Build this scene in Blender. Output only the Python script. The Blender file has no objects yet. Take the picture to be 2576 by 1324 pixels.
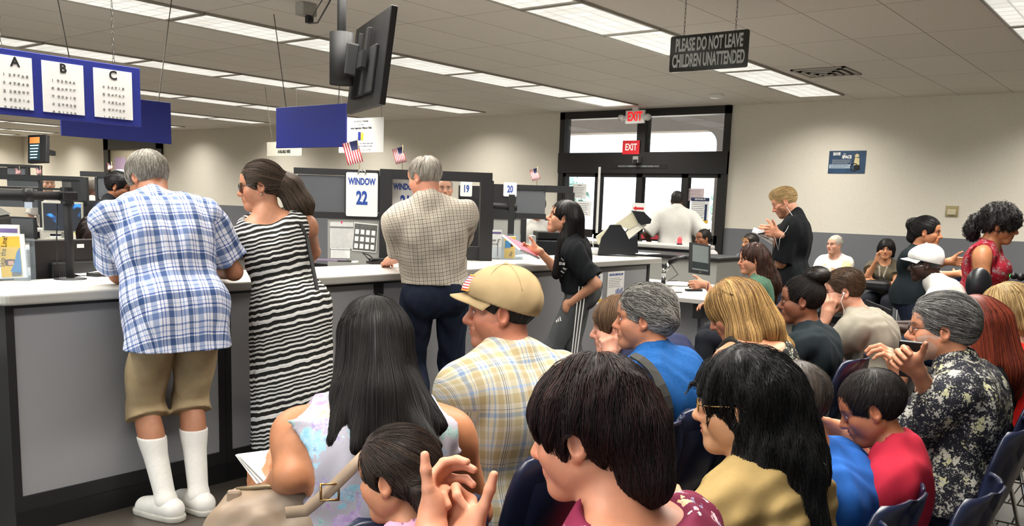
import bpy, bmesh, math, random
import numpy as np
from mathutils import Vector, Matrix, Euler
random.seed(7); np.random.seed(7)
SC = bpy.context.scene
COL = SC.collection
PI = math.pi
R_ = math.radians

# ---------------------------------------------------------------- camera
FPX, PPY, CAMH = 2224.0168, 840.4009, 1.512
CAMR = np.array([[0.6181873049430092, -0.7853591182581058, 0.03248863456886686],
                 [-0.09470826098543528, -0.11545266782777822, -0.9887876550567181],
                 [0.7803043004549017, 0.6081790335586218, -0.1457513699122147]])
cam_data = bpy.data.cameras.new('camera')
cam = bpy.data.objects.new('camera', cam_data); COL.objects.link(cam)
cam_data.sensor_width = 36.0
cam_data.lens = FPX / 2576 * 36.0
cam_data.shift_y = (PPY - 662) / 2576
cam_data.clip_start = 0.05; cam_data.clip_end = 300
M3 = Matrix(((CAMR[0][0], -CAMR[1][0], -CAMR[2][0]), (CAMR[0][1], -CAMR[1][1], -CAMR[2][1]), (CAMR[0][2], -CAMR[1][2], -CAMR[2][2])))
cam.matrix_world = Matrix.Translation((0, 0, CAMH)) @ M3.to_4x4()
SC.camera = cam

# ---------------------------------------------------------------- world, sun, exposure
SC.view_settings.view_transform = 'Standard'
SC.view_settings.look = 'None'
SC.view_settings.gamma = 1.0
SC.view_settings.use_curve_mapping = False
SC.view_settings.exposure = 0.0
world = bpy.data.worlds.new('sky'); SC.world = world
world.use_nodes = True
bg = world.node_tree.nodes['Background']
bg.inputs[0].default_value = (0.80, 0.90, 1.0, 1)
bg.inputs[1].default_value = 3.6
sun_data = bpy.data.lights.new('sun', 'SUN'); sun_data.energy = 19.0; sun_data.angle = R_(0.5); sun_data.color = (1, .96, .88)
sun = bpy.data.objects.new('sun', sun_data); COL.objects.link(sun)
sun.rotation_euler = (R_(28), R_(-22), 0); sun.location = (20, 5, 12)
PANEL_L = 0.80      # what the louvred lenses show at a slant
LAMP_W = 40; LAMP_SPREAD = 142
try:
    SC.cycles.use_denoising = True
    SC.cycles.max_bounces = 8; SC.cycles.diffuse_bounces = 4
    SC.cycles.sample_clamp_indirect = 6.0
except Exception:
    pass

# ---------------------------------------------------------------- picture -> place helpers
def ray(x, y): return CAMR.T @ np.array([(x - 1288) / FPX, (y - PPY) / FPX, 1.0])
def at_z(x, y, z):
    d = ray(x, y); return Vector(np.array([0, 0, CAMH]) + d * (z - CAMH) / d[2])
def at_x(x, y, X):
    d = ray(x, y); return Vector(np.array([0, 0, CAMH]) + d * X / d[0])
def at_y(x, y, Y):
    d = ray(x, y); return Vector(np.array([0, 0, CAMH]) + d * Y / d[1])
def at_d(x, y, D): return Vector(np.array([0, 0, CAMH]) + ray(x, y) * D)

# ---------------------------------------------------------------- colour and materials
def lin(c):
    if isinstance(c, str):
        c = tuple(int(c[i:i + 2], 16) / 255 for i in (0, 2, 4))
        c = tuple(v / 12.92 if v <= .04045 else ((v + .055) / 1.055) ** 2.4 for v in c)
    return (c[0], c[1], c[2], 1.0)
class NT:
    def __init__(s, name):
        s.m = bpy.data.materials.new(name); s.m.use_nodes = True
        s.t = s.m.node_tree; s.b = s.t.nodes['Principled BSDF']; s.out = s.t.nodes['Material Output']
    def n(s, typ, **kw):
        nd = s.t.nodes.new(typ)
        for k, v in kw.items():
            if k.startswith('i_'):
                key = k[2:]; key = int(key) if key.isdigit() else key
                nd.inputs[key].default_value = v
            else: setattr(nd, k, v)
        return nd
    def l(s, a, b): s.t.links.new(a, b)
    def math(s, op, a, b=None):
        nd = s.t.nodes.new('ShaderNodeMath'); nd.operation = op
        for i, v in enumerate((a, b)):
            if v is None: continue
            if isinstance(v, (int, float)): nd.inputs[i].default_value = v
            else: s.l(v, nd.inputs[i])
        return nd.outputs[0]
    def ramp(s, fac, stops, interp='LINEAR'):
        nd = s.t.nodes.new('ShaderNodeValToRGB'); cr = nd.color_ramp; cr.interpolation = interp
        while len(cr.elements) < len(stops): cr.elements.new(.5)
        for e, (p, c) in zip(cr.elements, stops): e.position = p; e.color = lin(c)
        s.l(fac, nd.inputs[0]); return nd.outputs[0]
    def mix(s, fac, a, b, mode='MIX'):
        nd = s.t.nodes.new('ShaderNodeMix'); nd.data_type = 'RGBA'; nd.blend_type = mode
        for sock, v in ((nd.inputs[0], fac), (nd.inputs[6], a), (nd.inputs[7], b)):
            if isinstance(v, (int, float)): sock.default_value = v
            elif isinstance(v, (tuple, list, str)): sock.default_value = lin(v)
            else: s.l(v, sock)
        return nd.outputs[2]
    def base(s, sock): s.l(sock, s.b.inputs['Base Color'])
    def bump(s, h, strength=.3, dist=.01):
        nd = s.n('ShaderNodeBump'); nd.inputs['Strength'].default_value = strength; nd.inputs['Distance'].default_value = dist
        s.l(h, nd.inputs['Height']); s.l(nd.outputs[0], s.b.inputs['Normal'])
    def set(s, rough=.5, metal=0, spec=None, sheen=None):
        s.b.inputs['Roughness'].default_value = rough; s.b.inputs['Metallic'].default_value = metal
        if spec is not None: s.b.inputs['Specular IOR Level'].default_value = spec
        if sheen: s.b.inputs['Sheen Weight'].default_value = sheen
_mats = {}
def mat(name, c, rough=.5, metal=0, var=.06, scale=30, bump=0, spec=None, emit=0):
    if name in _mats: return _mats[name]
    t = NT(name); t.set(rough, metal, spec)
    tc = t.n('ShaderNodeTexCoord')
    nz = t.n('ShaderNodeTexNoise', i_Scale=scale, i_Detail=3.0); t.l(tc.outputs['Object'], nz.inputs['Vector'])
    c = lin(c)
    lo = tuple(v * (1 - var) for v in c[:3]); hi = tuple(min(1, v * (1 + var)) for v in c[:3])
    col = t.ramp(nz.outputs['Fac'], [(.3, lo), (.7, hi)]); t.base(col)
    if bump: t.bump(nz.outputs['Fac'], bump, .004)
    if emit:
        t.l(col, t.b.inputs['Emission Color']); t.b.inputs['Emission Strength'].default_value = emit
    _mats[name] = t.m; return t.m

# ---------------------------------------------------------------- mesh building
class MB:
    def __init__(s): s.v = []; s.f = []; s.mi = []; s.cur = 0
    def add(s, vs, fs, M=None):
        o = len(s.v)
        for v in vs: s.v.append(tuple(M @ Vector(v)) if M is not None else tuple(v))
        for f in fs: s.f.append([i + o for i in f]); s.mi.append(s.cur)
        return s
    def box(s, x0, x1, y0, y1, z0, z1, M=None, bev=0):
        if bev:
            bm = bmesh.new(); bmesh.ops.create_cube(bm, size=1)
            for v in bm.verts: v.co = Vector(((x0 + x1) / 2 + v.co.x * (x1 - x0), (y0 + y1) / 2 + v.co.y * (y1 - y0), (z0 + z1) / 2 + v.co.z * (z1 - z0)))
            bmesh.ops.bevel(bm, geom=bm.edges[:], offset=bev, segments=2, profile=.5, affect='EDGES')
            bm.verts.index_update()
            r = s.add([v.co[:] for v in bm.verts], [[v.index for v in f.verts] for f in bm.faces], M); bm.free(); return r
        return s.add([(x0, y0, z0), (x1, y0, z0), (x1, y1, z0), (x0, y1, z0), (x0, y0, z1), (x1, y0, z1), (x1, y1, z1), (x0, y1, z1)],
                     [(0, 3, 2, 1), (4, 5, 6, 7), (0, 1, 5, 4), (1, 2, 6, 5), (2, 3, 7, 6), (3, 0, 4, 7)], M)
    def tube(s, pts, r, n=8, M=None, cap=True):
        pts = [Vector(p) for p in pts]; rs = r if isinstance(r, (list, tuple)) else [r] * len(pts)
        vs = []; fs = []; prev = None
        for i, p in enumerate(pts):
            d = (pts[min(i + 1, len(pts) - 1)] - pts[max(i - 1, 0)]).normalized()
            if prev is None:
                a = d.orthogonal().normalized()
            else:
                a = (prev - d * prev.dot(d));  a = a.normalized() if a.length > 1e-6 else d.orthogonal().normalized()
            prev = a; b = d.cross(a)
            for k in range(n):
                t = 2 * PI * k / n; vs.append(p + (a * math.cos(t) + b * math.sin(t)) * rs[i])
        for i in range(len(pts) - 1):
            for k in range(n): fs.append((i * n + k, i * n + (k + 1) % n, (i + 1) * n + (k + 1) % n, (i + 1) * n + k))
        if cap: fs.append(tuple(range(n))[::-1]); fs.append(tuple(range((len(pts) - 1) * n, len(pts) * n)))
        return s.add(vs, fs, M)
    def lathe(s, prof, n=20, M=None):
        vs = []; fs = []
        for (r, z) in prof:
            for k in range(n): vs.append((r * math.cos(2 * PI * k / n), r * math.sin(2 * PI * k / n), z))
        for i in range(len(prof) - 1):
            for k in range(n): fs.append((i * n + k, i * n + (k + 1) % n, (i + 1) * n + (k + 1) % n, (i + 1) * n + k))
        fs.append(tuple(range(n))[::-1]); fs.append(tuple(range((len(prof) - 1) * n, len(prof) * n)))
        return s.add(vs, fs, M)
    def prism(s, poly, y0, y1, M=None):       # polygon in x,z extruded along y
        n = len(poly); vs = [(x, y0, z) for x, z in poly] + [(x, y1, z) for x, z in poly]
        fs = [tuple(range(n)), tuple(range(n, 2 * n))[::-1]] + [(i, i + n, (i + 1) % n + n, (i + 1) % n) for i in range(n)]
        return s.add(vs, fs, M)
    def prism_z(s, poly, z0, z1, M=None):
        n = len(poly); vs = [(x, y, z0) for x, y in poly] + [(x, y, z1) for x, y in poly]
        fs = [tuple(range(n))[::-1], tuple(range(n, 2 * n))] + [(i, (i + 1) % n, (i + 1) % n + n, i + n) for i in range(n)]
        return s.add(vs, fs, M)
    def build(s, name, m, parent=None, smooth=False, fix=True):
        me = bpy.data.meshes.new(name); me.from_pydata(s.v, [], s.f)
        ms = m if isinstance(m, (list, tuple)) else [m]
        for x in ms: me.materials.append(x)
        if len(ms) > 1: me.polygons.foreach_set('material_index', s.mi)
        if fix:
            bm = bmesh.new(); bm.from_mesh(me); bmesh.ops.recalc_face_normals(bm, faces=bm.faces[:]); bm.to_mesh(me); bm.free()
        if smooth: me.polygons.foreach_set('use_smooth', [True] * len(me.polygons))
        o = bpy.data.objects.new(name, me); COL.objects.link(o)
        if parent is not None: o.parent = parent
        return o
def rrect(x0, x1, z0, z1, r, n=4):
    out = []
    for cx, cz, a0 in ((x1 - r, z1 - r, 0), (x0 + r, z1 - r, 90), (x0 + r, z0 + r, 180), (x1 - r, z0 + r, 270)):
        for i in range(n + 1):
            a = R_(a0 + 90 * i / n); out.append((cx + r * math.cos(a), cz + r * math.sin(a)))
    return out
def thing(name, label, cat, loc=(0, 0, 0), rz=0, group=None):
    o = bpy.data.objects.new(name, None); COL.objects.link(o); o.empty_display_size = .1
    o.location = loc; o.rotation_euler = (0, 0, rz); tag(o, label, cat, group); return o
def tag(o, label, cat, group=None):
    o['label'] = label; o['category'] = cat
    if group: o['group'] = group
    return o
def struct(o): o['kind'] = 'structure'; return o
def copy_tree(o, parent=None):
    c = o.copy(); COL.objects.link(c); c.parent = parent
    for ch in list(o.children): copy_tree(ch, c)
    return c
def lettering(s, size, x, z, m, parent, y=-.004, xs=1.0, align='CENTER', name='lettering', rot=0, bold=0.0, line=1.0, depth=.0006):
    cu = bpy.data.curves.new('t', 'FONT'); cu.body = s; cu.size = size; cu.align_x = align; cu.align_y = 'CENTER'
    cu.offset = bold; cu.extrude = depth; cu.space_line = line; cu.resolution_u = 3
    ob = bpy.data.objects.new('t', cu); COL.objects.link(ob)
    dg = bpy.context.evaluated_depsgraph_get()
    me = bpy.data.meshes.new_from_object(ob.evaluated_get(dg)); me.name = name
    bpy.data.objects.remove(ob); bpy.data.curves.remove(cu)
    c, sn = math.cos(rot), math.sin(rot)
    for v in me.vertices:
        px, pz, py = v.co.x * xs, v.co.y, v.co.z
        v.co = (x + px * c - pz * sn, y - py, z + px * sn + pz * c)
    me.materials.clear(); me.materials.append(m)
    o = bpy.data.objects.new(name, me); COL.objects.link(o); o.parent = parent
    return o
ORD = ['first', 'second', 'third', 'fourth', 'fifth', 'sixth', 'seventh', 'eighth', 'ninth', 'tenth', 'eleventh', 'twelfth']
# ================================================================ THE ROOM
CEIL = 3.047; XW = 12.46; X0 = -3.0; Y0 = -3.0; Y1 = 29.0
DY0, DY1 = 5.74, 8.79                 # the entrance door opening
GY0, GY1 = 21.1, 24.0                 # far doorway
m_wall = mat('wall_paint', 'd8d2c3', .75, var=.03, scale=60, bump=.05)
m_wains = mat('wainscot_grey', '6a6c70', .7, var=.05, scale=80)
m_dark = mat('dark_bronze_frame', '1c1a19', .45, var=.1)
m_black = mat('black_plastic', '101012', .45, var=.1)
m_blackm = mat('black_matt', '0c0c0d', .7, var=.1)
m_white = mat('white_plastic', 'e8e8e4', .4, var=.02)
m_paper = mat('white_paper', 'efefec', .8, var=.02)
m_grey = mat('grey_laminate', 'aaa8a2', .45, var=.04, scale=140)
m_panel = mat('grey_counter_panel', '8c8c8f', .6, var=.05, scale=160, bump=.08)
m_fab = mat('grey_partition_fabric', '55585c', .9, var=.08, scale=220, bump=.1)
m_ltfab = mat('light_partition_fabric', '9a9a94', .9, var=.06, scale=220, bump=.1)
m_part = mat('dark_partition_frame', '19191b', .5, var=.1)
m_chrome = mat('chrome', 'c8c8c8', .18, 1.0, var=.03)
m_steel = mat('steel_wire', '6b6862', .4, .9, var=.1)
m_blue = mat('royal_blue_sign', '1f2c86', .5, var=.05)
m_navy = mat('navy_shell_plastic', '141b33', .32, var=.12, scale=9)
m_ink = mat('black_ink', '111111', .7, var=0)
m_inkb = mat('blue_ink', '1d4596', .6, var=0)
m_inkg = mat('grey_ink', '6e6e6e', .7, var=0)
m_red = mat('red_print', 'd0202a', .5, var=.02)
m_yellow = mat('yellow_print', 'e8b93a', .5, var=.05)
m_beige = mat('beige_plastic', 'c9bf9d', .5, var=.05)

# floor: brownish grey vinyl with a broad worn sheen
t = NT('vinyl_floor'); t.set(.32, 0, .4)
tc = t.n('ShaderNodeTexCoord')
n1 = t.n('ShaderNodeTexNoise', i_Scale=1.3, i_Detail=4.0); t.l(tc.outputs['Object'], n1.inputs['Vector'])
n2 = t.n('ShaderNodeTexNoise', i_Scale=90.0, i_Detail=2.0); t.l(tc.outputs['Object'], n2.inputs['Vector'])
c1 = t.ramp(n1.outputs['Fac'], [(.3, lin('403b35')[:3]), (.7, lin('544d45')[:3])])
c2 = t.ramp(n2.outputs['Fac'], [(.35, (.75, .75, .75)), (.65, (1.1, 1.1, 1.1))])
br = t.n('ShaderNodeTexBrick', i_Scale=1.0); br.offset = 0; br.inputs['Mortar Size'].default_value = .004
br.inputs['Brick Width'].default_value = .305; br.inputs['Row Height'].default_value = .305
br.inputs['Color1'].default_value = (1, 1, 1, 1); br.inputs['Color2'].default_value = (.95, .95, .95, 1); br.inputs['Mortar'].default_value = (.82, .82, .82, 1)
t.l(tc.outputs['Object'], br.inputs['Vector'])
t.base(t.mix(1.0, t.mix(1.0, c1, c2, 'MULTIPLY'), br.outputs['Color'], 'MULTIPLY'))
m_floor = t.m
# ceiling: 4 ft x 2 ft mineral tiles
t = NT('ceiling_tile'); t.set(.85)
tc = t.n('ShaderNodeTexCoord'); mp = t.n('ShaderNodeMapping'); t.l(tc.outputs['Object'], mp.inputs['Vector'])
mp.inputs['Location'].default_value = (-11.85 + 1.22 * 20, -4.22 - .305 + .61 * 20, 0)
br = t.n('ShaderNodeTexBrick', i_Scale=1.0); br.offset = 0; br.inputs['Mortar Size'].default_value = .006
br.inputs['Mortar Smooth'].default_value = .3
br.inputs['Brick Width'].default_value = 1.22; br.inputs['Row Height'].default_value = .61
br.inputs['Color1'].default_value = lin('e9e4da'); br.inputs['Color2'].default_value = lin('e4dfd5'); br.inputs['Mortar'].default_value = lin('a8a399')
t.l(mp.outputs[0], br.inputs['Vector'])
n2 = t.n('ShaderNodeTexNoise', i_Scale=160.0, i_Detail=2.0); t.l(tc.outputs['Object'], n2.inputs['Vector'])
t.base(t.mix(.25, br.outputs['Color'], t.ramp(n2.outputs['Fac'], [(.35, (.6, .6, .6)), (.6, (1, 1, 1))]), 'MULTIPLY'))
m_ceil = t.m

m_glass = bpy.data.materials.new('door_glass'); m_glass.use_nodes = True
nt = m_glass.node_tree; nt.nodes.clear()
o_ = nt.nodes.new('ShaderNodeOutputMaterial'); mx = nt.nodes.new('ShaderNodeMixShader'); tr = nt.nodes.new('ShaderNodeBsdfTransparent'); gl = nt.nodes.new('ShaderNodeBsdfGlossy')
fr = nt.nodes.new('ShaderNodeFresnel'); fr.inputs[0].default_value = 1.45; tr.inputs[0].default_value = (.93, .95, .96, 1); gl.inputs['Roughness'].default_value = .02
nt.links.new(fr.outputs[0], mx.inputs[0]); nt.links.new(tr.outputs[0], mx.inputs[1]); nt.links.new(gl.outputs[0], mx.inputs[2]); nt.links.new(mx.outputs[0], o_.inputs[0])
m_acr = bpy.data.materials.new('clear_acrylic'); m_acr.use_nodes = True
nt = m_acr.node_tree; nt.nodes.clear()
o_ = nt.nodes.new('ShaderNodeOutputMaterial'); mx = nt.nodes.new('ShaderNodeMixShader'); tr = nt.nodes.new('ShaderNodeBsdfTransparent'); gl = nt.nodes.new('ShaderNodeBsdfPrincipled')
tr.inputs[0].default_value = (.92, .95, .97, 1); gl.inputs['Base Color'].default_value = (.75, .8, .85, 1); gl.inputs['Roughness'].default_value = .08
mx.inputs[0].default_value = .09
nt.links.new(tr.outputs[0], mx.inputs[1]); nt.links.new(gl.outputs[0], mx.inputs[2]); nt.links.new(mx.outputs[0], o_.inputs[0])


struct(MB().box(X0, XW + .3, Y0, Y1, -.1, 0).build('floor', m_floor))
struct(MB().box(X0, XW + .3, Y0, Y1, CEIL, CEIL + .12).build('ceiling', m_ceil))
w = MB(); w.box(XW, XW + .2, Y0, DY0, 0, CEIL); w.box(XW, XW + .2, DY1, GY0, 0, CEIL); w.box(XW, XW + .2, GY1, Y1, 0, CEIL)
w.box(XW, XW + .2, GY0, GY1, 2.95, CEIL)
struct(w.build('wall_entrance', m_wall))
w = MB(); w.box(X0 - .2, X0, Y0, Y1, 0, .8); w.box(X0 - .2, X0, Y0, Y1, 2.75, CEIL); w.box(X0 - .2, X0, Y0, -2.4, .8, 2.75); w.box(X0 - .2, X0, 9.6, Y1, .8, 2.75)  # rear wall, left open for the added window band
for y in (.5, 3.5, 6.5): w.box(X0 - .2, X0, y - .06, y + .06, .8, 2.75)
struct(w.build('wall_rear', m_wall))
for i, y in enumerate((-2.4, .56, 3.56, 6.56)): struct(MB().box(X0 - .12, X0 - .11, y, y + 2.94, .8, 2.75).build('window_%d' % (i + 1), m_glass))  # unseen rear windows, added so daylight brightens the ceiling
struct(MB().box(X0 - .2, XW + .2, Y0 - .2, Y0, 0, CEIL).build('wall_right', m_wall))
struct(MB().box(X0 - .2, XW + .2, Y1, Y1 + .2, 0, CEIL).build('wall_left', m_wall))
w = MB(); w.box(XW - .012, XW, Y0, DY0, 0.1, 1.255); w.box(XW - .012, XW, DY1, GY0, .1, 1.255)
struct(w.build('trim_wainscot', m_wains))
w = MB(); w.box(XW - .02, XW, Y0, DY0, 0, .1); w.box(XW - .02, XW, DY1, GY0, 0, .1)
struct(w.build('baseboard_entrance', m_black))

# ---- entrance door in the wall: dark bronze aluminium storefront
xa, xb = XW - .06, XW + .12
d = MB()
d.box(xa, xb, DY0, DY0 + .09, 0, CEIL); d.box(xa, xb, DY1 - .1, DY1, 0, CEIL)
d.box(xa, xb, DY0, DY1, 2.93, CEIL); d.box(xa - .02, xb, DY0, DY1, 2.05, 2.38); d.box(xa, xb, 7.15, 7.30, 2.38, 2.93)
door = struct(d.build('door_1', m_dark))
f = MB()
for a, b in ((5.83, 6.42), (6.42, 7.22), (7.22, 8.0), (8.0, 8.69)):
    f = MB(); s = .055
    f.box(xa + .01, xb - .06, a, a + s, 0, 2.05); f.box(xa + .01, xb - .06, b - s, b, 0, 2.05)
    f.box(xa + .01, xb - .06, a, b, 1.0, 1.13); f.box(xa + .01, xb - .06, a, b, 0, .22); f.box(xa + .01, xb - .06, a, b, 1.99, 2.05)
    lf = f.build('door_leaf', m_dark, door)
    MB().box(XW + .0, XW + .008, a + s, b - s, 1.13, 1.99).build('pane', m_glass, lf)
    MB().box(XW + .0, XW + .008, a + s, b - s, .22, 1.0).build('pane', m_glass, lf)
for a, b in ((5.83, 7.15), (7.30, 8.69)):
    MB().box(XW, XW + .008, a, b, 2.38, 2.93).build('transom_pane', m_glass, door)
pb = MB().box(xa - .05, xa - .02, 6.5, 7.1, 1.03, 1.1).build('push_bar', mat('red_push_bar', 'a03038', .5), door)
MB().box(xa - .05, xa - .02, 7.32, 7.9, 1.03, 1.1).build('push_bar', m_black, door)
# far dark doorway with a pale board inside
d = MB(); d.box(XW - .06, XW + .1, GY0, GY0 + .25, 0, 2.95); d.box(XW - .06, XW + .1, GY1 - .25, GY1, 0, 2.95); d.box(XW - .06, XW + .1, GY0, GY1, 2.6, 2.95)
dd = struct(d.build('door_2', m_dark))
MB().box(XW + .0, XW + .05, GY0 + .55, GY1 - .25, .1, 2.6).build('door_leaf', mat('pale_door', 'c9c0a6', .6), dd)
MB().box(XW + .02, XW + .03, GY0 + .25, GY0 + .55, .1, 2.6).build('pane', m_glass, dd)

# ---- outdoors: sunlit paving, portico with an arched opening, trees
m_conc = mat('pale_concrete', 'cfc6b8', .85, var=.08, scale=3)
m_port = mat('portico_stucco', '8f847c', .9, var=.05, scale=8)
struct(MB().box(XW + .3, 60, -25, 45, -.12, -.01).box(-40, X0, -25, 45, -.12, -.01).build('ground_outdoors', m_conc))  # slab behind the rear wall is added, unseen, to bounce daylight indoors
p = MB()
prof = [(-6, 0), (7.36, 0), (7.36, 2.72)]
for i in range(7):
    a = R_(180 - 90 * i / 6); prof.append((7.36 + .26 + .26 * math.cos(a), 2.72 + .26 * math.sin(a)))
prof += [(30, 2.98), (30, 4.2), (-6, 4.2)]
Mp = Matrix(((0, 1, 0, 0), (1, 0, 0, 0), (0, 0, 1, 0), (0, 0, 0, 1)))
p.prism(prof, 15.4, 15.8, Mp)
p.box(XW + .2, 15.8, -6, 30, 4.0, 4.2)
struct(p.build('wall_portico', m_port))
def leaf_mat(name, a, b):
    t = NT(name); t.set(.6); tc = t.n('ShaderNodeTexCoord'); nz = t.n('ShaderNodeTexNoise', i_Scale=5.0); t.l(tc.outputs['Object'], nz.inputs[0])
    t.base(t.ramp(nz.outputs['Fac'], [(.35, lin(a)[:3]), (.65, lin(b)[:3])])); return t.m
m_leaf = leaf_mat('tree_leaves', '6f8f84', 'a4bcb8'); m_bark = mat('bark', '5b4a3a', .9)
def tree(x, y, h, r, label, seed):
    rnd = random.Random(seed)
    t = thing('tree', label, 'tree', (x, y, 0), 0)
    MB().tube([(0, 0, 0), (.05, 0, h * .4), (0, .05, h * .75)], [.16, .12, .05], 8).build('trunk', m_bark, t, True)
    c = MB()
    for i in range(900):
        a, b = rnd.uniform(0, 2 * PI), rnd.uniform(-1, 1); rr = r * (.55 + .45 * rnd.random()); q = math.sqrt(1 - b * b)
        p = Vector((rr * q * math.cos(a), rr * q * math.sin(a), h * .68 + rr * b * .8))
        M = Matrix.Translation(p) @ Euler((rnd.uniform(0, 6), rnd.uniform(0, 6), rnd.uniform(0, 6))).to_matrix().to_4x4(); L = .16
        c.add([(-L, 0, 0), (0, -L * .5, .03), (L, 0, 0), (0, L * .5, .03)], [(0, 1, 2, 3)], M)
    c.build('foliage', m_leaf, t, fix=False)
tree(24, 16.8, 2.5, .95, 'leafy tree outside seen through the left door glass', 1)
tree(26, 11.6, 2.4, .85, 'leafy tree outside seen through the rightmost door glass', 2)

# ================================================================ CEILING LIGHTS
t = NT('light_lens'); tc = t.n('ShaderNodeTexCoord')
ck = t.n('ShaderNodeTexBrick', i_Scale=1.0); ck.offset = 0
for k, v in (('Brick Width', .145), ('Row Height', .14), ('Mortar Size', .012), ('Mortar Smooth', 1.0)): ck.inputs[k].default_value = v
ck.inputs['Color1'].default_value = (1, .98, .90, 1); ck.inputs['Color2'].default_value = (.8, .79, .72, 1); ck.inputs['Mortar'].default_value = (.5, .5, .47, 1)
t.l(tc.outputs['Object'], ck.inputs['Vector'])
t.base(ck.outputs['Color']); t.l(ck.outputs['Color'], t.b.inputs['Emission Color']); t.b.inputs['Emission Strength'].default_value = PANEL_L
m_lens = t.m
m_frame = mat('light_frame', '9a968c', .4, .3)
proto = thing('ceiling_light', 'x', 'ceiling light', (0, 0, CEIL))
fr_ = MB(); L, W = .605, .295
fr_.box(-L, L, -W, -W + .022, -.02, -.001); fr_.box(-L, L, W - .022, W, -.02, -.001); fr_.box(-L, -L + .03, -W, W, -.02, -.001); fr_.box(L - .03, L, -W, W, -.02, -.001)
fr_.build('frame', m_frame, proto)
MB().box(-L + .03, L - .03, -W + .022, W - .022, -.012, -.002).build('diffuser', m_lens, proto)
ROWS = [(1.17, 'rightmost row'), (4.22, 'row above the waiting chairs'), (7.27, 'row above the counter'), (10.25, 'row behind the hanging screen'), (13.3, 'fifth row from the right'), (16.2, 'sixth row from the right'), (19.4, 'row behind the blue signs'), (22.6, 'eighth row from the right'), (25.6, 'ninth row from the right'), (28.0, 'furthest row at left')]
la = bpy.data.lights.new('tube_light', 'AREA'); la.shape = 'RECTANGLE'; la.size = 1.12; la.size_y = .5
la.energy = LAMP_W; la.spread = R_(LAMP_SPREAD); la.color = (1, .96, .89)
lo = bpy.data.objects.new('tube_light', la); COL.objects.link(lo); lo.parent = proto; lo.location = (0, 0, -.014)
first = True
for yr, nm in ROWS:
    for k in range(12):
        xc = 11.85 - .61 - 1.22 * k
        if xc < -1.8 or (yr > 8 and xc < 2.5) or (yr > 15 and xc < 5): continue
        o = proto if first else copy_tree(proto); first = False
        o.location = (xc, yr, CEIL)
        o['label'] = f'fluorescent ceiling panel, {ORD[k]} from the wall in the {nm}'
        o['group'] = 'fluorescent ceiling panels'
# ceiling bits
o = thing('air_vent', 'square white ceiling air vent right of the hanging black sign', 'vent', (9.9, 3.5, CEIL))
v = MB()
for i, s in enumerate((.29, .22, .15, .08)):
    z0 = -.004 - .008 * i
    v.box(-s, s, -s, -s + .035, z0 - .012, z0); v.box(-s, s, s - .035, s, z0 - .012, z0); v.box(-s, -s + .035, -s, s, z0 - .012, z0); v.box(s - .035, s, -s, s, z0 - .012, z0)
v.build('louvre', mat('vent_metal', 'a8a49a', .5), o)
MB().box(-.29, .29, -.29, .29, -.004, -.001).build('backing', mat('vent_dark', '4c4944', .8), o)
def smoke(p, label, r=.06):
    o = thing('smoke_detector', label, 'detector', (p.x, p.y, CEIL))
    MB().lathe([(r, 0), (r, -.02), (r * .8, -.04), (.01, -.045)], 20).build('housing', m_white, o, True)
smoke(at_z(1803, 239, CEIL), 'round white detector on the ceiling above the exit door', .1)
p = at_z(862, 85, CEIL)
o = thing('dome_camera', 'small dark dome camera on the ceiling behind the hanging screen', 'camera', (p.x, p.y, CEIL))
MB().lathe([(.07, 0), (.07, -.03), (.055, -.035)], 20).build('mount', m_white, o, True)
MB().lathe([(.055, -.035), (.05, -.065), (.03, -.085), (.005, -.092)], 20).build('dome', m_black, o, True)

# ================================================================ SIGNS
def chain(o, x, z0, z1, y=0, r=.0035, m=None):
    c = MB(); n = max(6, int((z1 - z0) / .03))
    for i in range(n):
        zc = z0 + (i + .5) * (z1 - z0) / n; a = (i % 2) * PI / 2; h = (z1 - z0) / n * .62
        pts = [(x + math.cos(a) * .006 * math.cos(q), y + math.sin(a) * .006 * math.cos(q), zc + h * math.sin(q)) for q in [2 * PI * j / 8 for j in range(9)]]
        c.tube(pts, r * .5, 4, cap=False)
    c.build('chain', m or m_steel, o, True)
def faux_lines(o, x0, x1, z0, z1, rows, m, y=-.003, th=.35, seed=0, name='printed_text'):
    rnd = random.Random(seed); b = MB(); pitch = (z1 - z0) / rows
    for i in range(rows):
        z = z1 - (i + .5) * pitch; x = x0; end = x1 - rnd.random() * .25 * (x1 - x0)
        while x < end:
            L = rnd.uniform(.04, .13) * (x1 - x0); b.box(x, min(x + L, end), y, y + .0008, z - pitch * th / 2, z + pitch * th / 2); x += L + .02 * (x1 - x0)
    b.build(name, m, o)
RX = -PI / 2    # signs on planes that face the waiting area from the entrance side (local x -> world -y)

# black hanging sign
o = thing('hanging_sign', 'black acrylic sign PLEASE DO NOT LEAVE CHILDREN UNATTENDED hanging on two chains', 'sign', (6.0, 2.98, 2.635), RX)
MB().prism(rrect(-.305, .305, -.128, .128, .015), -.004, .004).build('sign_board', mat('black_acrylic', '0d0e0e', .12, var=.02), o)
m_let = mat('grey_lettering', 'a9adab', .5, var=0)
lettering('PLEASE DO NOT LEAVE', .125, 0, .056, m_let, o, -.0045, .40, bold=.004)
lettering('CHILDREN UNATTENDED', .125, 0, -.056, m_let, o, -.0045, .385, bold=.004)
for x in (-.2, .2): chain(o, x, .125, CEIL - 2.635)

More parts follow.
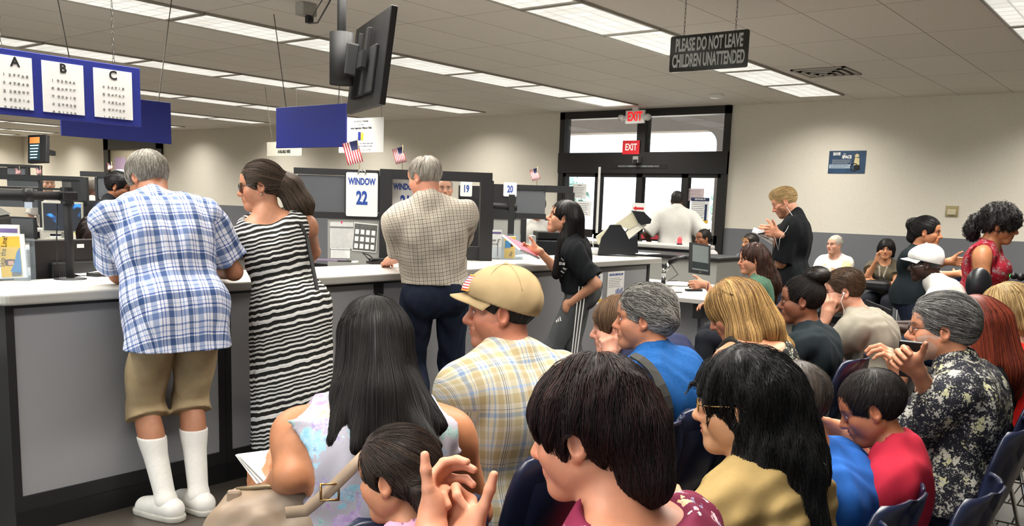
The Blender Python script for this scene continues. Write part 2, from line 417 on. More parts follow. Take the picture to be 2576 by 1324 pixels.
# blue letter board A B C
pA = at_y(350, 172, 4.35); pB = at_y(350, 320, 4.35); zA = (pA.z + pB.z) / 2; hA = (pA.z - pB.z) / 2
o = thing('letter_board', 'long blue hanging board holding three white sheets headed A, B and C', 'sign', (pA.x, 4.35, zA))
MB().box(-.95, 0, -.008, .008, -hA, hA, bev=.003).build('sign_board', m_blue, o)
for (l, px0, px1) in (('A', -5, 81), ('B', 105, 209), ('C', 234, 330)):
    a = at_y(px0, 240, 4.35).x - pA.x; b = at_y(px1, 240, 4.35).x - pA.x
    cx = (a + b) / 2
    q = MB().box(a, b, -.011, -.0085, -hA + .03, hA - .028).build('white_sheet', m_paper, o)
    lettering(l, .058, cx, hA * .62, m_ink, q, -.012, 1, bold=.0015, name='letter')
    rows = {'A': ['1  5 7 7 6 8', '3  4 7 8 4 0', '2  5 8 0 9 7', '6  0 2 3 1 4', '9  7 9 5 0 6'], 'B': ['1  9 5 0 4 6', '0  8 4 9 7 7', '9  0 0 6 1 0', '4  2 9 9 3 8', '8  5 1 3 3 0'], 'C': ['4  5 4 9 1 8', '8  0 4 7 6 3', '7  4 8 2 6 0', '6  9 7 7 2 9', '1  6 0 4 5 7']}[l]
    for r in range(5): lettering(rows[r], .016, cx, hA * .22 - r * .036, m_inkg, q, -.012, 1.5, name='printed_digits')
for px in (5, 287):
    xx = at_y(px, 200, 4.35).x - pA.x
    chain(o, xx, hA, CEIL - zA, r=.003)
# second blue board
p0, p1 = at_y(154, 345, 6.6), at_y(428, 259, 6.6); p2 = at_y(428, 363, 6.6)
zc = (p1.z + p2.z) / 2; hh = (p1.z - p2.z) / 2
o = thing('blank_board', 'plain blue hanging board behind the A B C board', 'sign', ((p0.x + p1.x) / 2, 6.6, zc))
hw = (p1.x - p0.x) / 2
MB().box(-hw, hw, -.008, .008, -hh, hh, bev=.003).build('sign_board', m_blue, o)
MB().tube([(-hw + .12, 0, hh), (-hw - .02, 0, CEIL - zc)], .004, 6).build('hanger_wire', m_steel, o)
MB().tube([(hw - .1, 0, hh), (hw + .04, 0, CEIL - zc)], .004, 6).build('hanger_wire', m_steel, o)
# third blue board
p0, p1, p2 = at_x(696, 272, 4.9), at_x(872, 260, 4.9), at_x(872, 370, 4.9)
zc = (p1.z + p2.z) / 2; hh = (p1.z - p2.z) / 2; hw = (p0.y - p1.y) / 2
o = thing('blank_board', 'plain blue hanging board left of the hanging screen', 'sign', (4.9, (p0.y + p1.y) / 2, zc), RX)
MB().box(-hw, hw, -.008, .008, -hh, hh, bev=.003).build('sign_board', m_blue, o)
MB().tube([(-hw + .13, 0, hh), (-hw - .03, 0, CEIL - zc)], .004, 6).build('hanger_wire', m_steel, o)
MB().tube([(hw - .1, 0, hh), (hw - .03, 0, CEIL - zc)], .004, 6).build('hanger_wire', m_steel, o)

# hanging television seen from behind
TL, TR = at_d(905, 75, 6.1), at_d(985, 12, 5.15); BL, BR = at_d(870, 287, 6.15), at_d(962, 262, 5.25)
ctr = (TL + TR + BL + BR) / 4; ux = ((TR + BR) - (TL + BL)).normalized(); uz0 = ((TL + TR) - (BL + BR)); uz = (uz0 - ux * uz0.dot(ux)).normalized(); uy = uz.cross(ux)
Mt = Matrix((ux, uy, uz)).transposed().to_4x4(); Mt.translation = ctr
tw = ((TR + BR) - (TL + BL)).length / 4; th = uz0.length / 4
tv = thing('hanging_television', 'black flat television hung from a ceiling pole, seen from behind', 'television', ctr)
Ml = Matrix.Translation(-ctr) @ Mt
MB().box(-tw, tw, -.012, .03, -th, th, Ml, bev=.006).build('screen_case', m_black, tv)
MB().box(-tw + .02, tw - .02, .029, .031, -th + .02, th - .02, Ml).build('display', mat('dark_display', '0a0d14', .15), tv)
MB().box(-tw * .62, tw * .62, -.035, -.01, -th * .72, th * .3, Ml, bev=.008).build('back_housing', m_blackm, tv)
m_ = MB()
for x in (-.17, .1): m_.box(x, x + .05, -.06, -.03, -th * .75, th * .7, Ml, bev=.004)
m_.box(-.2, .2, -.085, -.055, -.05, .05, Ml); m_.box(-.1, .06, -.16, -.08, -.1, .1, Ml, bev=.01)
m_.build('mount_bracket', m_blackm, tv)
back = Mt @ Vector((-.02, -.17, 0)) - ctr
pole = MB().tube([(back.x, back.y, back.z - .08), (back.x, back.y, CEIL - ctr.z)], .028, 12).build('ceiling_pole', m_blackm, tv, True)
MB().tube([(back.x, back.y, back.z - .16), (back.x, back.y, back.z + .16)], .075, 16).build('pole_clamp', m_blackm, tv, True)
p = at_z(770, 8, CEIL)
o = thing('junction_box', 'grey box with black plug on the ceiling beside the television pole', 'junction box', (p.x, p.y, CEIL))
MB().box(-.07, .07, -.05, .05, -.1, -.001, bev=.006).build('housing', mat('grey_metal_box', '8d8b86', .5), o)
MB().box(-.03, .03, -.06, -.02, -.16, -.1, bev=.006).build('plug', m_black, o)
tgt = Vector((ctr.x + back.x, ctr.y + back.y, CEIL - .14)) - Vector((p.x, p.y, CEIL))
MB().tube([(0, -.04, -.16), (tgt.x * .3, tgt.y * .3 - .03, -.24), (tgt.x * .7, tgt.y * .7, -.22), tuple(tgt)], .006, 6).build('cable', m_black, o, True)
MB().tube([(0.02, -.04, -.12), (tgt.x * .4, tgt.y * .4, -.15), (tgt.x * .7, tgt.y * .7, -.13), tuple(tgt + Vector((0, 0, .02)))], .004, 6).build('cable', m_black, o, True)

# EXIT signs
y = (7.51 + 7.15) / 2
o = thing('exit_sign', 'white ceiling-mounted EXIT sign with red letters and two emergency lamp heads', 'exit sign', (XW - .3, y - .13, 2.9), RX)
MB().box(-.17, .17, -.02, .02, -.1, .1, bev=.01).build('housing', m_white, o)
t = NT('lit_red'); t.base(t.mix(0.0, 'ff1010', 'ff1010')); t.b.inputs['Emission Color'].default_value = (1, .01, .015, 1); t.b.inputs['Emission Strength'].default_value = .8
lettering('EXIT', .19, 0, 0, t.m, o, -.0215, .66, bold=.006)
MB().box(-.05, .05, -.02, .02, .1, CEIL - 2.9).build('ceiling_mount', m_white, o)
for sx in (-1, 1):
    h = MB().tube([(sx * .17, 0, .01), (sx * .21, 0, .01)], .012, 8).build('lamp_head', m_white, o, True)
    MB().tube([(sx * .23, .04, .0), (sx * .235, -.02, -.01), (sx * .24, -.045, -.015)], [.03, .05, .055], 14).build('reflector', m_white, h, True)
a, b = at_x(1567, 354, XW - .08), at_x(1608, 388, XW - .08)
o = thing('exit_sign', 'red EXIT sign with white letters standing in the transom glass', 'exit sign', (XW - .08, (a.y + b.y) / 2, (a.z + b.z) / 2), RX)
hw, hh = (a.y - b.y) / 2, (a.z - b.z) / 2
MB().box(-hw, hw, -.004, .004, -hh, hh).build('sign_plate', m_red, o)
lettering('EXIT', hh * 1.35, 0, 0, m_white, o, -.0045, .72, bold=.004)
p = at_x(1603, 402, XW - .12)
o = thing('motion_sensor', 'small grey motion sensor above the entrance doors', 'sensor', (XW - .08, p.y, p.z), RX)
MB().box(-.05, .05, -.1, -.0, -.05, .05, bev=.008).build('housing', mat('sensor_grey', '8b8b88', .4), o)
MB().box(-.04, .04, -.104, -.099, -.045, .0).build('lens', m_black, o)
o = thing('door_notice', 'narrow black strip THIS DOOR TO REMAIN UNLOCKED DURING BUSINESS HOURS on the header', 'notice', (XW - .083, 7.23, 2.16), RX)
MB().box(-.5, .5, -.004, .0, -.03, .03).build('strip', m_blackm, o)
lettering('THIS DOOR TO REMAIN UNLOCKED DURING BUSINESS HOURS', .036, 0, 0, m_let, o, -.0045, .72)
# height strip on the door
a = at_x(1507, 425, XW - .1)
o = thing('height_ruler', 'white vertical height ruler strip on the door post', 'ruler', (XW - .08, a.y, 1.7), RX)
MB().box(-.022, .022, -.006, 0, -.62, .45).build('strip', m_white, o)
rb = MB()
for i in range(34): rb.box(-.02, -.02 + (.02 if i % 4 else .03), -.0068, -.006, -.6 + i * .03, -.597 + i * .03)
rb.build('tick_marks', m_ink, o)
# notices taped on the glass
def notice(px0, py0, px1, py1, label, seed, head=None, X=XW - .012, col=None, band=None, rows=7, name='notice', headm=None):
    a, b = at_x(px0, py0, X), at_x(px1, py1, X)
    hw, hh = (a.y - b.y) / 2, (a.z - b.z) / 2
    o = thing(name, label, 'notice', (X, (a.y + b.y) / 2, (a.z + b.z) / 2), RX)
    MB().box(-hw, hw, -.002, 0, -hh, hh).build('sheet', col or m_paper, o)
    top = hh * .8
    if head:
        lettering(head, hh * .17, 0, hh * .8, headm or m_inkg, o, -.0025, min(1, 2.6 * hw / (len(head) * hh * .17)), bold=.001); top = hh * .6
    faux_lines(o, -hw * .85, hw * .85, -hh * .85 + (hh * .25 if band else 0), top, rows, m_inkg, -.0028, .3, seed)
    if band: MB().box(-hw * .95, hw * .95, -.003, -.002, -hh * .95, -hh * .7).build('yellow_band', m_yellow, o)
    return o, hw, hh
notice(1441, 463, 1474, 500, 'white DRIVERS notice taped high on the left door glass', 3, 'DRIVERS')
notice(1443, 506, 1486, 545, 'white notice taped on the left door glass below the DRIVERS notice', 4)
notice(1730, 474, 1770, 506, 'pinkish notice taped on the right door glass', 5, col=mat('pink_paper', 'd9c6c8', .8))
o, hw, hh = notice(1739, 497, 1781, 564, 'poster HERE FOR REAL ID with navy heading on the right door glass', 6, None, X=XW - .02, band=True, rows=10, name='poster')
hd = MB().box(-hw, hw, -.0045, -.0035, hh * .74, hh).build('heading_band', mat('navy_print', '1d2d55', .5), o)
lettering('HERE FOR REAL ID?', hh * .17, 0, hh * .87, m_white, hd, -.005, .62, bold=.001)
MB().box(hw * .55, hw * .8, -.0045, -.003, -hh * .75, hh * .5).build('side_bar', mat('navy_print', '1d2d55', .5), o)
# poster save the space
a, b = at_x(2087, 380, XW - .003), at_x(2175, 437, XW - .003); hw, hh = (a.y - b.y) / 2, (a.z - b.z) / 2
o = thing('poster', 'blue SAVE the SPACE wheelchair parking poster on the right wall', 'poster', (XW - .003, (a.y + b.y) / 2, (a.z + b.z) / 2), RX)
MB().box(-hw, hw, -.003, 0, -hh, hh).build('sheet', mat('poster_blue', '23415f', .4, var=.25, scale=6), o)
lettering('SAVE', hh * .36, -hw * .58, hh * .72, m_white, o, -.0035, .8, bold=.003); lettering('the', hh * .22, -hw * .15, hh * .72, m_white, o, -.0035, .8)
lettering('SPACE', hh * .36, -hw * .02, hh * .45, m_white, o, -.0035, .8, bold=.003)
faux_lines(o, -hw * .8, hw * .3, -hh * .15, hh * .25, 4, m_let, -.0035, .35, 8)
MB().box(-hw * .95, hw * .25, -.0034, -.003, -hh * .55, -hh * .2).build('pale_box', mat('pale_blue_print', '9fb0c0', .5), o)
faux_lines(o, -hw * .85, hw * .15, -hh * .52, -hh * .24, 3, m_ink, -.0038, .3, 9)
fg = MB()
fg.lathe([(.001, .0), (.026, .004), (.028, .03), (.001, .05)], 10, Matrix.Translation((hw * .52, -.003, hh * .42)) @ Matrix.Diagonal((1, .05, 1, 1)))
fg.prism([(hw * .38, -hh * .3), (hw * .68, -hh * .3), (hw * .66, hh * .35), (hw * .42, hh * .4)], -.0042, -.0034)
fg.build('printed_rider', mat('print_cream', 'cdbf8e', .5), o)
wh = MB(); c0 = Vector((hw * .42, -.0046, -hh * .45))
wh.tube([(c0.x + .05 * math.cos(q), c0.y, c0.z + .05 * math.sin(q)) for q in [2 * PI * i / 20 for i in range(21)]], .006, 5, cap=False)
wh.prism([(hw * .4, -hh * .7), (hw * .75, -hh * .7), (hw * .72, -hh * .25), (hw * .42, -hh * .25)], -.0046, -.0036); wh.build('printed_wheelchair', m_ink, o)
lettering('SAVE' [:0] or '.', .02, -hw * .85, -hh * .8, m_white, o, -.0035)
# thermostat
a = at_x(2395, 532, XW)
o = thing('thermostat', 'beige thermostat box in a yellowed frame on the right wall', 'thermostat', (XW, a.y, a.z), RX)
MB().box(-.075, .075, -.012, 0, -.07, .07, bev=.004).build('back_plate', mat('yellowed_plastic', 'a79a70', .5, var=.15, scale=40), o)
MB().box(-.05, .05, -.035, -.01, -.045, .025, bev=.006).build('cover', m_beige, o)
# wall poster self service terminal + applications sign (hanging deep in the staff area)
a, b = at_x(853, 300, 9.0), at_x(965, 383, 9.0); hw, hh = (a.y - b.y) / 2, (a.z - b.z) / 2
o = thing('hanging_banner', 'white Self Service Terminal Registration Without A Wait banner behind the blue board', 'banner', (9.0, (a.y + b.y) / 2, (a.z + b.z) / 2), RX)
MB().box(-hw, hw, -.003, 0, -hh, hh).build('sheet', m_paper, o)
lettering('Self Service Terminal', hh * .2, 0, hh * .82, m_ink, o, -.0035, .75, bold=.001)
lettering('Now Ready', hh * .14, 0, hh * .62, m_ink, o, -.0035, .75)
lettering('Vehicle Registration Without A Wait', hh * .17, 0, hh * .42, m_ink, o, -.0035, .72, bold=.002)
MB().box(-.06, 0, -.004, -.003, -hh * .3, hh * .2).build('blue_picture', m_blue, o); MB().box(0, .06, -.004, -.003, -hh * .3, hh * .15).build('yellow_picture', m_yellow, o)
faux_lines(o, -hw * .7, hw * .7, -hh * .72, -hh * .4, 2, m_inkg, -.0035, .3, 12)
lettering('Save Time, Go Online  www  or call 800', hh * .13, 0, -hh * .85, m_inkg, o, -.0035, .8)
for x in (-hw * .9, hw * .9): MB().tube([(x, 0, hh), (x, 0, CEIL - (a.z + b.z) / 2)], .003, 5).build('hanger_wire', m_steel, o)
a, b = at_x(672, 358, 8.0), at_x(760, 392, 8.0); hw, hh = (a.y - b.y) / 2, (a.z - b.z) / 2
o = thing('hanging_sign', 'pale sign APPLICATION FORMS AVAILABLE HERE hanging behind the plain blue board', 'sign', (8.0, (a.y + b.y) / 2, (a.z + b.z) / 2), RX)
MB().box(-hw, hw, -.004, .004, -hh, hh).build('sign_board', mat('pale_board', 'c9c5b6', .6), o)
lettering('APPLICATION FORMS', hh * .62, 0, hh * .42, m_ink, o, -.005, .62, bold=.003); lettering('AVAILABLE HERE', hh * .62, 0, -hh * .4, m_ink, o, -.005, .62, bold=.003)
MB().tube([(-hw * .7, 0, hh), (-hw * 1.1, 0, CEIL - (a.z + b.z) / 2)], .003, 5).build('hanger_wire', m_steel, o)
MB().tube([(hw * .7, 0, hh), (hw * .7, 0, CEIL - (a.z + b.z) / 2)], .003, 5).build('hanger_wire', m_steel, o)
# far television on the wall by the left
a, b = at_d(70, 345, 19), at_d(118, 405, 19)
o = thing('wall_television', 'tilted portrait television with orange and blue notices high at far left', 'television', (a + b) / 2, R_(-63))
Mr = Euler((R_(-8), R_(-3), 0)).to_matrix().to_4x4()
MB().box(-.22, .24, -.02, .08, -.3, .3, Mr, bev=.01).build('screen_case', m_black, o)
MB().box(-.18, .08, -.024, -.019, -.24, .26, Mr).build('display', mat('screen_dark', '1a2a30', .3, emit=.6), o)
MB().box(-.17, .07, -.026, -.0235, .12, .25, Mr).build('orange_banner', mat('screen_orange', 'd8743a', .3, emit=.8), o)
bl = MB()
for i in range(5): bl.box(-.16, .05 - .01 * i, -.026, -.0235, .06 - i * .065, .085 - i * .065, Mr)
bl.build('notice_lines', mat('screen_lines', '9fc4cc', .3, emit=.8), o)
MB().box(-.05, .05, .08, .5, -.05, .05, Mr).build('wall_arm', m_black, o)
# ================================================================ SERVICE COUNTER
CX = [1.60, 2.665, 3.755, 4.755, 7.10]; CZ = 1.07; CY = 3.97
unit_names = ['leftmost grey counter base unit, behind the man in plaid shirt and shorts', 'grey counter base unit behind the woman in the striped dress', 'grey counter base unit behind the man in the checked shirt', 'long grey counter base unit behind the girl in track pants']
for i in range(4):
    a, b = CX[i], CX[i + 1]
    o = thing('counter_base', unit_names[i], 'counter', ((a + b) / 2, CY, 0), 0, 'counter base units'); hw = (b - a) / 2 - .001
    f = MB(); f.box(-hw, hw, 0, .5, 0, .165); f.box(-hw, hw, 0, .5, 1.0, CZ - .052); f.box(-hw, -hw + .035, 0, .5, .165, 1.0); f.box(hw - .035, hw, 0, .5, .165, 1.0)
    f.build('frame', m_part, o)
    MB().box(-hw + .035, hw - .035, .012, .49, .165, 1.0).build('front_panel', m_panel, o)
    MB().box(-hw, hw, -.008, 0, .0, .1).build('kick_plate', m_black, o)
for i, (a, b, nm) in enumerate(((1.56, 4.918, 'long pale grey laminate worktop of the counter, from the brochure stand to the checked-shirt man'), (4.922, 7.2, 'pale grey laminate worktop of the counter under the vision tester'))):
    w = MB(); poly = rrect(a, b, 3.90, 4.50, .05 if i == 0 else .02, 5)
    w.prism_z(poly, CZ - .05, CZ)
    ob = w.build('worktop', m_grey)
    bv = ob.modifiers.new('round', 'BEVEL'); bv.width = .012; bv.segments = 3; bv.limit_method = 'ANGLE'
    tag(ob, nm, 'worktop')
# customer notices taped on the last base unit
for (x0, x1, z0, z1, hd, lab, sd) in ((6.02, 6.32, .70, .955, 'ATTENTION DMV CUSTOMER', 'white notice with yellow band on the counter front, left of two', 21), (6.40, 6.67, .71, .965, 'ATENCIÓN CLIENTES DEL DMV', 'white Spanish notice on the counter front, right of two', 22)):
    o = thing('notice', lab, 'notice', ((x0 + x1) / 2, CY + .010, (z0 + z1) / 2)); hw, hh = (x1 - x0) / 2, (z1 - z0) / 2
    MB().box(-hw, hw, -.002, 0, -hh, hh).build('sheet', m_paper, o)
    lettering(hd, .026, 0, hh * .78, m_inkb, o, -.0025, .62, bold=.0008)
    faux_lines(o, -hw * .85, hw * .85, -hh * .1, hh * .6, 6, m_inkg, -.0028, .25, sd)
    g = MB()
    for k in range(6): g.tube([(hw * .05 + k * .02, -.003, -hh * .6), (hw * .05 + k * .02, -.003, -hh * .25 + .008 * (k % 3))], .004, 5)
    g.build('printed_figures', m_inkb, o)
    MB().box(-hw, hw, -.003, -.002, -hh * .85, -hh * .68).build('yellow_band', m_yellow, o)

# second counter by the entrance
o = thing('counter_base', 'pale grey counter near the entrance doors where a man in white stands', 'counter', (0, 0, 0))
MB().box(9.9, 10.35, 4.95, 6.9, 0, 1.02).build('carcass', m_panel, o); MB().box(9.88, 9.9, 4.95, 6.9, .0, .1).box(9.88, 9.9, 4.95, 6.9, .98, 1.02).build('black_trim', m_part, o)
ob = MB().box(9.84, 10.4, 4.9, 6.95, 1.02, 1.07, bev=.012).build('worktop', m_grey); tag(ob, 'pale worktop of the counter by the entrance doors', 'worktop')
ob = MB().box(9.2, 9.86, 4.3, 5.6, .0, .95).build('low_partition', m_ltfab); tag(ob, 'pale grey low partition behind the kiosk tablet', 'partition')
ob = MB().box(9.16, 9.9, 4.26, 5.64, .95, .99, bev=.01).build('partition_rail', m_part); tag(ob, 'dark rail capping the pale low partition behind the kiosk', 'rail')
p = at_d(1762, 598 + 8, 10.3)
o = thing('beacon', 'small glowing red lamp on the counter by the entrance', 'lamp', (10.05, 5.22, 1.07))
t = NT('red_glow'); t.base(t.mix(0.0, 'ff2020', 'ff2020')); t.b.inputs['Emission Color'].default_value = (1, .04, .05, 1); t.b.inputs['Emission Strength'].default_value = 2.5
MB().lathe([(.035, 0), (.035, .02), (.03, .02)], 14).build('base', m_black, o, True); MB().lathe([(.03, .02), (.03, .075), (.018, .1), (.004, .104)], 14).build('lens', t.m, o, True)
a = at_d(1608, 525, 9.9)
o = thing('arrow_sign', 'white sheet with a red arrow pointing left, standing on the entrance counter', 'sign', (10.2, 6.25, 1.07), R_(-52))
q = at_d(1606, 530, (10.2 * .78 + 6.25 * .608 + .02)); o.location = (q.x, q.y, q.z)
MB().box(-.09, .09, -.002, .0, -.08, .1).build('sheet', m_paper, o)
MB().prism([(-.075, .03), (-.03, .06), (-.03, .043), (.07, .043), (.07, .013), (-.03, .013), (-.03, -.002)], -.004, -.002).build('red_arrow', m_red, o)
MB().box(-.01, .01, .001, .02, -(q.z - 1.07), .0).box(-.06, .06, -.03, .06, -(q.z - 1.07), -(q.z - 1.07) + .01).build('stand', m_black, o)

# ================================================================ PARTITIONS (45 degree dividers between the staff windows)
S2 = math.sqrt(.5)
class Div:
    def __init__(s, P0, name, label): s.P0 = P0; s.o = thing(name, label, 'partition', (P0[0], P0[1], 0), R_(-45))
    def uz(s, x, y):
        d = ray(x, y); t = (s.P0[0] + s.P0[1]) / (d[0] + d[1]); p = np.array([0, 0, CAMH]) + d * t
        return ((p[0] - s.P0[0]) - (p[1] - s.P0[1])) * S2, p[2]
    def rect(s, mb, x0, y0, x1, y1, ya=-.03, yb=.03, z0=None, z1=None):
        ym = (y0 + y1) / 2; xm = (x0 + x1) / 2
        u0, u1 = s.uz(x0, ym)[0], s.uz(x1, ym)[0]; za, zb = s.uz(xm, y1)[1], s.uz(xm, y0)[1]
        mb.box(u0, u1, ya, yb, za if z0 is None else z0, zb if z1 is None else z1); return mb
    def sub(s, name, label, cat, x, y, yl=-.035):
        u, z = s.uz(x, y); c = S2
        o = thing(name, label, cat, (s.P0[0] + u * c + yl * c, s.P0[1] - u * c + yl * c, z), R_(-45)); return o
D1 = Div((4.75, 4.89), 'cubicle_divider', 'dark framed staff divider between windows 22 and 21 behind the counter')
TZ = 1.725
f = MB()
D1.rect(f, 740, 425, 955, 441, z1=TZ); D1.rect(f, 740, 534, 955, 550); D1.rect(f, 740, 441, 750, 534); D1.rect(f, 868, 441, 955, 534)
f.build('upper_frame', m_part, D1.o)
D1.rect(MB(), 750, 441, 868, 534, -.018, .018).build('fabric_inset', m_fab, D1.o)
D1.rect(MB(), 825, 550, 955, 655, -.02, .02, z0=.75).build('light_panel', m_ltfab, D1.o)
D1.rect(MB(), 955, 429, 986, 655, -.05, .05, z0=.0, z1=TZ + .012).build('post', m_part, D1.o)
f = MB(); D1.rect(f, 986, 429, 1238, 455, -.045, .045, z1=TZ + .012); D1.rect(f, 1206, 455, 1238, 655, -.06, .06, z0=CZ + .001)
D1.rect(f, 986, 618, 1206, 655, -.03, .03, z0=CZ + .001)
f.build('window_frame', m_part, D1.o)
def window_sign(o, hw, hh, num, word=True):
    MB().prism(rrect(-hw, hw, -hh, hh, .012), -.006, 0).build('sign_board', m_white, o)
    if word:
        lettering('WINDOW', hh * .42, 0, hh * .58, m_inkb, o, -.0065, .62, bold=.003); lettering(num, hh * .82, 0, -hh * .18, m_inkb, o, -.0065, .62, bold=.006)
    else: lettering(num, hh * 1.35, 0, -hh * .0, m_inkb, o, -.0065, .62, bold=.003)
o = D1.sub('window_sign', 'white WINDOW 22 sign with blue lettering clipped to the divider', 'sign', 911, 490)
window_sign(o, .117, .162, '22')
cl = MB()
for dx in (-.03, .03): cl.tube([(dx, -.01, .155), (dx * .6, -.012, .18), (0, -.005, .172)], .006, 6)
cl.build('binder_clip', m_chrome, o, True)
o = D1.sub('window_sign', 'white WINDOW 21 sign with blue lettering beside the checked-shirt man', 'sign', 1020, 500, .06)
window_sign(o, .125, .15, '21')
# papers pinned on the light panel
def pinned(D, x0, y0, x1, y1, label, seed, m=None, pic=False, tilt=0):
    o = D.sub('pinned_sheet', label, 'paper', (x0 + x1) / 2, (y0 + y1) / 2, -.024); u0, zt = D.uz(x0, y0); u1, zb = D.uz(x1, y1); hw, hh = (u1 - u0) / 2, (zt - zb) / 2
    o.rotation_euler[1] = tilt
    MB().box(-hw, hw, -.002, 0, -hh, hh).build('sheet', m or m_paper, o)
    if pic:
        MB().box(-hw * .95, hw * .95, -.0028, -.002, -hh * .93, hh * .93).build('dark_print', mat('dark_photo', '5b5c58', .5, var=.3, scale=25), o)
        rnd = random.Random(seed); b = MB()
        for i in range(4):
            for j in range(3): b.box(-hw * .85 + i * hw * .45, -hw * .85 + i * hw * .45 + hw * .3, -.0034, -.0028, -hh * .8 + j * hh * .5, -hh * .8 + j * hh * .5 + hh * .33)
        b.build('light_cards', m_paper, o)
    else: faux_lines(o, -hw * .85, hw * .85, -hh * .9, hh * .55, 12, m_let, -.0026, .2, seed); MB().box(-hw, hw, -.003, -.002, hh * .55, hh * .66).build('dark_line', m_inkg, o)
    return o
pinned(D1, 833, 622, 881, 650, 'blank white sheet hanging below the pinned form under window 22', 30)
o = pinned(D1, 831, 558, 889, 626, 'white form pinned with a pink pin under window 22', 31, mat('form_paper', 'cfcfcc', .8))
MB().lathe([(.006, 0), (.012, -.01), (.01, -.02)], 10, Matrix.Translation((0, -.003, .095)) @ Matrix.Rotation(PI / 2, 4, 'X')).build('pink_pin', mat('pink_pin', 'd0206a', .4), o, True)
pinned(D1, 889, 561, 949, 634, 'dark picture sheet of pale cards pinned under window 22', 32, None, True, R_(4))
# next divider: windows 19 and 20
D2 = Div((6.2, 5.6), 'cubicle_divider', 'dark framed staff divider with number 20, left of the girl holding papers')
f = MB()
D2.rect(f, 1236, 464, 1297, 551); D2.rect(f, 1297, 466, 1372, 478); D2.rect(f, 1297, 537, 1372, 551); D2.rect(f, 1369, 468, 1441, 485); D2.rect(f, 1425, 485, 1441, 655, z0=.0); D2.rect(f, 1372, 548, 1425, 556)
f.build('upper_frame', m_part, D2.o)
D2.rect(MB(), 1297, 478, 1371, 537, -.018, .018).build('fabric_inset', m_fab, D2.o)
D2.rect(MB(), 1240, 551, 1308, 655, -.02, .02, z0=.7).build('lower_panel', m_ltfab, D2.o)
D2.rect(MB(), 1308, 551, 1322, 655, -.03, .03, z0=.0).build('post', m_part, D2.o)
o = D2.sub('number_sign', 'small white number 20 sign on the dark divider', 'sign', 1282, 477); window_sign(o, .062, .065, '20', False)
D3 = Div((5.6, 6.2), 'cubicle_divider', 'dark staff divider with number 19, seen through the window frame')
f = MB(); D3.rect(f, 1152, 468, 1240, 640, z0=0); f.build('panel', m_part, D3.o)
D3.rect(MB(), 1190, 498, 1202, 512, -.036, -.03).build('latch', m_blackm, D3.o)
o = D3.sub('number_sign', 'small white number 19 sign seen through the window frame', 'sign', 1172, 476); window_sign(o, .055, .068, '19', False)
# flags
def flag(px, py, ph, D, label, lean, rz, foot):
    p = at_d(px, py, D); o = thing('flag', label, 'flag', p, rz, 'small desk flags')
    h = ph / FPX * D
    MB().tube([(0, 0, -foot), (lean * .3, 0, h * .5), (lean, 0, h)], .003, 6).build('flag_stick', mat('stick', 'b9a06a', .5), o, True)
    st = Matrix.Translation((lean, 0, h * .93)) @ Matrix.Rotation(R_(74), 4, 'Y')
    W, H = h * .6, h * .42; n = 13
    cols = [mat('flag_red', 'b22a38', .7), mat('flag_white', 'e6e0dc', .7), mat('flag_blue', '2a2f5c', .7)]
    me = MB(); me.cur = 0
    N = 10
    for i in range(13):
        me.cur = 0 if i % 2 == 0 else 1
        for k in range(N):
            x0, x1 = W * k / N, W * (k + 1) / N; z0, z1 = -H * i / 13, -H * (i + 1) / 13
            w0, w1 = .012 * math.sin(6 * k / N) * 1.2, .012 * math.sin(6 * (k + 1) / N) * 1.2
            if i < 7 and k < 4: me.cur = 2
            else: me.cur = 0 if i % 2 == 0 else 1
            me.add([(x0, w0, z0), (x1, w1, z0), (x1, w1, z1), (x0, w0, z1)], [(0, 1, 2, 3)], st)
    me.build('flag_cloth', cols, o, True, fix=False)
flag(905, 440, 92, 6.6, 'small flag on a thin stick above the WINDOW 22 sign', -.02, R_(-45), .02)
flag(1012, 430, 64, 6.75, 'small flag above the divider beside the checked-shirt man', -.0, R_(-45), .01)
flag(1350, 468, 48, 8.35, 'small flag above the divider with number 20', .0, R_(-45), .01)
# ================================================================ ON THE COUNTER
def brochure(o, x0, x1, z0, z1, y, m, name='brochure', tilt=0):
    return MB().box(x0, x1, y, y + .004, z0, z1).build(name, m, o)
# left brochure stand
a = at_z(30, 704, CZ)
o = thing('brochure_stand', 'clear acrylic stand of yellow Skip the Line brochures at the left end of the counter', 'brochure stand', (a.x, a.y, CZ), R_(-40))
s = MB(); s.box(-.09, .09, -.045, -.041, 0, .16); s.box(-.09, .09, .06, .064, 0, .2); s.box(-.09, .09, -.045, .064, 0, .004); s.box(.087, .09, -.045, .064, 0, .16); s.box(-.09, -.087, -.045, .064, 0, .16)
s.build('acrylic_holder', m_acr, o)
br_ = thing('brochure', 'white brochure with yellow Skip the Line panel, front of the left stand', 'brochure', (a.x, a.y, CZ), R_(-40))
br_.rotation_euler = (R_(-5), R_(-4), R_(-40))
for ch in []: pass
MB().box(-.075, .08, -.038, -.020, .006, .215).build('sheets', m_paper, br_)
MB().box(-.03, .062, -.0395, -.038, .012, .205).build('yellow_panel', m_yellow, br_)
lettering('Skip the Line!', .034, -.012, .135, m_ink, br_, -.040, .8, rot=R_(80))
MB().prism([(.01, .04), (.06, .02), (.06, .15), (.045, .13), (.03, .075)], -.0402, -.0395).build('blue_print', mat('print_sky', '3c7fb0', .5), br_)
MB().lathe([(.001, 0), (.022, .002), (.022, .03), (.001, .033)], 12, Matrix.Translation((.012, -.0396, .065)) @ Matrix.Diagonal((1, .04, 1, 1))).build('printed_hair', mat('print_hair', '4a2a1c', .5), br_)
MB().lathe([(.001, 0), (.013, .002), (.013, .02), (.001, .022)], 12, Matrix.Translation((.016, -.0406, .068)) @ Matrix.Diagonal((1, .04, 1, 1))).build('printed_face', mat('print_skin', 'd9a083', .5), br_)
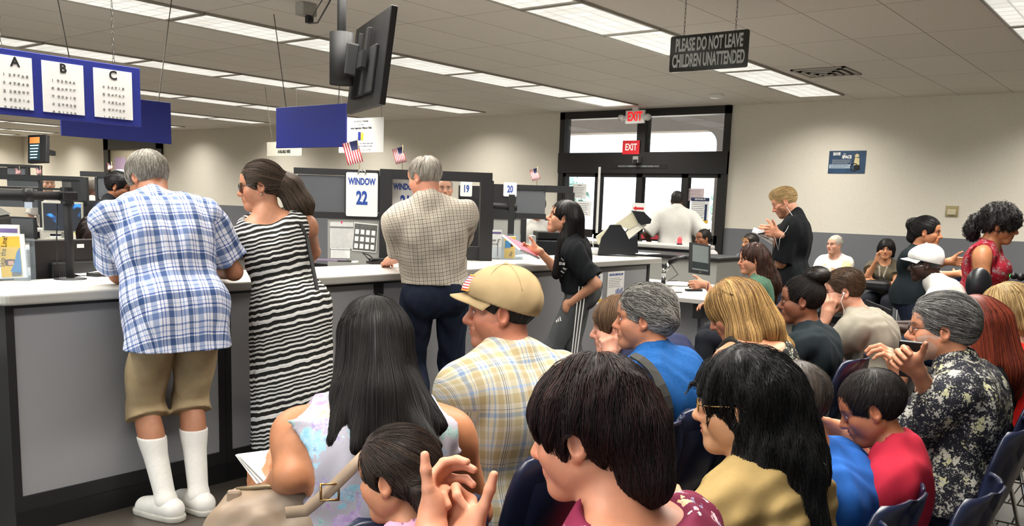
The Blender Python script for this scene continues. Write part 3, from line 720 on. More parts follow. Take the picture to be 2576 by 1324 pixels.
MB().box(.015, .055, -.0402, -.0395, .015, .035).build('printed_mark', m_inkg, br_)
b2 = thing('brochure', 'tall white brochure with a purple band at the back of the left stand', 'brochure', (a.x, a.y, CZ), R_(-40))
MB().box(-.09, .03, .02, .05, .006, .262).build('sheets', m_paper, b2); MB().box(-.088, .028, .0185, .02, .225, .245).build('purple_band', mat('purple_print', '6a5a8c', .5), b2)
# black monitor pole standing on the counter
o = thing('screen_stand', 'black monitor arm post with a round base on the counter left of the plaid man', 'monitor arm', (2.085, 4.40, CZ))
MB().lathe([(.075, 0), (.075, .006), (.03, .012)], 24).build('base_plate', m_black, o, True)
MB().tube([(0, 0, .005), (0, 0, .475)], .02, 14).build('post', m_blackm, o, True)
MB().tube([(0, 0, .37), (0, 0, .45)], .03, 14).box(-.035, .035, -.04, .03, .385, .43, bev=.006).build('collar', m_black, o)
MB().tube([(0, .0, .41), (-.16, .05, .405), (-.17, .05, .405), (-.42, .1, .40)], [.022, .02, .026, .02], 10).build('swing_arm', m_blackm, o, True)
MB().tube([(-.16, .05, .375), (-.16, .05, .44)], .026, 12).build('arm_joint', m_black, o, True)
MB().tube([(-.04, .02, .37), (-.045, .03, .2), (-.05, .03, .01)], .003, 6).build('cable', m_black, o, True)
# monitors with backs to the counter
def monitor(loc, rz, label, w=.52, h=.32, front=None, stand=True, case=None, z0=.08, tilt=0, group=None):
    o = thing('monitor', label, 'monitor', loc, rz, group)
    cs = case or m_black
    MB().box(-w / 2, w / 2, -.02, .015, z0, z0 + h, bev=.006).build('screen_case', cs, o)
    MB().box(-w / 2 + .015, w / 2 - .015, .0152, .017, z0 + .015, z0 + h - .015).build('display', front or mat('display_off', '07090c', .12), o)
    MB().box(-w * .36, w * .36, -.05, -.02, z0 + .05, z0 + h * .68, bev=.008).build('back_housing', cs, o)
    v = MB()
    for k in range(int(w * 60)): v.box(-w * .33 + k * w * .66 / int(w * 60), -w * .33 + k * w * .66 / int(w * 60) + .004, -.0515, -.05, z0 + h * .45, z0 + h * .53)
    v.build('vents', mat('vent_grey', '3a3a3c', .6), o)
    if stand: MB().box(-.03, .03, -.06, -.03, .012, z0 + h * .4, bev=.004).build('neck', cs, o); MB().box(-.13, .13, -.12, .09, 0, .012, bev=.004).build('foot', cs, o)
    return o
def desk(x0, x1, y0, y1, z, label, leg=True, m=None):
    o = thing('desk', label, 'desk', ((x0 + x1) / 2, (y0 + y1) / 2, 0)); hx, hy = (x1 - x0) / 2, (y1 - y0) / 2
    MB().box(-hx, hx, -hy, hy, z - .035, z, bev=.006).build('desk_top', m or m_grey, o)
    for sx in (-1, 1):
        MB().box(sx * (hx - .03) - .02, sx * (hx - .03) + .02, -hy + .02, hy - .02, 0, z - .035).build('end_panel', m_part, o)
    return o
desk(1.3, 4.0, 4.52, 5.2, .75, 'pale staff desk behind the left part of the counter')
mo = monitor((2.33, 4.74, .75), R_(8), 'black monitor seen from behind, just left of the plaid-shirted man', .60, .36, z0=.14)
for x in (-.06, .03):
    MB().box(x, x + .04, -.022, -.0195, .455, .475).build('white_tag', m_white, mo)
tab = mo
# black printer at the left edge behind the brochures
o = thing('printer', 'black office printer behind the brochure stand at far left', 'printer', (1.83, 5.0, .75), R_(-30))
MB().box(-.24, .2, -.2, .2, 0, .62, bev=.02).build('body', m_blackm, o); MB().prism([(-.24, .62), (.2, .62), (.14, .66), (-.24, .68)], -.2, .2).build('lid', mat('printer_lid', '45453f', .5), o)
# papers, pen, magazine, card reader on the worktop
def flat(name, label, cat, px, py, w, l, m, rz=0, z=CZ, th=.002, curl=False):
    p = at_z(px, py, z); b = MB()
    if curl:
        N = 8; vs = []
        for i in range(N + 1):
            u = i / N; zz = .002 + .035 * u ** 3
            vs += [(-w / 2 + w * u, -l / 2, zz), (-w / 2 + w * u, l / 2, zz)]
        b.add(vs, [(2 * i, 2 * i + 2, 2 * i + 3, 2 * i + 1) for i in range(N)]); b.add([(v[0], v[1], v[2] - .0012) for v in vs], [(2 * i, 2 * i + 1, 2 * i + 3, 2 * i + 2) for i in range(N)])
    else: b.box(-w / 2, w / 2, -l / 2, l / 2, 0.0005, th)
    o = b.build(name, m); o.location = (p.x, p.y, z); o.rotation_euler = (0, 0, rz); return tag(o, label, cat)
flat('paper_sheet', 'white form lying on the counter by the plaid man\'s left elbow', 'paper', 205, 703, .3, .21, m_paper, .3)
flat('paper_sheet', 'curled white sheet by the plaid man\'s left arm', 'paper', 242, 690, .2, .16, m_paper, -.2, curl=True)
flat('wallet', 'dark wallet beside the plaid man\'s left elbow', 'wallet', 250, 696, .1, .07, m_black, .3, th=.02)
flat('magazine', 'purple magazine lying on the counter right of the striped dress', 'magazine', 818, 655, .3, .2, mat('magazine_purple', '5a4a62', .4, var=.25, scale=12), -.7, th=.004)
flat('receipt', 'crumpled white slip on the counter below window 22', 'paper', 893, 661, .05, .03, m_paper, .4, th=.012)
p = at_z(870, 660, CZ)
o = MB().tube([(-.06, 0, .008), (.06, 0, .008)], .005, 8).build('pen', m_black); o.location = (p.x, p.y, CZ); o.rotation_euler = (0, 0, -.5); tag(o, 'black pen lying on the counter below window 22', 'pen')
p = at_z(955, 664, CZ)
o = thing('card_reader', 'flat black card reader with a cable on the counter by the checked-shirt man', 'card reader', (p.x, p.y, CZ), -.5)
MB().prism([(-.08, .0), (.08, 0), (.085, .03), (.02, .035), (-.08, .015)], -.06, .06).build('body', m_black, o); MB().box(-.07, .07, -.05, .05, .03, .036).build('top_pad', m_blackm, o)
MB().tube([(-.06, .03, .02), (-.1, .08, .07), (-.04, .14, .05), (.02, .16, .005)], .004, 6).build('cable', m_black, o, True)
flat('passport', 'black wallet on the counter behind the checked-shirt man', 'wallet', 990, 656, .12, .09, m_blackm, -.4, th=.015)
# right brochure stands
P = at_z(1262, 652, CZ)
o = thing('brochure_stand', 'clear acrylic brochure stand on the counter right of the checked-shirt man', 'brochure stand', (P.x, P.y, CZ), R_(-42))
s = MB(); s.box(-.14, .16, -.06, -.056, 0, .1); s.box(-.14, .16, .05, .054, 0, .2); s.box(-.14, .16, -.06, .054, 0, .004); s.box(-.142, -.139, -.06, .12, 0, .15); s.box(.157, .16, -.06, .054, 0, .1); s.build('acrylic_holder', m_acr, o)
b = thing('brochure', 'tall white brochure reading How are we in the right stand', 'brochure', (P.x, P.y, CZ), R_(-42))
MB().box(-.125, -.005, .0, .02, .006, .23).build('sheets', m_paper, b); MB().box(-.1, -.01, -.0012, 0, .2, .215).build('purple_band', mat('purple_print', '6a5a8c', .5), b)
lettering('How', .03, -.075, .15, m_ink, b, -.002, .8); lettering('are we', .024, -.06, .12, m_ink, b, -.002, .8)
MB().tube([(-.035, -.002, .02), (-.035, -.002, .14), (-.027, -.002, .16), (-.015, -.002, .155)], .003, 5).build('printed_mark', m_inkg, b)
b = thing('brochure', 'short yellow brochure with a portrait in the right stand', 'brochure', (P.x, P.y, CZ), R_(-42))
MB().box(.01, .1, -.045, -.02, .006, .185).build('sheets', m_paper, b); MB().box(.012, .098, -.0465, -.045, .01, .18).build('yellow_panel', m_yellow, b)
MB().box(.015, .06, -.048, -.0465, .09, .15).build('blue_print', mat('print_sky', '3c7fb0', .5), b)
MB().lathe([(.001, 0), (.02, .002), (.02, .03), (.001, .034)], 12, Matrix.Translation((.06, -.0468, .1)) @ Matrix.Diagonal((1, .04, 1, 1))).build('printed_hair', mat('print_hair', '4a2a1c', .5), b)
lettering('Skip', .03, .065, .045, m_ink, b, -.048, .8, rot=R_(80))
P = at_z(1300, 642, CZ)
o = thing('card_terminal', 'grey card payment terminal with a dark screen on the counter', 'card terminal', (P.x, P.y, CZ), R_(-35))
MB().prism([(-.1, 0), (.1, 0), (.09, .06), (-.06, .11), (-.1, .05)], -.07, .07).build('body', mat('terminal_grey', 'b8b9b8', .4), o)
Mx = Matrix.Translation((-.01, -.02, .098)) @ Matrix.Rotation(R_(18), 4, 'Y')
MB().box(-.06, .04, -.04, .04, -.002, .004, Mx).build('display', m_black, o)
for i, (px, py, rz) in enumerate(((1350, 648, .1), (1390, 650, -.2), (1330, 650, .4))):
    flat('paper_stack', ['stack of white papers on the counter under the girl\'s hands', 'white papers on the counter nearest the girl in black', 'white papers beside the card terminal'][i], 'papers', px, py, .3, .21, m_paper, rz, th=.012 + .004 * i)
P = at_z(1500, 640, CZ)
o = thing('tissue_box', 'small white box with a cord on the counter left of the vision tester', 'box', (P.x, P.y, CZ), .2)
MB().box(-.06, .06, -.06, .06, 0, .06, bev=.01).build('box', m_white, o); MB().tube([(0, .03, .05), (.01, .05, .14), (.05, .06, .18)], .006, 6).build('cord', m_white, o, True)
# vision tester
VT = thing('vision_tester', 'black and cream eye-test machine on the counter before the doors', 'eye tester', (7.02, 4.27, CZ), R_(-57))
vm = mat('tester_black', '0f1116', .35); vc = mat('tester_cream', 'b9b49c', .4, var=.04)
_u = Vector((math.cos(R_(-57)), math.sin(R_(-57)), 0)); _n = Vector((_u.y, -_u.x, 0))
def VX(px, py):
    d = Vector(ray(px, py)); t_ = _n.dot(Vector((7.02, 4.27, 0))) / _n.dot(d); p = d * t_; return (_u.dot(p - Vector((7.02, 4.27, 0))), max(.001, p.z + CAMH - CZ))
MB().prism([VX(1503, 640), VX(1512, 598), VX(1535, 566), VX(1560, 565), VX(1572, 582), VX(1598, 638)], -.11, .15).build('base_housing', vm, VT)
MB().prism([VX(1505, 616), VX(1499, 596), VX(1531, 572), VX(1536, 580)], -.10, .14).build('rear_plate', vc, VT)
MB().prism([VX(1545, 565), VX(1590, 533), VX(1600, 540), VX(1604, 563), VX(1582, 577)], -.105, .145).build('tube_housing', vc, VT)
MB().prism([VX(1568, 592), VX(1582, 574), VX(1606, 560), VX(1626, 566), VX(1574, 606)], -.10, .14).build('lower_housing', mat('tester_pale', 'd6d4c6', .4), VT)
MB().prism([VX(1588, 530), VX(1618, 533), VX(1637, 552), VX(1634, 562), VX(1612, 566), VX(1604, 560)], -.13, .17).build('viewer_head', vm, VT)
MB().prism([VX(1568, 612), VX(1602, 590), VX(1604, 636), VX(1568, 636)], -.1, .14).build('front_support', vm, VT)
MB().tube([(-.28, -.05, .04), (-.3, -.08, .1), (-.27, -.06, .14)], .007, 6).build('cable', m_white, VT, True)
flat('paper_sheet', 'bright white sheet on the counter end right of the vision tester', 'paper', 1615, 638, .3, .25, m_paper, 0)

# ================================================================ KIOSK DESK
o = thing('kiosk_desk', 'pale kiosk desk with black supports, where a woman with long dark hair sits', 'desk', (7.3, 3.95, 0), 0)
MB().prism_z([(-.38, -.62), (-.34, -.66), (.6, -.66), (1.2, .05), (1.2, .85), (-.165, .85), (-.165, .0), (-.38, .0)], .715, .75).build('desk_top', m_grey, o)
MB().box(-.1, .8, -.5, -.46, .1, .69).box(-.15, -.1, -.46, .8, .1, .69).build('support_panel', m_panel, o); MB().box(-.16, .84, -.52, -.42, 0, .1).box(-.16, -.06, -.42, .82, 0, .1).box(.8, .86, -.52, -.42, .1, .714).prism([(-.34, .58), (.6, .66), (.6, .714), (-.34, .714)], -.58, -.5).build('black_base', m_part, o)
K = at_z(1668, 722, .75)
kt = thing('kiosk_tablet', 'black tablet on a chrome swing arm clamped to the kiosk desk', 'tablet', (K.x, K.y, .75), 0)
def kp(px, py, D=None):
    p = at_d(px, py, D or 8.25); return tuple(p - Vector((K.x, K.y, .75)))
dK = float(K.x * .7803 + K.y * .6082 + .111)
MB().box(-.09, .09, -.06, .06, 0, .01, bev=.003).build('clamp_plate', m_chrome, kt)
MB().tube([(0, 0, .01), (0, 0, .09)], .022, 12).build('lower_joint', m_black, kt, True); MB().tube([(0, 0, .09), (0, 0, .19)], .022, 14).build('post', m_chrome, kt, True); MB().tube([(0, 0, .19), (0, 0, .23)], .025, 12).build('post_cap', m_black, kt, True)
e = kp(1684, 660, dK); e2 = kp(1728, 648, dK - .1)
MB().tube([(0, .0, .13), ((e[0]) * .7, e[1] * .7, e[2] * .8), e], [.016, .018, .02], 10).build('chrome_arm', m_chrome, kt, True)
MB().tube([e, ((e[0] + e2[0]) / 2, (e[1] + e2[1]) / 2, (e[2] + e2[2]) / 2 + .012), e2], [.03, .028, .022], 10).build('swing_arm', m_black, kt, True)
c0 = kp(1760, 652, dK - .12)
Mk = Matrix.Translation(c0) @ Euler((R_(-14), R_(7), R_(-30))).to_matrix().to_4x4()
MB().box(-.12, .12, -.012, .012, -.15, .15, Mk, bev=.006).build('tablet_case', m_black, kt)
MB().box(-.092, .092, -.0135, -.0119, -.115, .13, Mk).build('display', mat('tablet_screen', '6f7675', .15, var=.05, emit=.12), kt)
MB().box(-.092, .092, -.0142, -.0135, -.1, -.035, Mk).build('screen_panel', mat('tablet_dark', '2f3536', .2), kt)
MB().box(-.012, .012, -.0142, -.0119, -.138, -.125, Mk).build('home_button', m_steel, kt)
MB().tube([e, (e[0] + .1, e[1] - .05, e[2] - .12), (.03, .02, .02), (.16, -.1, .006), (.3, -.2, .006)], .004, 6).build('cable', m_black, kt, True)
b = flat('card_scanner', 'black flat scanner on the kiosk desk under the woman\'s hand', 'scanner', 1745, 733, .16, .05, m_black, -.6, .75, .02)
flat('pen', 'black pen on the kiosk desk front edge', 'pen', 1700, 737, .12, .012, m_black, -.7, .75, .008)
flat('cable_end', 'short black cable end on the kiosk desk behind the tablet post', 'cable', 1690, 708, .14, .008, m_black, -.5, .75, .006)

# ================================================================ STAFF AREA, FAR LEFT
D4 = Div((4.1, 8.0), 'cubicle_divider', 'dark framed divider left of the plaid-shirted man, with a grey inset')
f = MB(); D4.rect(f, 204, 433, 330, 446); D4.rect(f, 204, 446, 221, 520); D4.rect(f, 242, 446, 248, 520); D4.rect(f, 204, 506, 330, 600, z0=0); f.build('upper_frame', m_part, D4.o)
D4.rect(MB(), 248, 446, 330, 500, -.018, .018).build('fabric_inset', m_fab, D4.o)
o = D4.sub('number_sign', 'white sign top of the divider behind the plaid man\'s head', 'sign', 313, 441); window_sign(o, .06, .05, '11', False)
D5 = Div((3.9, 8.9), 'cubicle_divider', 'long dark partition at far left with two grey insets')
f = MB(); D5.rect(f, -80, 440, 206, 453); D5.rect(f, 160, 453, 206, 540); D5.rect(f, -80, 470, 160, 476); D5.rect(f, 98, 476, 106, 540); f.build('frame', m_part, D5.o)
D5.rect(MB(), -80, 476, 98, 520, -.018, .018).build('fabric_inset', m_fab, D5.o); D5.rect(MB(), 20, 453, 98, 470, -.018, .018).build('fabric_inset', m_fab, D5.o)
D6 = Div((4.6, 11.0), 'cubicle_divider', 'distant dark window frame below the wall television at far left')
f = MB(); D6.rect(f, -80, 413, 104, 420); D6.rect(f, 97, 420, 104, 450, z0=0); D6.rect(f, 66, 420, 74, 450); D6.rect(f, -80, 420, 20, 450); f.build('frame', m_part, D6.o)
D6.rect(MB(), 20, 420, 66, 450, -.018, .018).build('fabric_inset', m_fab, D6.o)
def onflag(D, px, py, ph, label):
    u, z = D.uz(px, py); x = D.P0[0] + u * S2; y = D.P0[1] - u * S2; flag(px, py, ph, float(x * .7803 + y * .6082 - .1457 * (z - CAMH)), label, .0, R_(-45), .04)
onflag(D5, 50, 449, 30, 'small flag at far left, on the partition below the wall television')
onflag(D5, 102, 448, 30, 'small flag at far left on the partition post')
onflag(D4, 281, 437, 30, 'small flag left of the plaid-shirted man')
desk(1.5, 3.0, 6.0, 6.6, .95, 'pale staff desk under the paper stacks at left', m=m_grey)
desk(1.8, 3.7, 7.5, 8.1, 1.02, 'pale long shelf desk below the far left partitions', m=m_grey)
Q = lambda px, py, z: at_z(px, py, z)
p = at_d(160, 585, 7.9)
t = NT('desk_display'); tc = t.n('ShaderNodeTexCoord'); nz = t.n('ShaderNodeTexNoise', i_Scale=6.0); t.l(tc.outputs['Object'], nz.inputs[0])
cc = t.ramp(nz.outputs['Fac'], [(.0, lin('0b0e12')[:3]), (.56, lin('0e1420')[:3]), (.6, lin('2a78d0')[:3]), (.7, lin('3a8ee0')[:3])]); t.base(cc); t.l(cc, t.b.inputs['Emission Color']); t.b.inputs['Emission Strength'].default_value = .5
mo = monitor((p.x, p.y, p.z - .06), R_(140), 'grey framed monitor with a blue picture on the staff desk at left', .34, .27, t.m, True, mat('bezel_grey', '9c9a8e', .4), .06)
for i, (px, py, th, ww) in enumerate(((88, 604, .075, .24), (130, 607, .05, .26))):
    flat('paper_ream', ['thick stack of white paper on the left staff desk, left one', 'lower stack of white paper on the left staff desk, right one'][i], 'papers', px, py, ww, .2, m_paper, -.75, .95, th)
flat('folder', 'grey folder lying behind the paper stacks on the left staff desk', 'folder', 120, 588, .5, .3, mat('folder_grey', '77756c', .6), -.7, .95, .01)
flat('sticky_pad', 'yellow note pad beside the bent staff woman\'s head', 'note pad', 196, 590, .08, .08, mat('sticky_yellow', 'dedb5a', .7), -.5, .95, .03)
o = D5.sub('note_sheet', 'pale blue note pinned low on the far left partition', 'note', 74, 512, -.024); MB().box(-.035, .035, -.003, 0, -.045, .04).build('sheet', mat('blue_paper', 'b8c4d4', .8), o)
o = D5.sub('sticky_note', 'yellow sticky note on the far left partition', 'note', 48, 486, -.024); MB().box(-.03, .03, -.003, 0, -.025, .025).build('sheet', mat('sticky_yellow', 'dedb5a', .7), o)
p = at_d(85, 515, 8.3)
o = thing('desk_printer', 'white and dark small printer on the far left shelf desk', 'printer', (p.x, p.y, 1.02), R_(-45)); MB().box(-.12, .1, -.1, .1, 0, .12, bev=.01).build('body', mat('printer_white', 'c2c0b6', .5), o); MB().box(.0, .08, -.102, -.09, .03, .09).build('slot', m_black, o)
p = at_d(42, 505, 8.0)
monitor((p.x, p.y, 1.02), R_(120), 'dark monitor on the far left shelf desk under the arm', .36, .2, None, True, None, .03)
p = at_d(296, 416, 9.9)
o = MB().box(-.05, .05, -.003, 0, -.05, .05).build('pink_note', mat('lilac_paper', 'c9b0cc', .8)); o.location = at_x(303, 424, XW - .01); o.scale = (6, 1, 6); o.rotation_euler = (0, 0, RX); tag(o, 'lilac paper square on the far pale door', 'note')
# monitor and printer between the right dividers
p = at_d(1395, 600, 8.9)
o = thing('office_printer', 'dark grey office printer behind the girl holding papers', 'printer', (p.x, p.y, .75), R_(-45)); MB().box(-.2, .2, -.2, .2, 0, .42, bev=.015).build('body', mat('printer_dark', '1b1d22', .4), o); MB().box(-.2, .2, -.2, .15, .425, .5, bev=.01).build('paper_tray', m_black, o); MB().box(-.15, .1, -.203, -.2, .27, .3).build('slot', m_blackm, o)
p = at_d(1340, 590, 8.7)
o = thing('form_rack', 'white rack with slanted trays behind the girl\'s papers', 'rack', (p.x, p.y, .75), R_(-45)); MB().box(-.02, .02, -.1, .1, 0, .46).build('side_plate', m_white, o)
r_ = MB()
for k in range(3): r_.box(-.14, -.02, -.1, .1, .12 + k * .1, .125 + k * .1)
r_.build('tray', m_white, o)
desk(6.4, 7.4, 5.6, 6.3, .75, 'pale staff desk behind the right dividers')
p = at_d(1283, 545, 7.7)
o = thing('screen_stand', 'black monitor arm post behind the counter, left of the number 20 divider', 'monitor arm', (p.x, p.y, CZ), R_(-45))
DD = at_z(1283, 640, CZ); o.location = (DD.x, DD.y, CZ)
MB().lathe([(.06, 0), (.06, .006), (.025, .012)], 20).build('base_plate', m_black, o, True)
MB().box(-.025, .025, -.025, .025, .01, .52).build('post', m_blackm, o); MB().tube([(.05, 0, .41), (-.16, .02, .42), (-.19, .02, .42)], [.03, .025, .03], 10).build('swing_arm', m_blackm, o, True)

# ================================================================ WAITING CHAIRS
def chair_mesh():
    prof = [(.238, .408), (.230, .430), (.20, .438), (.12, .428), (.03, .415), (-.07, .41), (-.14, .425), (-.185, .465), (-.21, .53), (-.232, .61), (-.25, .69), (-.266, .755), (-.274, .79), (-.279, .806)]
    wid = [.222, .232, .236, .24, .24, .238, .235, .232, .232, .232, .228, .214, .190, .160]
    N = 16; n = len(prof); W = N + 1; vs = []
    for j, ((y, z), w) in enumerate(zip(prof, wid)):
        back = max(0, min(1, (j - 5) / 4))
        for i in range(W):
            u = 2 * i / N - 1; e = u ** 4 * .45 + u * u * .55
            vs.append(Vector((u * w, y + back * .055 * e, z + (1 - back) * .028 * e)))
    def nv(i, j):
        a = vs[min(j + 1, n - 1) * W + i] - vs[max(j - 1, 0) * W + i]; b = vs[j * W + min(i + 1, N)] - vs[j * W + max(i - 1, 0)]
        return b.cross(a).normalized()
    th = .010; low = [vs[j * W + i] - nv(i, j) * th * (1 if nv(i, j).z > -.2 else -1) for j in range(n) for i in range(W)]
    M_ = n * W; fs = []
    for j in range(n - 1):
        for i in range(N):
            q = (j * W + i, j * W + i + 1, (j + 1) * W + i + 1, (j + 1) * W + i); fs.append(q); fs.append(tuple(k + M_ for k in q[::-1]))
    ring = [i for i in range(W)] + [j * W + N for j in range(1, n)] + [(n - 1) * W + i for i in range(N - 1, -1, -1)] + [j * W for j in range(n - 2, 0, -1)]
    for k in range(len(ring)): a, b = ring[k], ring[(k + 1) % len(ring)]; fs.append((a, b, b + M_, a + M_))
    me = bpy.data.meshes.new('seat_shell'); me.from_pydata([v[:] for v in vs + low], [], fs)
    bm = bmesh.new(); bm.from_mesh(me); bmesh.ops.recalc_face_normals(bm, faces=bm.faces[:]); bm.to_mesh(me); bm.free()
    me.polygons.foreach_set('use_smooth', [True] * len(me.polygons)); me.materials.append(m_navy); return me
def make_chair():
    o = thing('shell_chair', 'x', 'chair')
    s = bpy.data.objects.new('seat_shell', chair_mesh()); COL.objects.link(s); s.parent = o
    for sx in (-1, 1):
        for (yt, yb) in ((.15, .2), (-.12, -.24)):
            MB().tube([(sx * .12, yt, .405), (sx * .19, yt, .395), (sx * .215, (yt * .8 + yb * .2), .37), (sx * .235, yb, .02), (sx * .235, yb, 0.0)], .0095, 8).build('leg', m_chrome, o, True)
        MB().tube([(sx * .235 + .02 * math.cos(q) * sx + .02 * sx, -.02 + .05 * math.sin(q), .36) for q in [2 * PI * k / 14 for k in range(15)]], .006, 6, cap=False).build('ganging_ring', m_chrome, o, True)
    r = MB()
    for k in range(9): r.tube([(-.2, -.16 + k * .04, .20), (.2, -.16 + k * .04, .20)], .003, 5)
    for sx in (-1, 1): r.tube([(sx * .2, .18, .21), (sx * .2, .0, .20), (sx * .2, -.2, .20)], .004, 5)
    for sx in (-1, 1):
        r.tube([(sx * .2, .15, .2), (sx * .225, .17, .24)], .004, 5); r.tube([(sx * .2, -.17, .2), (sx * .225, -.18, .24)], .004, 5)
    r.build('book_rack', m_steel, o, True)
    r = MB(); r.tube([(-.19, .15, .40), (.19, .15, .40)], .008, 6); r.tube([(-.19, -.12, .40), (.19, -.12, .40)], .008, 6); r.build('under_frame', m_chrome, o, True)
    return o
chair0 = make_chair(); _cf = [True]
def chair(x, y, rz, label, group='navy shell chairs'):
    o = chair0 if _cf[0] else copy_tree(chair0); _cf[0] = False
    o.location = (x, y, 0); o.rotation_euler = (0, 0, R_(rz)); o['label'] = label; o['group'] = group; return o
# ================================================================ PEOPLE: implicit surfaces
f32 = np.float32
def V(*a): return np.array(a if len(a) > 1 else a[0], dtype=float)
def nrm(v): v = np.asarray(v, float); return v / (np.linalg.norm(v) + 1e-12)
def rotz(a): c, s = math.cos(a), math.sin(a); return np.array([[c, -s, 0], [s, c, 0], [0, 0, 1.]])
def rotx(a): c, s = math.cos(a), math.sin(a); return np.array([[1., 0, 0], [0, c, -s], [0, s, c]])
def roty(a): c, s = math.cos(a), math.sin(a); return np.array([[c, 0, s], [0, 1., 0], [-s, 0, c]])
class Field:
    def __init__(s, lo, hi, h, fine=()):
        s.ax = []
        for k in range(3):
            iv = [(c[k] - r, c[k] + r, hf) for c, r, hf in fine]; x = lo[k]; out = [x]
            while x < hi[k]:
                st = h
                for a, b, hf in iv:
                    if a - h * .5 <= x <= b: st = min(st, hf)
                x += st; out.append(x)
            s.ax.append(np.array(out, f32))
        s.d = np.full([len(a) for a in s.ax], 9.0, f32)
    def win(s, lo, hi):
        sl = []
        for k in range(3):
            i = max(0, int(np.searchsorted(s.ax[k], lo[k])) - 1); j = min(len(s.ax[k]), int(np.searchsorted(s.ax[k], hi[k])) + 1)
            if j - i < 1: return None
            sl.append(slice(i, j))
        return tuple(sl)
    def put(s, lo, hi, fn, k, sub=False):
        m = k + .03; sl = s.win(np.asarray(lo) - m, np.asarray(hi) + m)
        if sl is None: return
        X = s.ax[0][sl[0]][:, None, None]; Y = s.ax[1][sl[1]][None, :, None]; Z = s.ax[2][sl[2]][None, None, :]
        v = fn(X, Y, Z).astype(f32); c = s.d[sl]
        if sub: c = -c
        if k > 0:
            h = np.maximum(k - np.abs(c - v), 0) / k; r = np.minimum(c, v) - h * h * (k * .25)
        else: r = np.minimum(c, v)
        s.d[sl] = -r if sub else r
    def cone(s, a, b, ra, rb, k=.01, sub=False, cut=None):
        a = np.asarray(a, float); b = np.asarray(b, float); ba = b - a; L2 = float(ba @ ba) + 1e-9; R = max(ra, rb)
        def fn(X, Y, Z):
            px, py, pz = X - f32(a[0]), Y - f32(a[1]), Z - f32(a[2])
            t0 = (px * f32(ba[0]) + py * f32(ba[1]) + pz * f32(ba[2])) / f32(L2); t = np.clip(t0, 0, 1)
            q = np.sqrt((px - t * f32(ba[0])) ** 2 + (py - t * f32(ba[1])) ** 2 + (pz - t * f32(ba[2])) ** 2) - (f32(ra) + f32(rb - ra) * t)
            if cut == 'b': q = np.maximum(q, (t0 - 1) * f32(math.sqrt(L2)))
            elif cut == 'ab': q = np.maximum(q, np.maximum(t0 - 1, -t0) * f32(math.sqrt(L2)))
            return q
        s.put(np.minimum(a, b) - R, np.maximum(a, b) + R, fn, k, sub)
    def ell(s, c, r, R=None, k=.01, sub=False):
        c = np.asarray(c, float); r = np.asarray(r, float); R = np.eye(3) if R is None else np.asarray(R)
        ext = np.sqrt(((R * r[None, :]) ** 2).sum(1))
        def fn(X, Y, Z):
            px, py, pz = X - f32(c[0]), Y - f32(c[1]), Z - f32(c[2])
            k0 = 0; k1 = 0
            for i in range(3):
                q = (px * f32(R[0, i]) + py * f32(R[1, i]) + pz * f32(R[2, i])) / f32(r[i]); k0 = k0 + q * q; k1 = k1 + (q / f32(r[i])) ** 2
            k0 = np.sqrt(k0); return k0 * (k0 - 1) / np.sqrt(k1 + 1e-9)
        s.put(c - ext, c + ext, fn, k, sub)
    def cut(s, n, p):       # keep n.(x-p) < 0
        n = nrm(n); o = float(n @ np.asarray(p, float))
        s.d = np.maximum(s.d, (s.ax[0] * f32(n[0]))[:, None, None] + (s.ax[1] * f32(n[1]))[None, :, None] + (s.ax[2] * f32(n[2]))[None, None, :] - f32(o))
    def fold(s, amp, seed, wl=.09, dirw=(1, 1, .45)):
        idx = np.nonzero(np.abs(s.d) < .03)
        if len(idx[0]) == 0: return
        P = np.stack([s.ax[k][idx[k]] for k in range(3)], 1).astype(f32); rnd = np.random.RandomState(seed); o = np.zeros(len(P), f32)
        for i in range(7):
            kv = rnd.normal(size=3) * np.asarray(dirw); kv = kv / np.linalg.norm(kv) * (2 * PI / (wl * rnd.uniform(.6, 2.2)))
            q = P @ kv.astype(f32) + f32(rnd.uniform(0, 6.28)); o += np.sin(q + f32(.8) * np.sin(q * f32(.37) + P[:, 2] * f32(9)))
        s.d[idx] += f32(amp) * o / f32(2.6)
    def sample(s, P, grad=False):
        P = np.asarray(P, f32); I = []; F = []
        for k in range(3):
            i = np.clip(np.searchsorted(s.ax[k], P[:, k]) - 1, 0, len(s.ax[k]) - 2); I.append(i)
            F.append(np.clip((P[:, k] - s.ax[k][i]) / (s.ax[k][i + 1] - s.ax[k][i]), 0, 1))
        c = {}
        for a in (0, 1):
            for b in (0, 1):
                for e in (0, 1): c[a, b, e] = s.d[I[0] + a, I[1] + b, I[2] + e]
        x, y, z = F
        def tri():
            c00 = c[0, 0, 0] * (1 - x) + c[1, 0, 0] * x; c10 = c[0, 1, 0] * (1 - x) + c[1, 1, 0] * x; c01 = c[0, 0, 1] * (1 - x) + c[1, 0, 1] * x; c11 = c[0, 1, 1] * (1 - x) + c[1, 1, 1] * x
            return (c00 * (1 - y) + c10 * y) * (1 - z) + (c01 * (1 - y) + c11 * y) * z
        d = tri()
        if not grad: return d
        gx = ((c[1, 0, 0] - c[0, 0, 0]) * (1 - y) + (c[1, 1, 0] - c[0, 1, 0]) * y) * (1 - z) + ((c[1, 0, 1] - c[0, 0, 1]) * (1 - y) + (c[1, 1, 1] - c[0, 1, 1]) * y) * z
        gy = ((c[0, 1, 0] - c[0, 0, 0]) * (1 - x) + (c[1, 1, 0] - c[1, 0, 0]) * x) * (1 - z) + ((c[0, 1, 1] - c[0, 0, 1]) * (1 - x) + (c[1, 1, 1] - c[1, 0, 1]) * x) * z
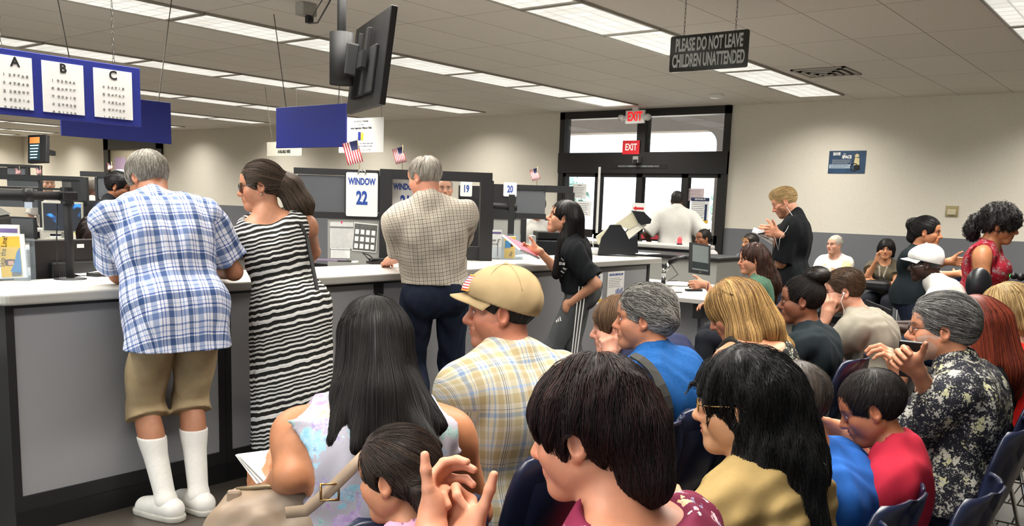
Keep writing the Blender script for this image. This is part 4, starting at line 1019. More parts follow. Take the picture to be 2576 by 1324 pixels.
        gz = ((c[0, 0, 1] - c[0, 0, 0]) * (1 - x) + (c[1, 0, 1] - c[1, 0, 0]) * x) * (1 - y) + ((c[0, 1, 1] - c[0, 1, 0]) * (1 - x) + (c[1, 1, 1] - c[1, 1, 0]) * x) * y
        g = np.stack([gx, gy, gz], 1); g /= (np.linalg.norm(g, axis=1, keepdims=True) + 1e-9); return d, g
    def mesh(s):
        d = s.d; ins = d < 0; n = d.shape
        cnt = np.zeros([m - 1 for m in n], np.uint8)
        for a in (0, 1):
            for b in (0, 1):
                for c in (0, 1): cnt += ins[a:n[0] - 1 + a, b:n[1] - 1 + b, c:n[2] - 1 + c]
        I = np.nonzero((cnt > 0) & (cnt < 8)); m = len(I[0])
        if m == 0: return np.zeros((0, 3)), np.zeros((0, 4), int)
        D = {}
        for a in (0, 1):
            for b in (0, 1):
                for c in (0, 1): D[a, b, c] = d[I[0] + a, I[1] + b, I[2] + c]
        acc = np.zeros((m, 3), f32); num = np.zeros(m, f32)
        for ax in range(3):
            for u in (0, 1):
                for v in (0, 1):
                    a = [u, v]; a.insert(ax, 0); b = [u, v]; b.insert(ax, 1); da, db = D[tuple(a)], D[tuple(b)]
                    cr = (da < 0) != (db < 0); t = np.where(cr, da / np.where(cr, da - db, 1), 0)
                    for k in range(3): acc[:, k] += np.where(cr, (t if k == ax else a[k]), 0)
                    num += cr
        acc /= num[:, None]; P = np.empty((m, 3), f32)
        for k in range(3): P[:, k] = s.ax[k][I[k]] + acc[:, k] * (s.ax[k][I[k] + 1] - s.ax[k][I[k]])
        vid = np.full(cnt.shape, -1, np.int32); vid[I] = np.arange(m); Q = []
        sh = cnt.shape
        for ax in range(3):
            o = [k for k in range(3) if k != ax]
            sa = [slice(None)] * 3; sb = [slice(None)] * 3
            sa[ax] = slice(0, n[ax] - 1); sb[ax] = slice(1, n[ax])
            for k in o: sa[k] = slice(1, n[k] - 1); sb[k] = slice(1, n[k] - 1)
            A, B = ins[tuple(sa)], ins[tuple(sb)]; E = np.nonzero(A != B); fl = A[E]
            c = [E[0].copy(), E[1].copy(), E[2].copy()]
            def cell(du, dv):
                q = [c[0], c[1], c[2]]; q[o[0]] = c[o[0]] + du; q[o[1]] = c[o[1]] + dv; return vid[q[0], q[1], q[2]]
            q = np.stack([cell(0, 0), cell(1, 0), cell(1, 1), cell(0, 1)], 1)
            flip = fl if ax != 1 else ~fl
            q[~flip] = q[~flip][:, ::-1]; Q.append(q)
        Q = np.concatenate(Q); Q = Q[(Q >= 0).all(1)]
        return P, Q
def np_mesh(name, P, Q, mats, parent=None, col=None, pat=None, mi=None, smooth=True):
    me = bpy.data.meshes.new(name); P = np.asarray(P, f32); Q = np.asarray(Q, np.int32); nv, nq = len(P), len(Q); k = Q.shape[1]
    me.vertices.add(nv); me.vertices.foreach_set('co', P.ravel()); me.loops.add(nq * k); me.loops.foreach_set('vertex_index', Q.ravel())
    me.polygons.add(nq); me.polygons.foreach_set('loop_start', np.arange(0, nq * k, k, dtype=np.int32))
    try: me.polygons.foreach_set('loop_total', np.full(nq, k, np.int32))
    except Exception: pass
    me.update(calc_edges=True); me.validate()
    me.polygons.foreach_set('use_smooth', np.full(len(me.polygons), smooth))
    for m in (mats if isinstance(mats, (list, tuple)) else [mats]): me.materials.append(m)
    if mi is not None and len(me.polygons) == nq: me.polygons.foreach_set('material_index', np.asarray(mi, np.int32))
    if col is not None:
        a = me.attributes.new('Col', 'FLOAT_COLOR', 'POINT'); a.data.foreach_set('color', np.concatenate([np.asarray(col, f32), np.ones((nv, 1), f32)], 1).ravel())
    if pat is not None:
        a = me.attributes.new('pat', 'FLOAT_VECTOR', 'POINT'); a.data.foreach_set('vector', np.asarray(pat, f32).ravel())
    o = bpy.data.objects.new(name, me); COL.objects.link(o)
    if parent is not None: o.parent = parent
    return o
def relax(P, Q, n=1, lam=.5):
    for _ in range(n):
        acc = np.zeros_like(P); num = np.zeros(len(P), f32)
        for a, b in ((0, 1), (1, 2), (2, 3), (3, 0)):
            np.add.at(acc, Q[:, a], P[Q[:, b]]); np.add.at(acc, Q[:, b], P[Q[:, a]]); np.add.at(num, Q[:, a], 1); np.add.at(num, Q[:, b], 1)
        P = P * (1 - lam) + lam * acc / np.maximum(num, 1)[:, None]
    return P

# ---------------------------------------------------------------- cloth, skin and hair materials
def attr_mat(name, rough=.55, spec=.4, noise=.08, nscale=60, bump=0, strip=False):
    if name in _mats: return _mats[name]
    t = NT(name); t.set(rough, 0, spec); a = t.n('ShaderNodeAttribute'); a.attribute_name = 'Col'
    tc = t.n('ShaderNodeTexCoord'); nz = t.n('ShaderNodeTexNoise', i_Scale=float(nscale), i_Detail=4.0)
    if strip:
        mp = t.n('ShaderNodeMapping'); mp.inputs['Scale'].default_value = (1, 1, .12); t.l(tc.outputs['Object'], mp.inputs[0]); t.l(mp.outputs[0], nz.inputs['Vector'])
    else: t.l(tc.outputs['Object'], nz.inputs['Vector'])
    f = t.ramp(nz.outputs['Fac'], [(.3, (1 - noise,) * 3), (.7, (1 + noise,) * 3)])
    t.base(t.mix(1.0, a.outputs['Color'], f, 'MULTIPLY'))
    if bump: t.bump(nz.outputs['Fac'], bump, .002)
    _mats[name] = t.m; return t.m
M_SKIN = attr_mat('skin', .48, .35, .07, 40, .12)
M_SKIN.node_tree.nodes['Principled BSDF'].inputs['Subsurface Weight'].default_value = .0
M_HAIR = attr_mat('hair', .52, .32, .25, 160, 0, True)
def cloth(name, c, var=.08, scale=25, rough=.85, bump=.15, weave=None):
    if name in _mats: return _mats[name]
    t = NT(name); t.set(rough, 0, .15); tc = t.n('ShaderNodeTexCoord'); nz = t.n('ShaderNodeTexNoise', i_Scale=float(scale), i_Detail=5.0); t.l(tc.outputs['Object'], nz.inputs['Vector'])
    c = lin(c)[:3]; t.base(t.ramp(nz.outputs['Fac'], [(.3, tuple(v * (1 - var) for v in c)), (.7, tuple(min(1, v * (1 + var)) for v in c))]))
    n2 = t.n('ShaderNodeTexNoise', i_Scale=220.0); t.l(tc.outputs['Object'], n2.inputs['Vector']); t.bump(n2.outputs['Fac'], bump, .002)
    _mats[name] = t.m; return t.m
def plaid(name, perU, perV, U, Vv, base, mixf=.5, rough=.85):
    """U, Vv: lists of (start, end, colour) as fractions of the repeat"""
    t = NT(name); t.set(rough, 0, .15); a = t.n('ShaderNodeAttribute'); a.attribute_name = 'pat'
    sp = t.n('ShaderNodeSeparateXYZ'); t.l(a.outputs['Vector'], sp.inputs[0])
    def bands(sock, per, bs):
        fr = t.math('FRACT', t.math('ADD', t.math('DIVIDE', sock, per), 20.0))
        st = [(0.0, lin(base)[:3])]
        for s0, s1, c in bs: st += [(s0, lin(c)[:3]), (s1, lin(base)[:3])]
        if len(st) > 31: st = st[:31]
        return t.ramp(fr, st, 'CONSTANT')
    cu, cv = bands(sp.outputs[0], perU, U), bands(sp.outputs[1], perV, Vv)
    tc = t.n('ShaderNodeTexCoord'); nz = t.n('ShaderNodeTexNoise', i_Scale=260.0); t.l(tc.outputs['Object'], nz.inputs['Vector'])
    col = t.mix(mixf, t.mix(1.0, cu, cv, 'MULTIPLY'), t.mix(.5, cu, cv))
    t.base(t.mix(.12, col, nz.outputs['Color'], 'MULTIPLY')); t.bump(nz.outputs['Fac'], .1, .001); return t.m
def floral(name, base, stops, scale, thr, rough=.8, rnd=1.0, second=None):
    t = NT(name); t.set(rough, 0, .25); tc = t.n('ShaderNodeTexCoord')
    def layer(scale, thr, stops, prev, off):
        mp = t.n('ShaderNodeMapping'); mp.inputs['Location'].default_value = off; t.l(tc.outputs['Object'], mp.inputs[0])
        dn = t.n('ShaderNodeTexNoise', i_Scale=scale * 2.2); t.l(mp.outputs[0], dn.inputs['Vector'])
        vm = t.n('ShaderNodeMix'); vm.data_type = 'VECTOR'; vm.inputs[0].default_value = .06; t.l(mp.outputs[0], vm.inputs[4]); t.l(dn.outputs['Color'], vm.inputs[5])
        vo = t.n('ShaderNodeTexVoronoi', i_Scale=float(scale)); vo.inputs['Randomness'].default_value = rnd; t.l(vm.outputs[1], vo.inputs['Vector'])
        sp = t.n('ShaderNodeSeparateColor'); t.l(vo.outputs['Color'], sp.inputs[0])
        wob = t.n('ShaderNodeTexNoise', i_Scale=scale * 5.0); t.l(tc.outputs['Object'], wob.inputs['Vector'])
        dd = t.math('ADD', vo.outputs['Distance'], t.math('MULTIPLY', t.math('SUBTRACT', wob.outputs['Fac'], .5), .55))
        petal = t.math('LESS_THAN', dd, t.math('MULTIPLY', sp.outputs[1], thr))
        col = t.ramp(sp.outputs[0], [(i / len(stops), lin(c)[:3]) for i, c in enumerate(stops)], 'CONSTANT')
        col = t.mix(t.math('MULTIPLY', wob.outputs['Fac'], .5), col, 'ffffff')
        return t.mix(petal, prev, col)
    c = layer(scale, thr, stops, base, (0, 0, 0))
    if second: c = layer(second[0], second[1], second[2], c, (3.1, 1.7, .4))
    t.base(c); n2 = t.n('ShaderNodeTexNoise', i_Scale=220.0); t.l(tc.outputs['Object'], n2.inputs['Vector']); t.bump(n2.outputs['Fac'], .1, .002); return t.m

# ---------------------------------------------------------------- skeleton
class Person: pass
def ik(S, W, L1, L2, hint):
    d = W - S; L = np.linalg.norm(d); mx = (L1 + L2) * .985
    if L > mx: W = S + d / L * mx; d = W - S; L = mx
    if L < abs(L1 - L2) + .02: L = abs(L1 - L2) + .02
    a = (L1 * L1 - L2 * L2 + L * L) / (2 * L); h = math.sqrt(max(L1 * L1 - a * a, 1e-6)); u = nrm(d); v = np.asarray(hint, float); v = v - u * (v @ u)
    if np.linalg.norm(v) < 1e-3: v = np.cross(u, [0, 0, 1.])
    return S + u * a + nrm(v) * h, W
SKIN = {'light': 'd8a48a', 'pink': 'd79a86', 'tan': 'b9805e', 'brown': '8a5a40', 'dark': '4a2f24', 'olive': 'b98563', 'gold': 'c08a5f', 'pale': 'dcb199'}
def person(label, head, yaw, pose='sit', hyaw=0, hpitch=0, hroll=0, lean=6, slean=0, S=1.72, hs=1.0, w=1.0, sw=1.0, belly=0, bust=0, hunch=.0, neck=None, pelz=None,
           skin='light', beard=None, brow='2a1d15', lips=None, arms=None, legs=None, feet=None, vox=.007, hvox=.0032, fine_hands=0, wear=(), hair=None, group=None, pel=None, shoe=None, slip=None, smile=0, eyes=True, faceup=0, sock=None, nosesz=1.0):
    p = Person(); s = S / 1.72; p.s = s; p.hs = hs
    head = V(head); ya = R_(yaw); Rb = rotz(ya)
    nk = V(neck) if neck is not None else V(0, -.05 * hs + .05 * math.sin(R_(hpitch)) * -1, -.165 * hs)
    Nw = head + Rb @ nk
    pz = pelz if pelz is not None else (.53 if pose == 'sit' else .93 * s)
    if pel is not None and len(pel) > 2: pz = pel[2]
    T = (Nw[2] - pz) / math.cos(R_(lean)); off = Rb @ V(-T * math.sin(R_(slean)), -T * math.sin(R_(lean)), 0)
    root = V(Nw[0] + off[0], Nw[1] + off[1], 0)
    if pel is not None: root = V(pel[0], pel[1], 0)
    p.root = root; p.Rb = Rb
    p.obj = thing('person', label, 'person', tuple(root), ya, group)
    B = lambda q: Rb.T @ (V(q) - root)
    p.toworld = lambda q: Rb @ V(q) + root
    H = B(head); N = B(Nw); P = V(0, 0, pz); p.H, p.N, p.P = H, N, P
    Rh = rotz(R_(hyaw)) @ rotx(R_(-hpitch)) @ roty(R_(hroll)); p.Rh = Rh
    hp = lambda x, y, z: H + Rh @ (V(x, y, z) * hs); p.hp = hp
    up = nrm(N - P); X = nrm(np.cross(V(0, 1, 0), up) * 1.0) if abs(up[1]) < .99 else V(1, 0, 0)
    X = nrm(V(1, 0, 0) - up * up[0]); Yf = np.cross(up, X); Rt = np.stack([X, Yf, up], 1); p.Rt = Rt; TL = np.linalg.norm(N - P); p.TL = TL
    def sp(t, x=0, y=0): return P + (N - P) * t + Yf * (y - hunch * 4 * t * (1 - t)) + X * x
    p.sp = sp; ws = w * s * .98 + .0
    SH = {}; 
    for sg, nm in ((-1, 'L'), (1, 'R')): SH[nm] = sp(.87, sg * .175 * ws * sw, -.005)
    p.SH = SH
    # arms
    arms = arms or {}; p.arm = {}
    for sg, nm in ((-1, 'L'), (1, 'R')):
        a = dict(arms.get(nm, {})); L1, L2 = .295 * s, .255 * s
        if 'w' in a: Wt = B(a['w'])
        elif 'b' in a: Wt = V(a['b'])
        elif pose == 'sit': Wt = V(sg * .12 * s, .36 * s, .62)
        else: Wt = SH[nm] + V(sg * .05, .04, -.53 * s)
        if 'e' in a: E = B(a['e'])
        else: E, Wt = ik(SH[nm], Wt, L1, L2, a.get('el', (sg * .6, -.6, -.5)))
        fd = nrm(Wt - E); hd = nrm(Rb.T @ V(a['hd'])) if 'hd' in a else (nrm(V(a['hb'])) if 'hb' in a else fd)
        th = nrm(Rb.T @ V(a['th'])) if 'th' in a else V(-sg * .9, .3, .4)
        p.arm[nm] = dict(E=E, W=Wt, hd=hd, th=th, curl=a.get('curl', .35), tc=a.get('tc', .3), td=a.get('td'), no=a.get('no', False), fa=a.get('fa'))
    # legs
    p.leg = {}
    for i, (sg, nm) in enumerate(((-1, 'L'), (1, 'R'))):
        hj = P + X * sg * .09 * ws + V(0, 0, -.03)
        l = (legs or {}).get(nm, {})
        if pose == 'sit':
            kn = V(l['k']) if 'k' in l else hj + V(sg * .05, .42 * s, .0 - .02); an = V(l['a']) if 'a' in l else V(kn[0], kn[1] + .03, .09)
            if 'ka' in l: pass
        else:
            f = B((feet[i][0], feet[i][1], 0)) if feet else V(sg * .1, -.02, 0); an = V(f[0], f[1], .085)
            kn, an = ik(hj, an, .46 * s, .44 * s, (sg * .1, 1, 0))
        fd = V(l.get('f', (sg * .25, 1, 0))); p.leg[nm] = dict(h=hj, k=kn, a=an, f=nrm(fd))
    p.sets = dict(w=ws, sw=sw, belly=belly, bust=bust, w0=w)
    # ---------------- body mesh
    pts = [H + .14 * hs, H - .14 * hs, P] + [q[k] for q in p.arm.values() for k in ('E', 'W')] + list(SH.values()) + [q[k] for q in p.leg.values() for k in ('k', 'a')]
    pts += [q['W'] + q['hd'] * .2 for q in p.arm.values()] + [q['a'] + q['f'] * .2 for q in p.leg.values()]
    lo = np.min(pts, 0) - .14; hi = np.max(pts, 0) + .14; lo[2] = min(lo[2], -.01); p.lo, p.hi = lo, hi
    fine = [(H, .135 * hs, hvox)]
    if fine_hands:
        for nm, q in p.arm.items():
            if not q['no'] and (fine_hands is True or fine_hands == 1 or nm in str(fine_hands)): fine.append((q['W'] + q['hd'] * .085 * s, .105 * s, .0036 if hvox < .004 else .0045))
    F = Field(lo, hi, vox, fine)
    torso(F, p, 0); 
    F.cone(N + (N - H) * .0, hp(0, -.018, -.05), .06 * hs * min(1.1, w), .056 * hs * min(1.12, w), .03)
    for nm in 'LR':
        arm(F, p, nm, 0, 9, .03); leg(F, p, nm, 0, 9)
        if not p.arm[nm]['no']: hand(F, p, nm)
        else: F.ell(p.arm[nm]['W'] + p.arm[nm]['hd'] * .05, (.03, .03, .05), None, .02)
        foot(F, p, nm)
    head_sdf(F, p, smile, nosesz, faceup)
    Pm, Q = F.mesh(); p.body_field = None
    Pm = relax(Pm, Q, 1, .4)
    sk = np.array(lin(SKIN.get(skin, skin))[:3]); p.skin = sk
    col = np.tile(sk, (len(Pm), 1))
    L = (Pm - H) @ Rh / hs
    face_paint(col, L, sk, beard, brow, lips, eyes)
    for nm in 'LR':
        q = p.arm[nm]
        if q['no'] or not fine_hands: continue
        for tpt, nn in zip(q.get('tips', []) + [q['thumb_tip']], [q['n']] * 4 + [q['n']]):
            dv = Pm - tpt; m = (np.linalg.norm(dv, axis=1) < .0105 * s) & ((dv @ nn) < -.0015); col[m] = sk * V(1.10, 1.0, 1.02) + .03
    p.body = np_mesh('body', Pm, Q, M_SKIN, p.obj, col)
    for wd in wear: garment(p, **wd)
    if hair: make_hair(p, **hair)
    if shoe is not None: shoes(p, shoe)
    if sock:
        for nm in 'LR':
            q = p.leg[nm]; k, a_ = q['k'], q['a']; pt = [k, a_, a_ + q['f'] * .16]
            F = Field(np.min(pt, 0) - .1, np.max(pt, 0) + .1, .005)
            keep = p.leg; p.leg = {nm: q}; leg(F, p, nm, .006, 9); foot_e(F, p, nm, .005); p.leg = keep
            F.cut((0, 0, 1), (0, 0, sock[0] + (.0 if nm == 'L' else .012))); Ps, Qs = F.mesh(); np_mesh('sock', relax(Ps, Qs, 1, .4), Qs, sock[1], p.obj)
    return p
def torso(F, p, e, k=.05, parts='all', hip=True):
    q = p.sets; w, sw, Rt, sp = q['w'], q['sw'], p.Rt, p.sp; zs = p.TL / .5
    if hip:
        F.ell(sp(.03), V(.160 * w + e, .115 * w + e, .12 * zs + e), Rt, k)
        for sg in (-1, 1): F.ell(sp(-.03, sg * .075 * w, -.03), V(.088 * w + e, .10 * w + e, .10 + e), Rt, k)
    F.ell(sp(.33, 0, .012 + q['belly'] * .35), V(.142 * w + q['belly'] * .6 + e, .105 * w + q['belly'] * .75 + e, .17 * zs + e), Rt, k)
    F.ell(sp(.63), V(.152 * w * (.6 + .4 * sw) + e, .112 * w + e, .18 * zs + e), Rt, k)
    F.cone(sp(.86, -.125 * w * sw), sp(.86, .125 * w * sw), .06 * w + e, .06 * w + e, k)
    for sg in (-1, 1):
        F.cone(sp(1.06, sg * .02, .0), sp(.91, sg * .14 * w * sw, -.01), .042 * p.hs + e, .04 * w + e, k)
        F.ell(sp(.72, sg * .08 * w, -.04), V(.075 * w + e, .065 * w + e, .13 * zs + e), Rt, k)
        if q['bust']: F.ell(sp(.62, sg * .075 * w, .085 * w), V(.065, .06, .065) * (.8 + q['bust'] * .35) + e, Rt, .03)
        else: F.ell(sp(.70, sg * .07 * w, .07 * w), V(.075 * w + e, .04 * w + e, .07 + e), Rt, .04)
def arm(F, p, nm, e, tmax, k=.03, flare=0.0, cutend=False):
    a = p.arm[nm]; Sx, E, W = p.SH[nm], a['E'], a['W']; w = .5 + .5 * p.sets['w']
    r0, r1, r2 = .052 * w, .040 * w, .026 * (.6 + .4 * w)
    if tmax >= 1:
        F.cone(Sx, E, r0 + e, r1 + e, k)
        t2 = min(1, tmax - 1); r_ = r1 + (r2 - r1) * t2
        F.cone(E, E + (W - E) * t2, r1 + e + flare * .5, r_ + e + flare, .02, cut='b' if tmax < 2 and cutend else None)
        if tmax > 1.5: F.ell(E + (W - E) * .22, V(.036, .036, .075) * w + e, frame_z(W - E), .02)
    else:
        F.cone(Sx, Sx + (E - Sx) * tmax, r0 + e, r0 + (r1 - r0) * tmax + e + flare, k, cut='b')
    F.ell(Sx + (E - Sx) * .12, V(.056, .056, .07) * w + e, frame_z(E - Sx), k)
def frame_z(d):
    z = nrm(d); x = np.cross(V(0, 0, 1.) if abs(z[2]) < .95 else V(1., 0, 0), z); x = nrm(x); return np.stack([x, np.cross(z, x), z], 1)
def leg(F, p, nm, e, tmax, k=.03, flare=0.0):
    q = p.leg[nm]; h, kn, an = q['h'], q['k'], q['a']; w = .45 + .55 * p.sets['w']
    r0, r1, r2 = .082 * w, .056 * w, .037 * w
    if tmax >= 1:
        F.cone(h, kn, r0 + e, r1 + e, k); t2 = min(1, tmax - 1)
        F.cone(kn, kn + (an - kn) * t2, r1 + e, r1 + (r2 - r1) * t2 + e + flare, .02, cut='b' if tmax < 3 else None)
        if t2 > .5: F.ell(kn + (an - kn) * .28 + nrm(V(0, -1, 0)) * .012, V(.05, .052, .11) * w + e, frame_z(an - kn), .03)
    else: F.cone(h, h + (kn - h) * tmax, r0 + e, r0 + (r1 - r0) * tmax + e + flare, k, cut='b')
def foot(F, p, nm):
    q = p.leg[nm]; a, f = q['a'], q['f']; g = V(a[0], a[1], .03)
    F.cone(a, g - f * .03 + V(0, 0, .0), .037, .032, .02); F.cone(g - f * .03, g + f * .14 + V(0, 0, -.003), .032, .026, .03); F.cone(a, g + f * .09, .035, .03, .03)
def foot_e(F, p, nm, e):
    q = p.leg[nm]; a, f = q['a'], q['f']; g = V(a[0], a[1], .03)
    F.cone(a, g - f * .03, .037 + e, .032 + e, .02); F.cone(g - f * .03, g + f * .14 + V(0, 0, -.003), .032 + e, .026 + e, .03); F.cone(a, g + f * .09, .035 + e, .03 + e, .03)
def hand(F, p, nm):
    a = p.arm[nm]; s = p.s; W, d = a['W'], a['hd']; b = a['th'] - d * (a['th'] @ d); b = nrm(b)
    n = np.cross(b, d) if nm == 'R' else np.cross(d, b); a['n'] = n; a['b'] = b
    k = .004
    offs = (.031, .010, -.011, -.030); lens = ((.042, .026, .021), (.046, .030, .022), (.042, .028, .021), (.033, .021, .019)); rad = (.0092, .0094, .0089, .0078)
    F.cone(W - d * .01, W + d * .035 * s, .026 * s, .027 * s, .015)
    for i in range(4):
        o = offs[i] * s; kn = W + d * ((.090, .094, .088, .080)[i] * s) + b * o
        F.cone(W + d * .012 * s + b * o * .55, kn, .0155 * s, .0118 * s, .012)
        q = kn; c = a['curl'][i] if isinstance(a['curl'], (list, tuple)) else a['curl']; ang = 0; u0 = nrm(d + b * offs[i] * 2.2 * (1 - c))
        for j, L in enumerate(lens[i]):
            ang += c * (78, 95, 60)[j] * PI / 180; u = u0 * math.cos(ang) + n * math.sin(ang)
            q2 = q + u * L * s; r = rad[i] * s
            F.cone(q, q2, r * (1.04, .98, .9)[j], r * (.98, .9, .8)[j], k if j else .008); q = q2
        a.setdefault('tips', []).append(q)
    t0 = W + d * .022 * s + b * .024 * s + n * .008; td = nrm(Rb_local(p, a['td'])) if a['td'] is not None else nrm(d * .62 + b * .72 + n * .28)
    q = t0; tc = a['tc']; F.ell(W + d * .04 * s + b * .026 * s + n * .012, V(.018, .018, .028) * s, frame_z(td), .012)
    for j, L in enumerate((.042, .033, .027)):
        u = nrm(td * math.cos(tc * j * .7) + (n * .6 + d * .2 - b * .45) * math.sin(tc * j * .7)); q2 = q + u * L * s
        F.cone(q, q2, (.0135, .0108, .0098)[j] * s, (.0108, .0098, .0082)[j] * s, .006 if j else .014); q = q2
    a['thumb_tip'] = q
def Rb_local(p, v): return p.Rb.T @ V(v)
def head_sdf(F, p, smile=0, ns=1.0, faceup=0):
    hp, Rh, s = p.hp, p.Rh, p.hs
    def E(c, r, k=.01, sub=False, R=None): F.ell(hp(*c), V(r) * s, Rh if R is None else Rh @ R, k * s, sub)
    def C(a, b, ra, rb, k=.01, sub=False): F.cone(hp(*a), hp(*b), ra * s, rb * s, k * s, sub)
    E((0, -.014, .030), (.0765, .097, .086), .01)
    C((0, .028, -.02), (0, .058, -.086), .060, .030, .03)
    for g in (-1, 1):
        C((g * .050, -.004, -.052), (g * .016, .066, -.098), .022, .018, .03)
        E((g * .042, .055, -.024), (.028, .028, .026), .02); E((g * .046, .03, -.045), (.024, .042, .035), .025)
        C((g * .048, .062, .020), (g * .012, .083, .017), .013, .012, .015)
    E((0, .072, -.098), (.022, .018, .016), .018)
    E((0, .060, .045), (.055, .03, .035), .03)
    for g in (-1, 1): E((g * .032, .094, .001), (.019, .017, .0125), .012, True)
    for g in (-1, 1): E((g * .0315, .0715, .000), (.0155, .0150, .0135), .004)
    C((0, .082, .010), (0, .107 * (1 + .02 * ns), -.030), .0095 * ns, .0125 * ns, .012)
    E((0, .103, -.033), (.0125 * ns, .0115 * ns, .0100 * ns), .008)
    for g in (-1, 1): E((g * .0135, .093, -.036), (.0085 * ns, .0115, .0085), .007)
    E((0, .083, -.062), (.03, .016, .02), .015)
    wl = .025 + .006 * smile
    for g in (-1, 1):
        C((0, .0965, -.0570), (g * wl, .082, -.0600 + .005 * smile), .0058, .0035, .004)
        C((0, .0945, -.0680), (g * wl * .9, .082, -.0635 + .005 * smile), .0066, .0035, .004)
    E((0, .1000, -.0622), (.022, .006, .0018), .003, True)
    for g in (-1, 1):
        R = roty(g * -.12) @ rotz(g * -.35)
        E((g * .0785, -.012, -.006), (.0085, .0185, .0315), .006, False, R)
        E((g * .0845, -.010, -.004), (.006, .011, .020), .004, True, R)
        E((g * .077, -.004, -.034), (.007, .009, .009), .006, False)
        E((g * .081, .002, -.006), (.005, .005, .007), .004, False)
def face_paint(col, L, sk, beard, brow, lips, eyes):
    x, y, z = L[:, 0], L[:, 1], L[:, 2]; ax = np.abs(x); near = (np.abs(L) < .16).all(1)
    fr = near & (y > .03)
    blush = fr & (((ax - .045) / .03) ** 2 + ((z + .03) / .025) ** 2 < 1); col[blush] *= V(1.03, .97, .96)
    nose = fr & (ax < .02) & (np.abs(z + .032) < .015) & (y > .09); col[nose] *= V(1.03, .95, .94)
    ear = near & (ax > .074) & (np.abs(z) < .05) & (y < .02); col[ear] *= V(1.03, .94, .92)
    sh = fr & (((ax - .032) / .021) ** 2 + ((z - .001) / .014) ** 2 < 1) & (y > .05); col[sh] *= V(.86, .80, .80)  # eye-socket shade put into the skin colour
    lp = fr & (((ax) / .027) ** 2 + ((z + .0625) / .0115) ** 2 < 1) & (y > .075)
    lc = np.array(lin(lips)[:3]) if lips else sk * V(.86, .56, .58); col[lp] = lc
    mouth = fr & (ax < .023) & (np.abs(z + .0622) < .0016) & (y > .07); col[mouth] = lc * .35
    if eyes:
        ey = fr & (((ax - .0315) / .0125) ** 2 + ((z - .0003) / .0052) ** 2 < 1) & (y > .06); col[ey] = V(.62, .60, .58)
        ir = fr & (((ax - .0315) ** 2 + (z - .0008) ** 2) < .0052 ** 2) & (y > .06); col[ir] = V(.03, .018, .012)
        ld = fr & (np.abs(ax - .0315) < .015) & (np.abs(z - (.0064 - 18 * (ax - .0315) ** 2)) < .0017) & (y > .055); col[ld] = V(.03, .02, .018)
    b = np.array(lin(brow)[:3])
    bw = fr & (ax > .013) & (ax < .052) & (np.abs(z - (.0205 + .10 * (ax - .013) - 3.2 * np.maximum(ax - .036, 0) ** 1.5)) < .0040) & (y > .045); col[bw] = b * .75 + sk * .25
    if beard:
        bc, amt = np.array(lin(beard[0])[:3]), beard[1]
        be = near & (y > -.02) & (z < -.018 - .35 * np.maximum(y - .055, 0)) & (z > -.13) & (~lp) & ((z < -.046) | (ax > .036)) & ~((ax < .012) & (z > -.05)) & (y > .004 - (z + .02) * .2) & (ax < .074)
        mus = fr & (ax < .032) & (z < -.043) & (z > -.058) & (y > .075)
        m = (be | mus) & ~((z > -.05) & (ax < .05) & (y > .06) & ~mus); col[m] = bc * amt + col[m] * (1 - amt)

# ---------------------------------------------------------------- garments
def pat_coords(p, Pm, arms=True):
    ax = p.N - p.P; L = np.linalg.norm(ax); u = ax / L; rel = Pm - p.P; v = rel @ u; c = rel - v[:, None] * u; x = c @ p.Rt[:, 0]; y = c @ p.Rt[:, 1]
    W_ = .1 * p.sets['w']; sd_ = np.clip((np.abs(x) - W_) / .06, 0, 1); yb = np.maximum(0, y + .12); tp = np.clip((v - .80 * L) / (.16 * L), 0, 1)
    pat = np.stack([np.sign(x) * (np.abs(x) + sd_ * yb * (1 - tp)), v + .9 * yb * tp, np.zeros(len(Pm))], 1)
    dt = np.sqrt((x / (.16 * p.sets['w'])) ** 2 + (y / (.12 * p.sets['w'])) ** 2) 
    if arms:
        for nm in 'LR':
            S_, E = p.SH[nm], p.arm[nm]['E']; d = E - S_; l = np.linalg.norm(d); d = d / l; r = Pm - S_; t = r @ d; q = r - t[:, None] * d; dist = np.linalg.norm(q, axis=1)
            m = (t > .02) & (dist < .11) & ((dist / .07 < dt * 1.0) | (t > .12)) & (dist / .075 < np.maximum(dt, .2))
            R = frame_z(d); a = np.arctan2(q @ R[:, 0], q @ R[:, 1]); pat[m] = np.stack([a * .062, -t, np.ones(len(t))], 1)[m]
    return pat
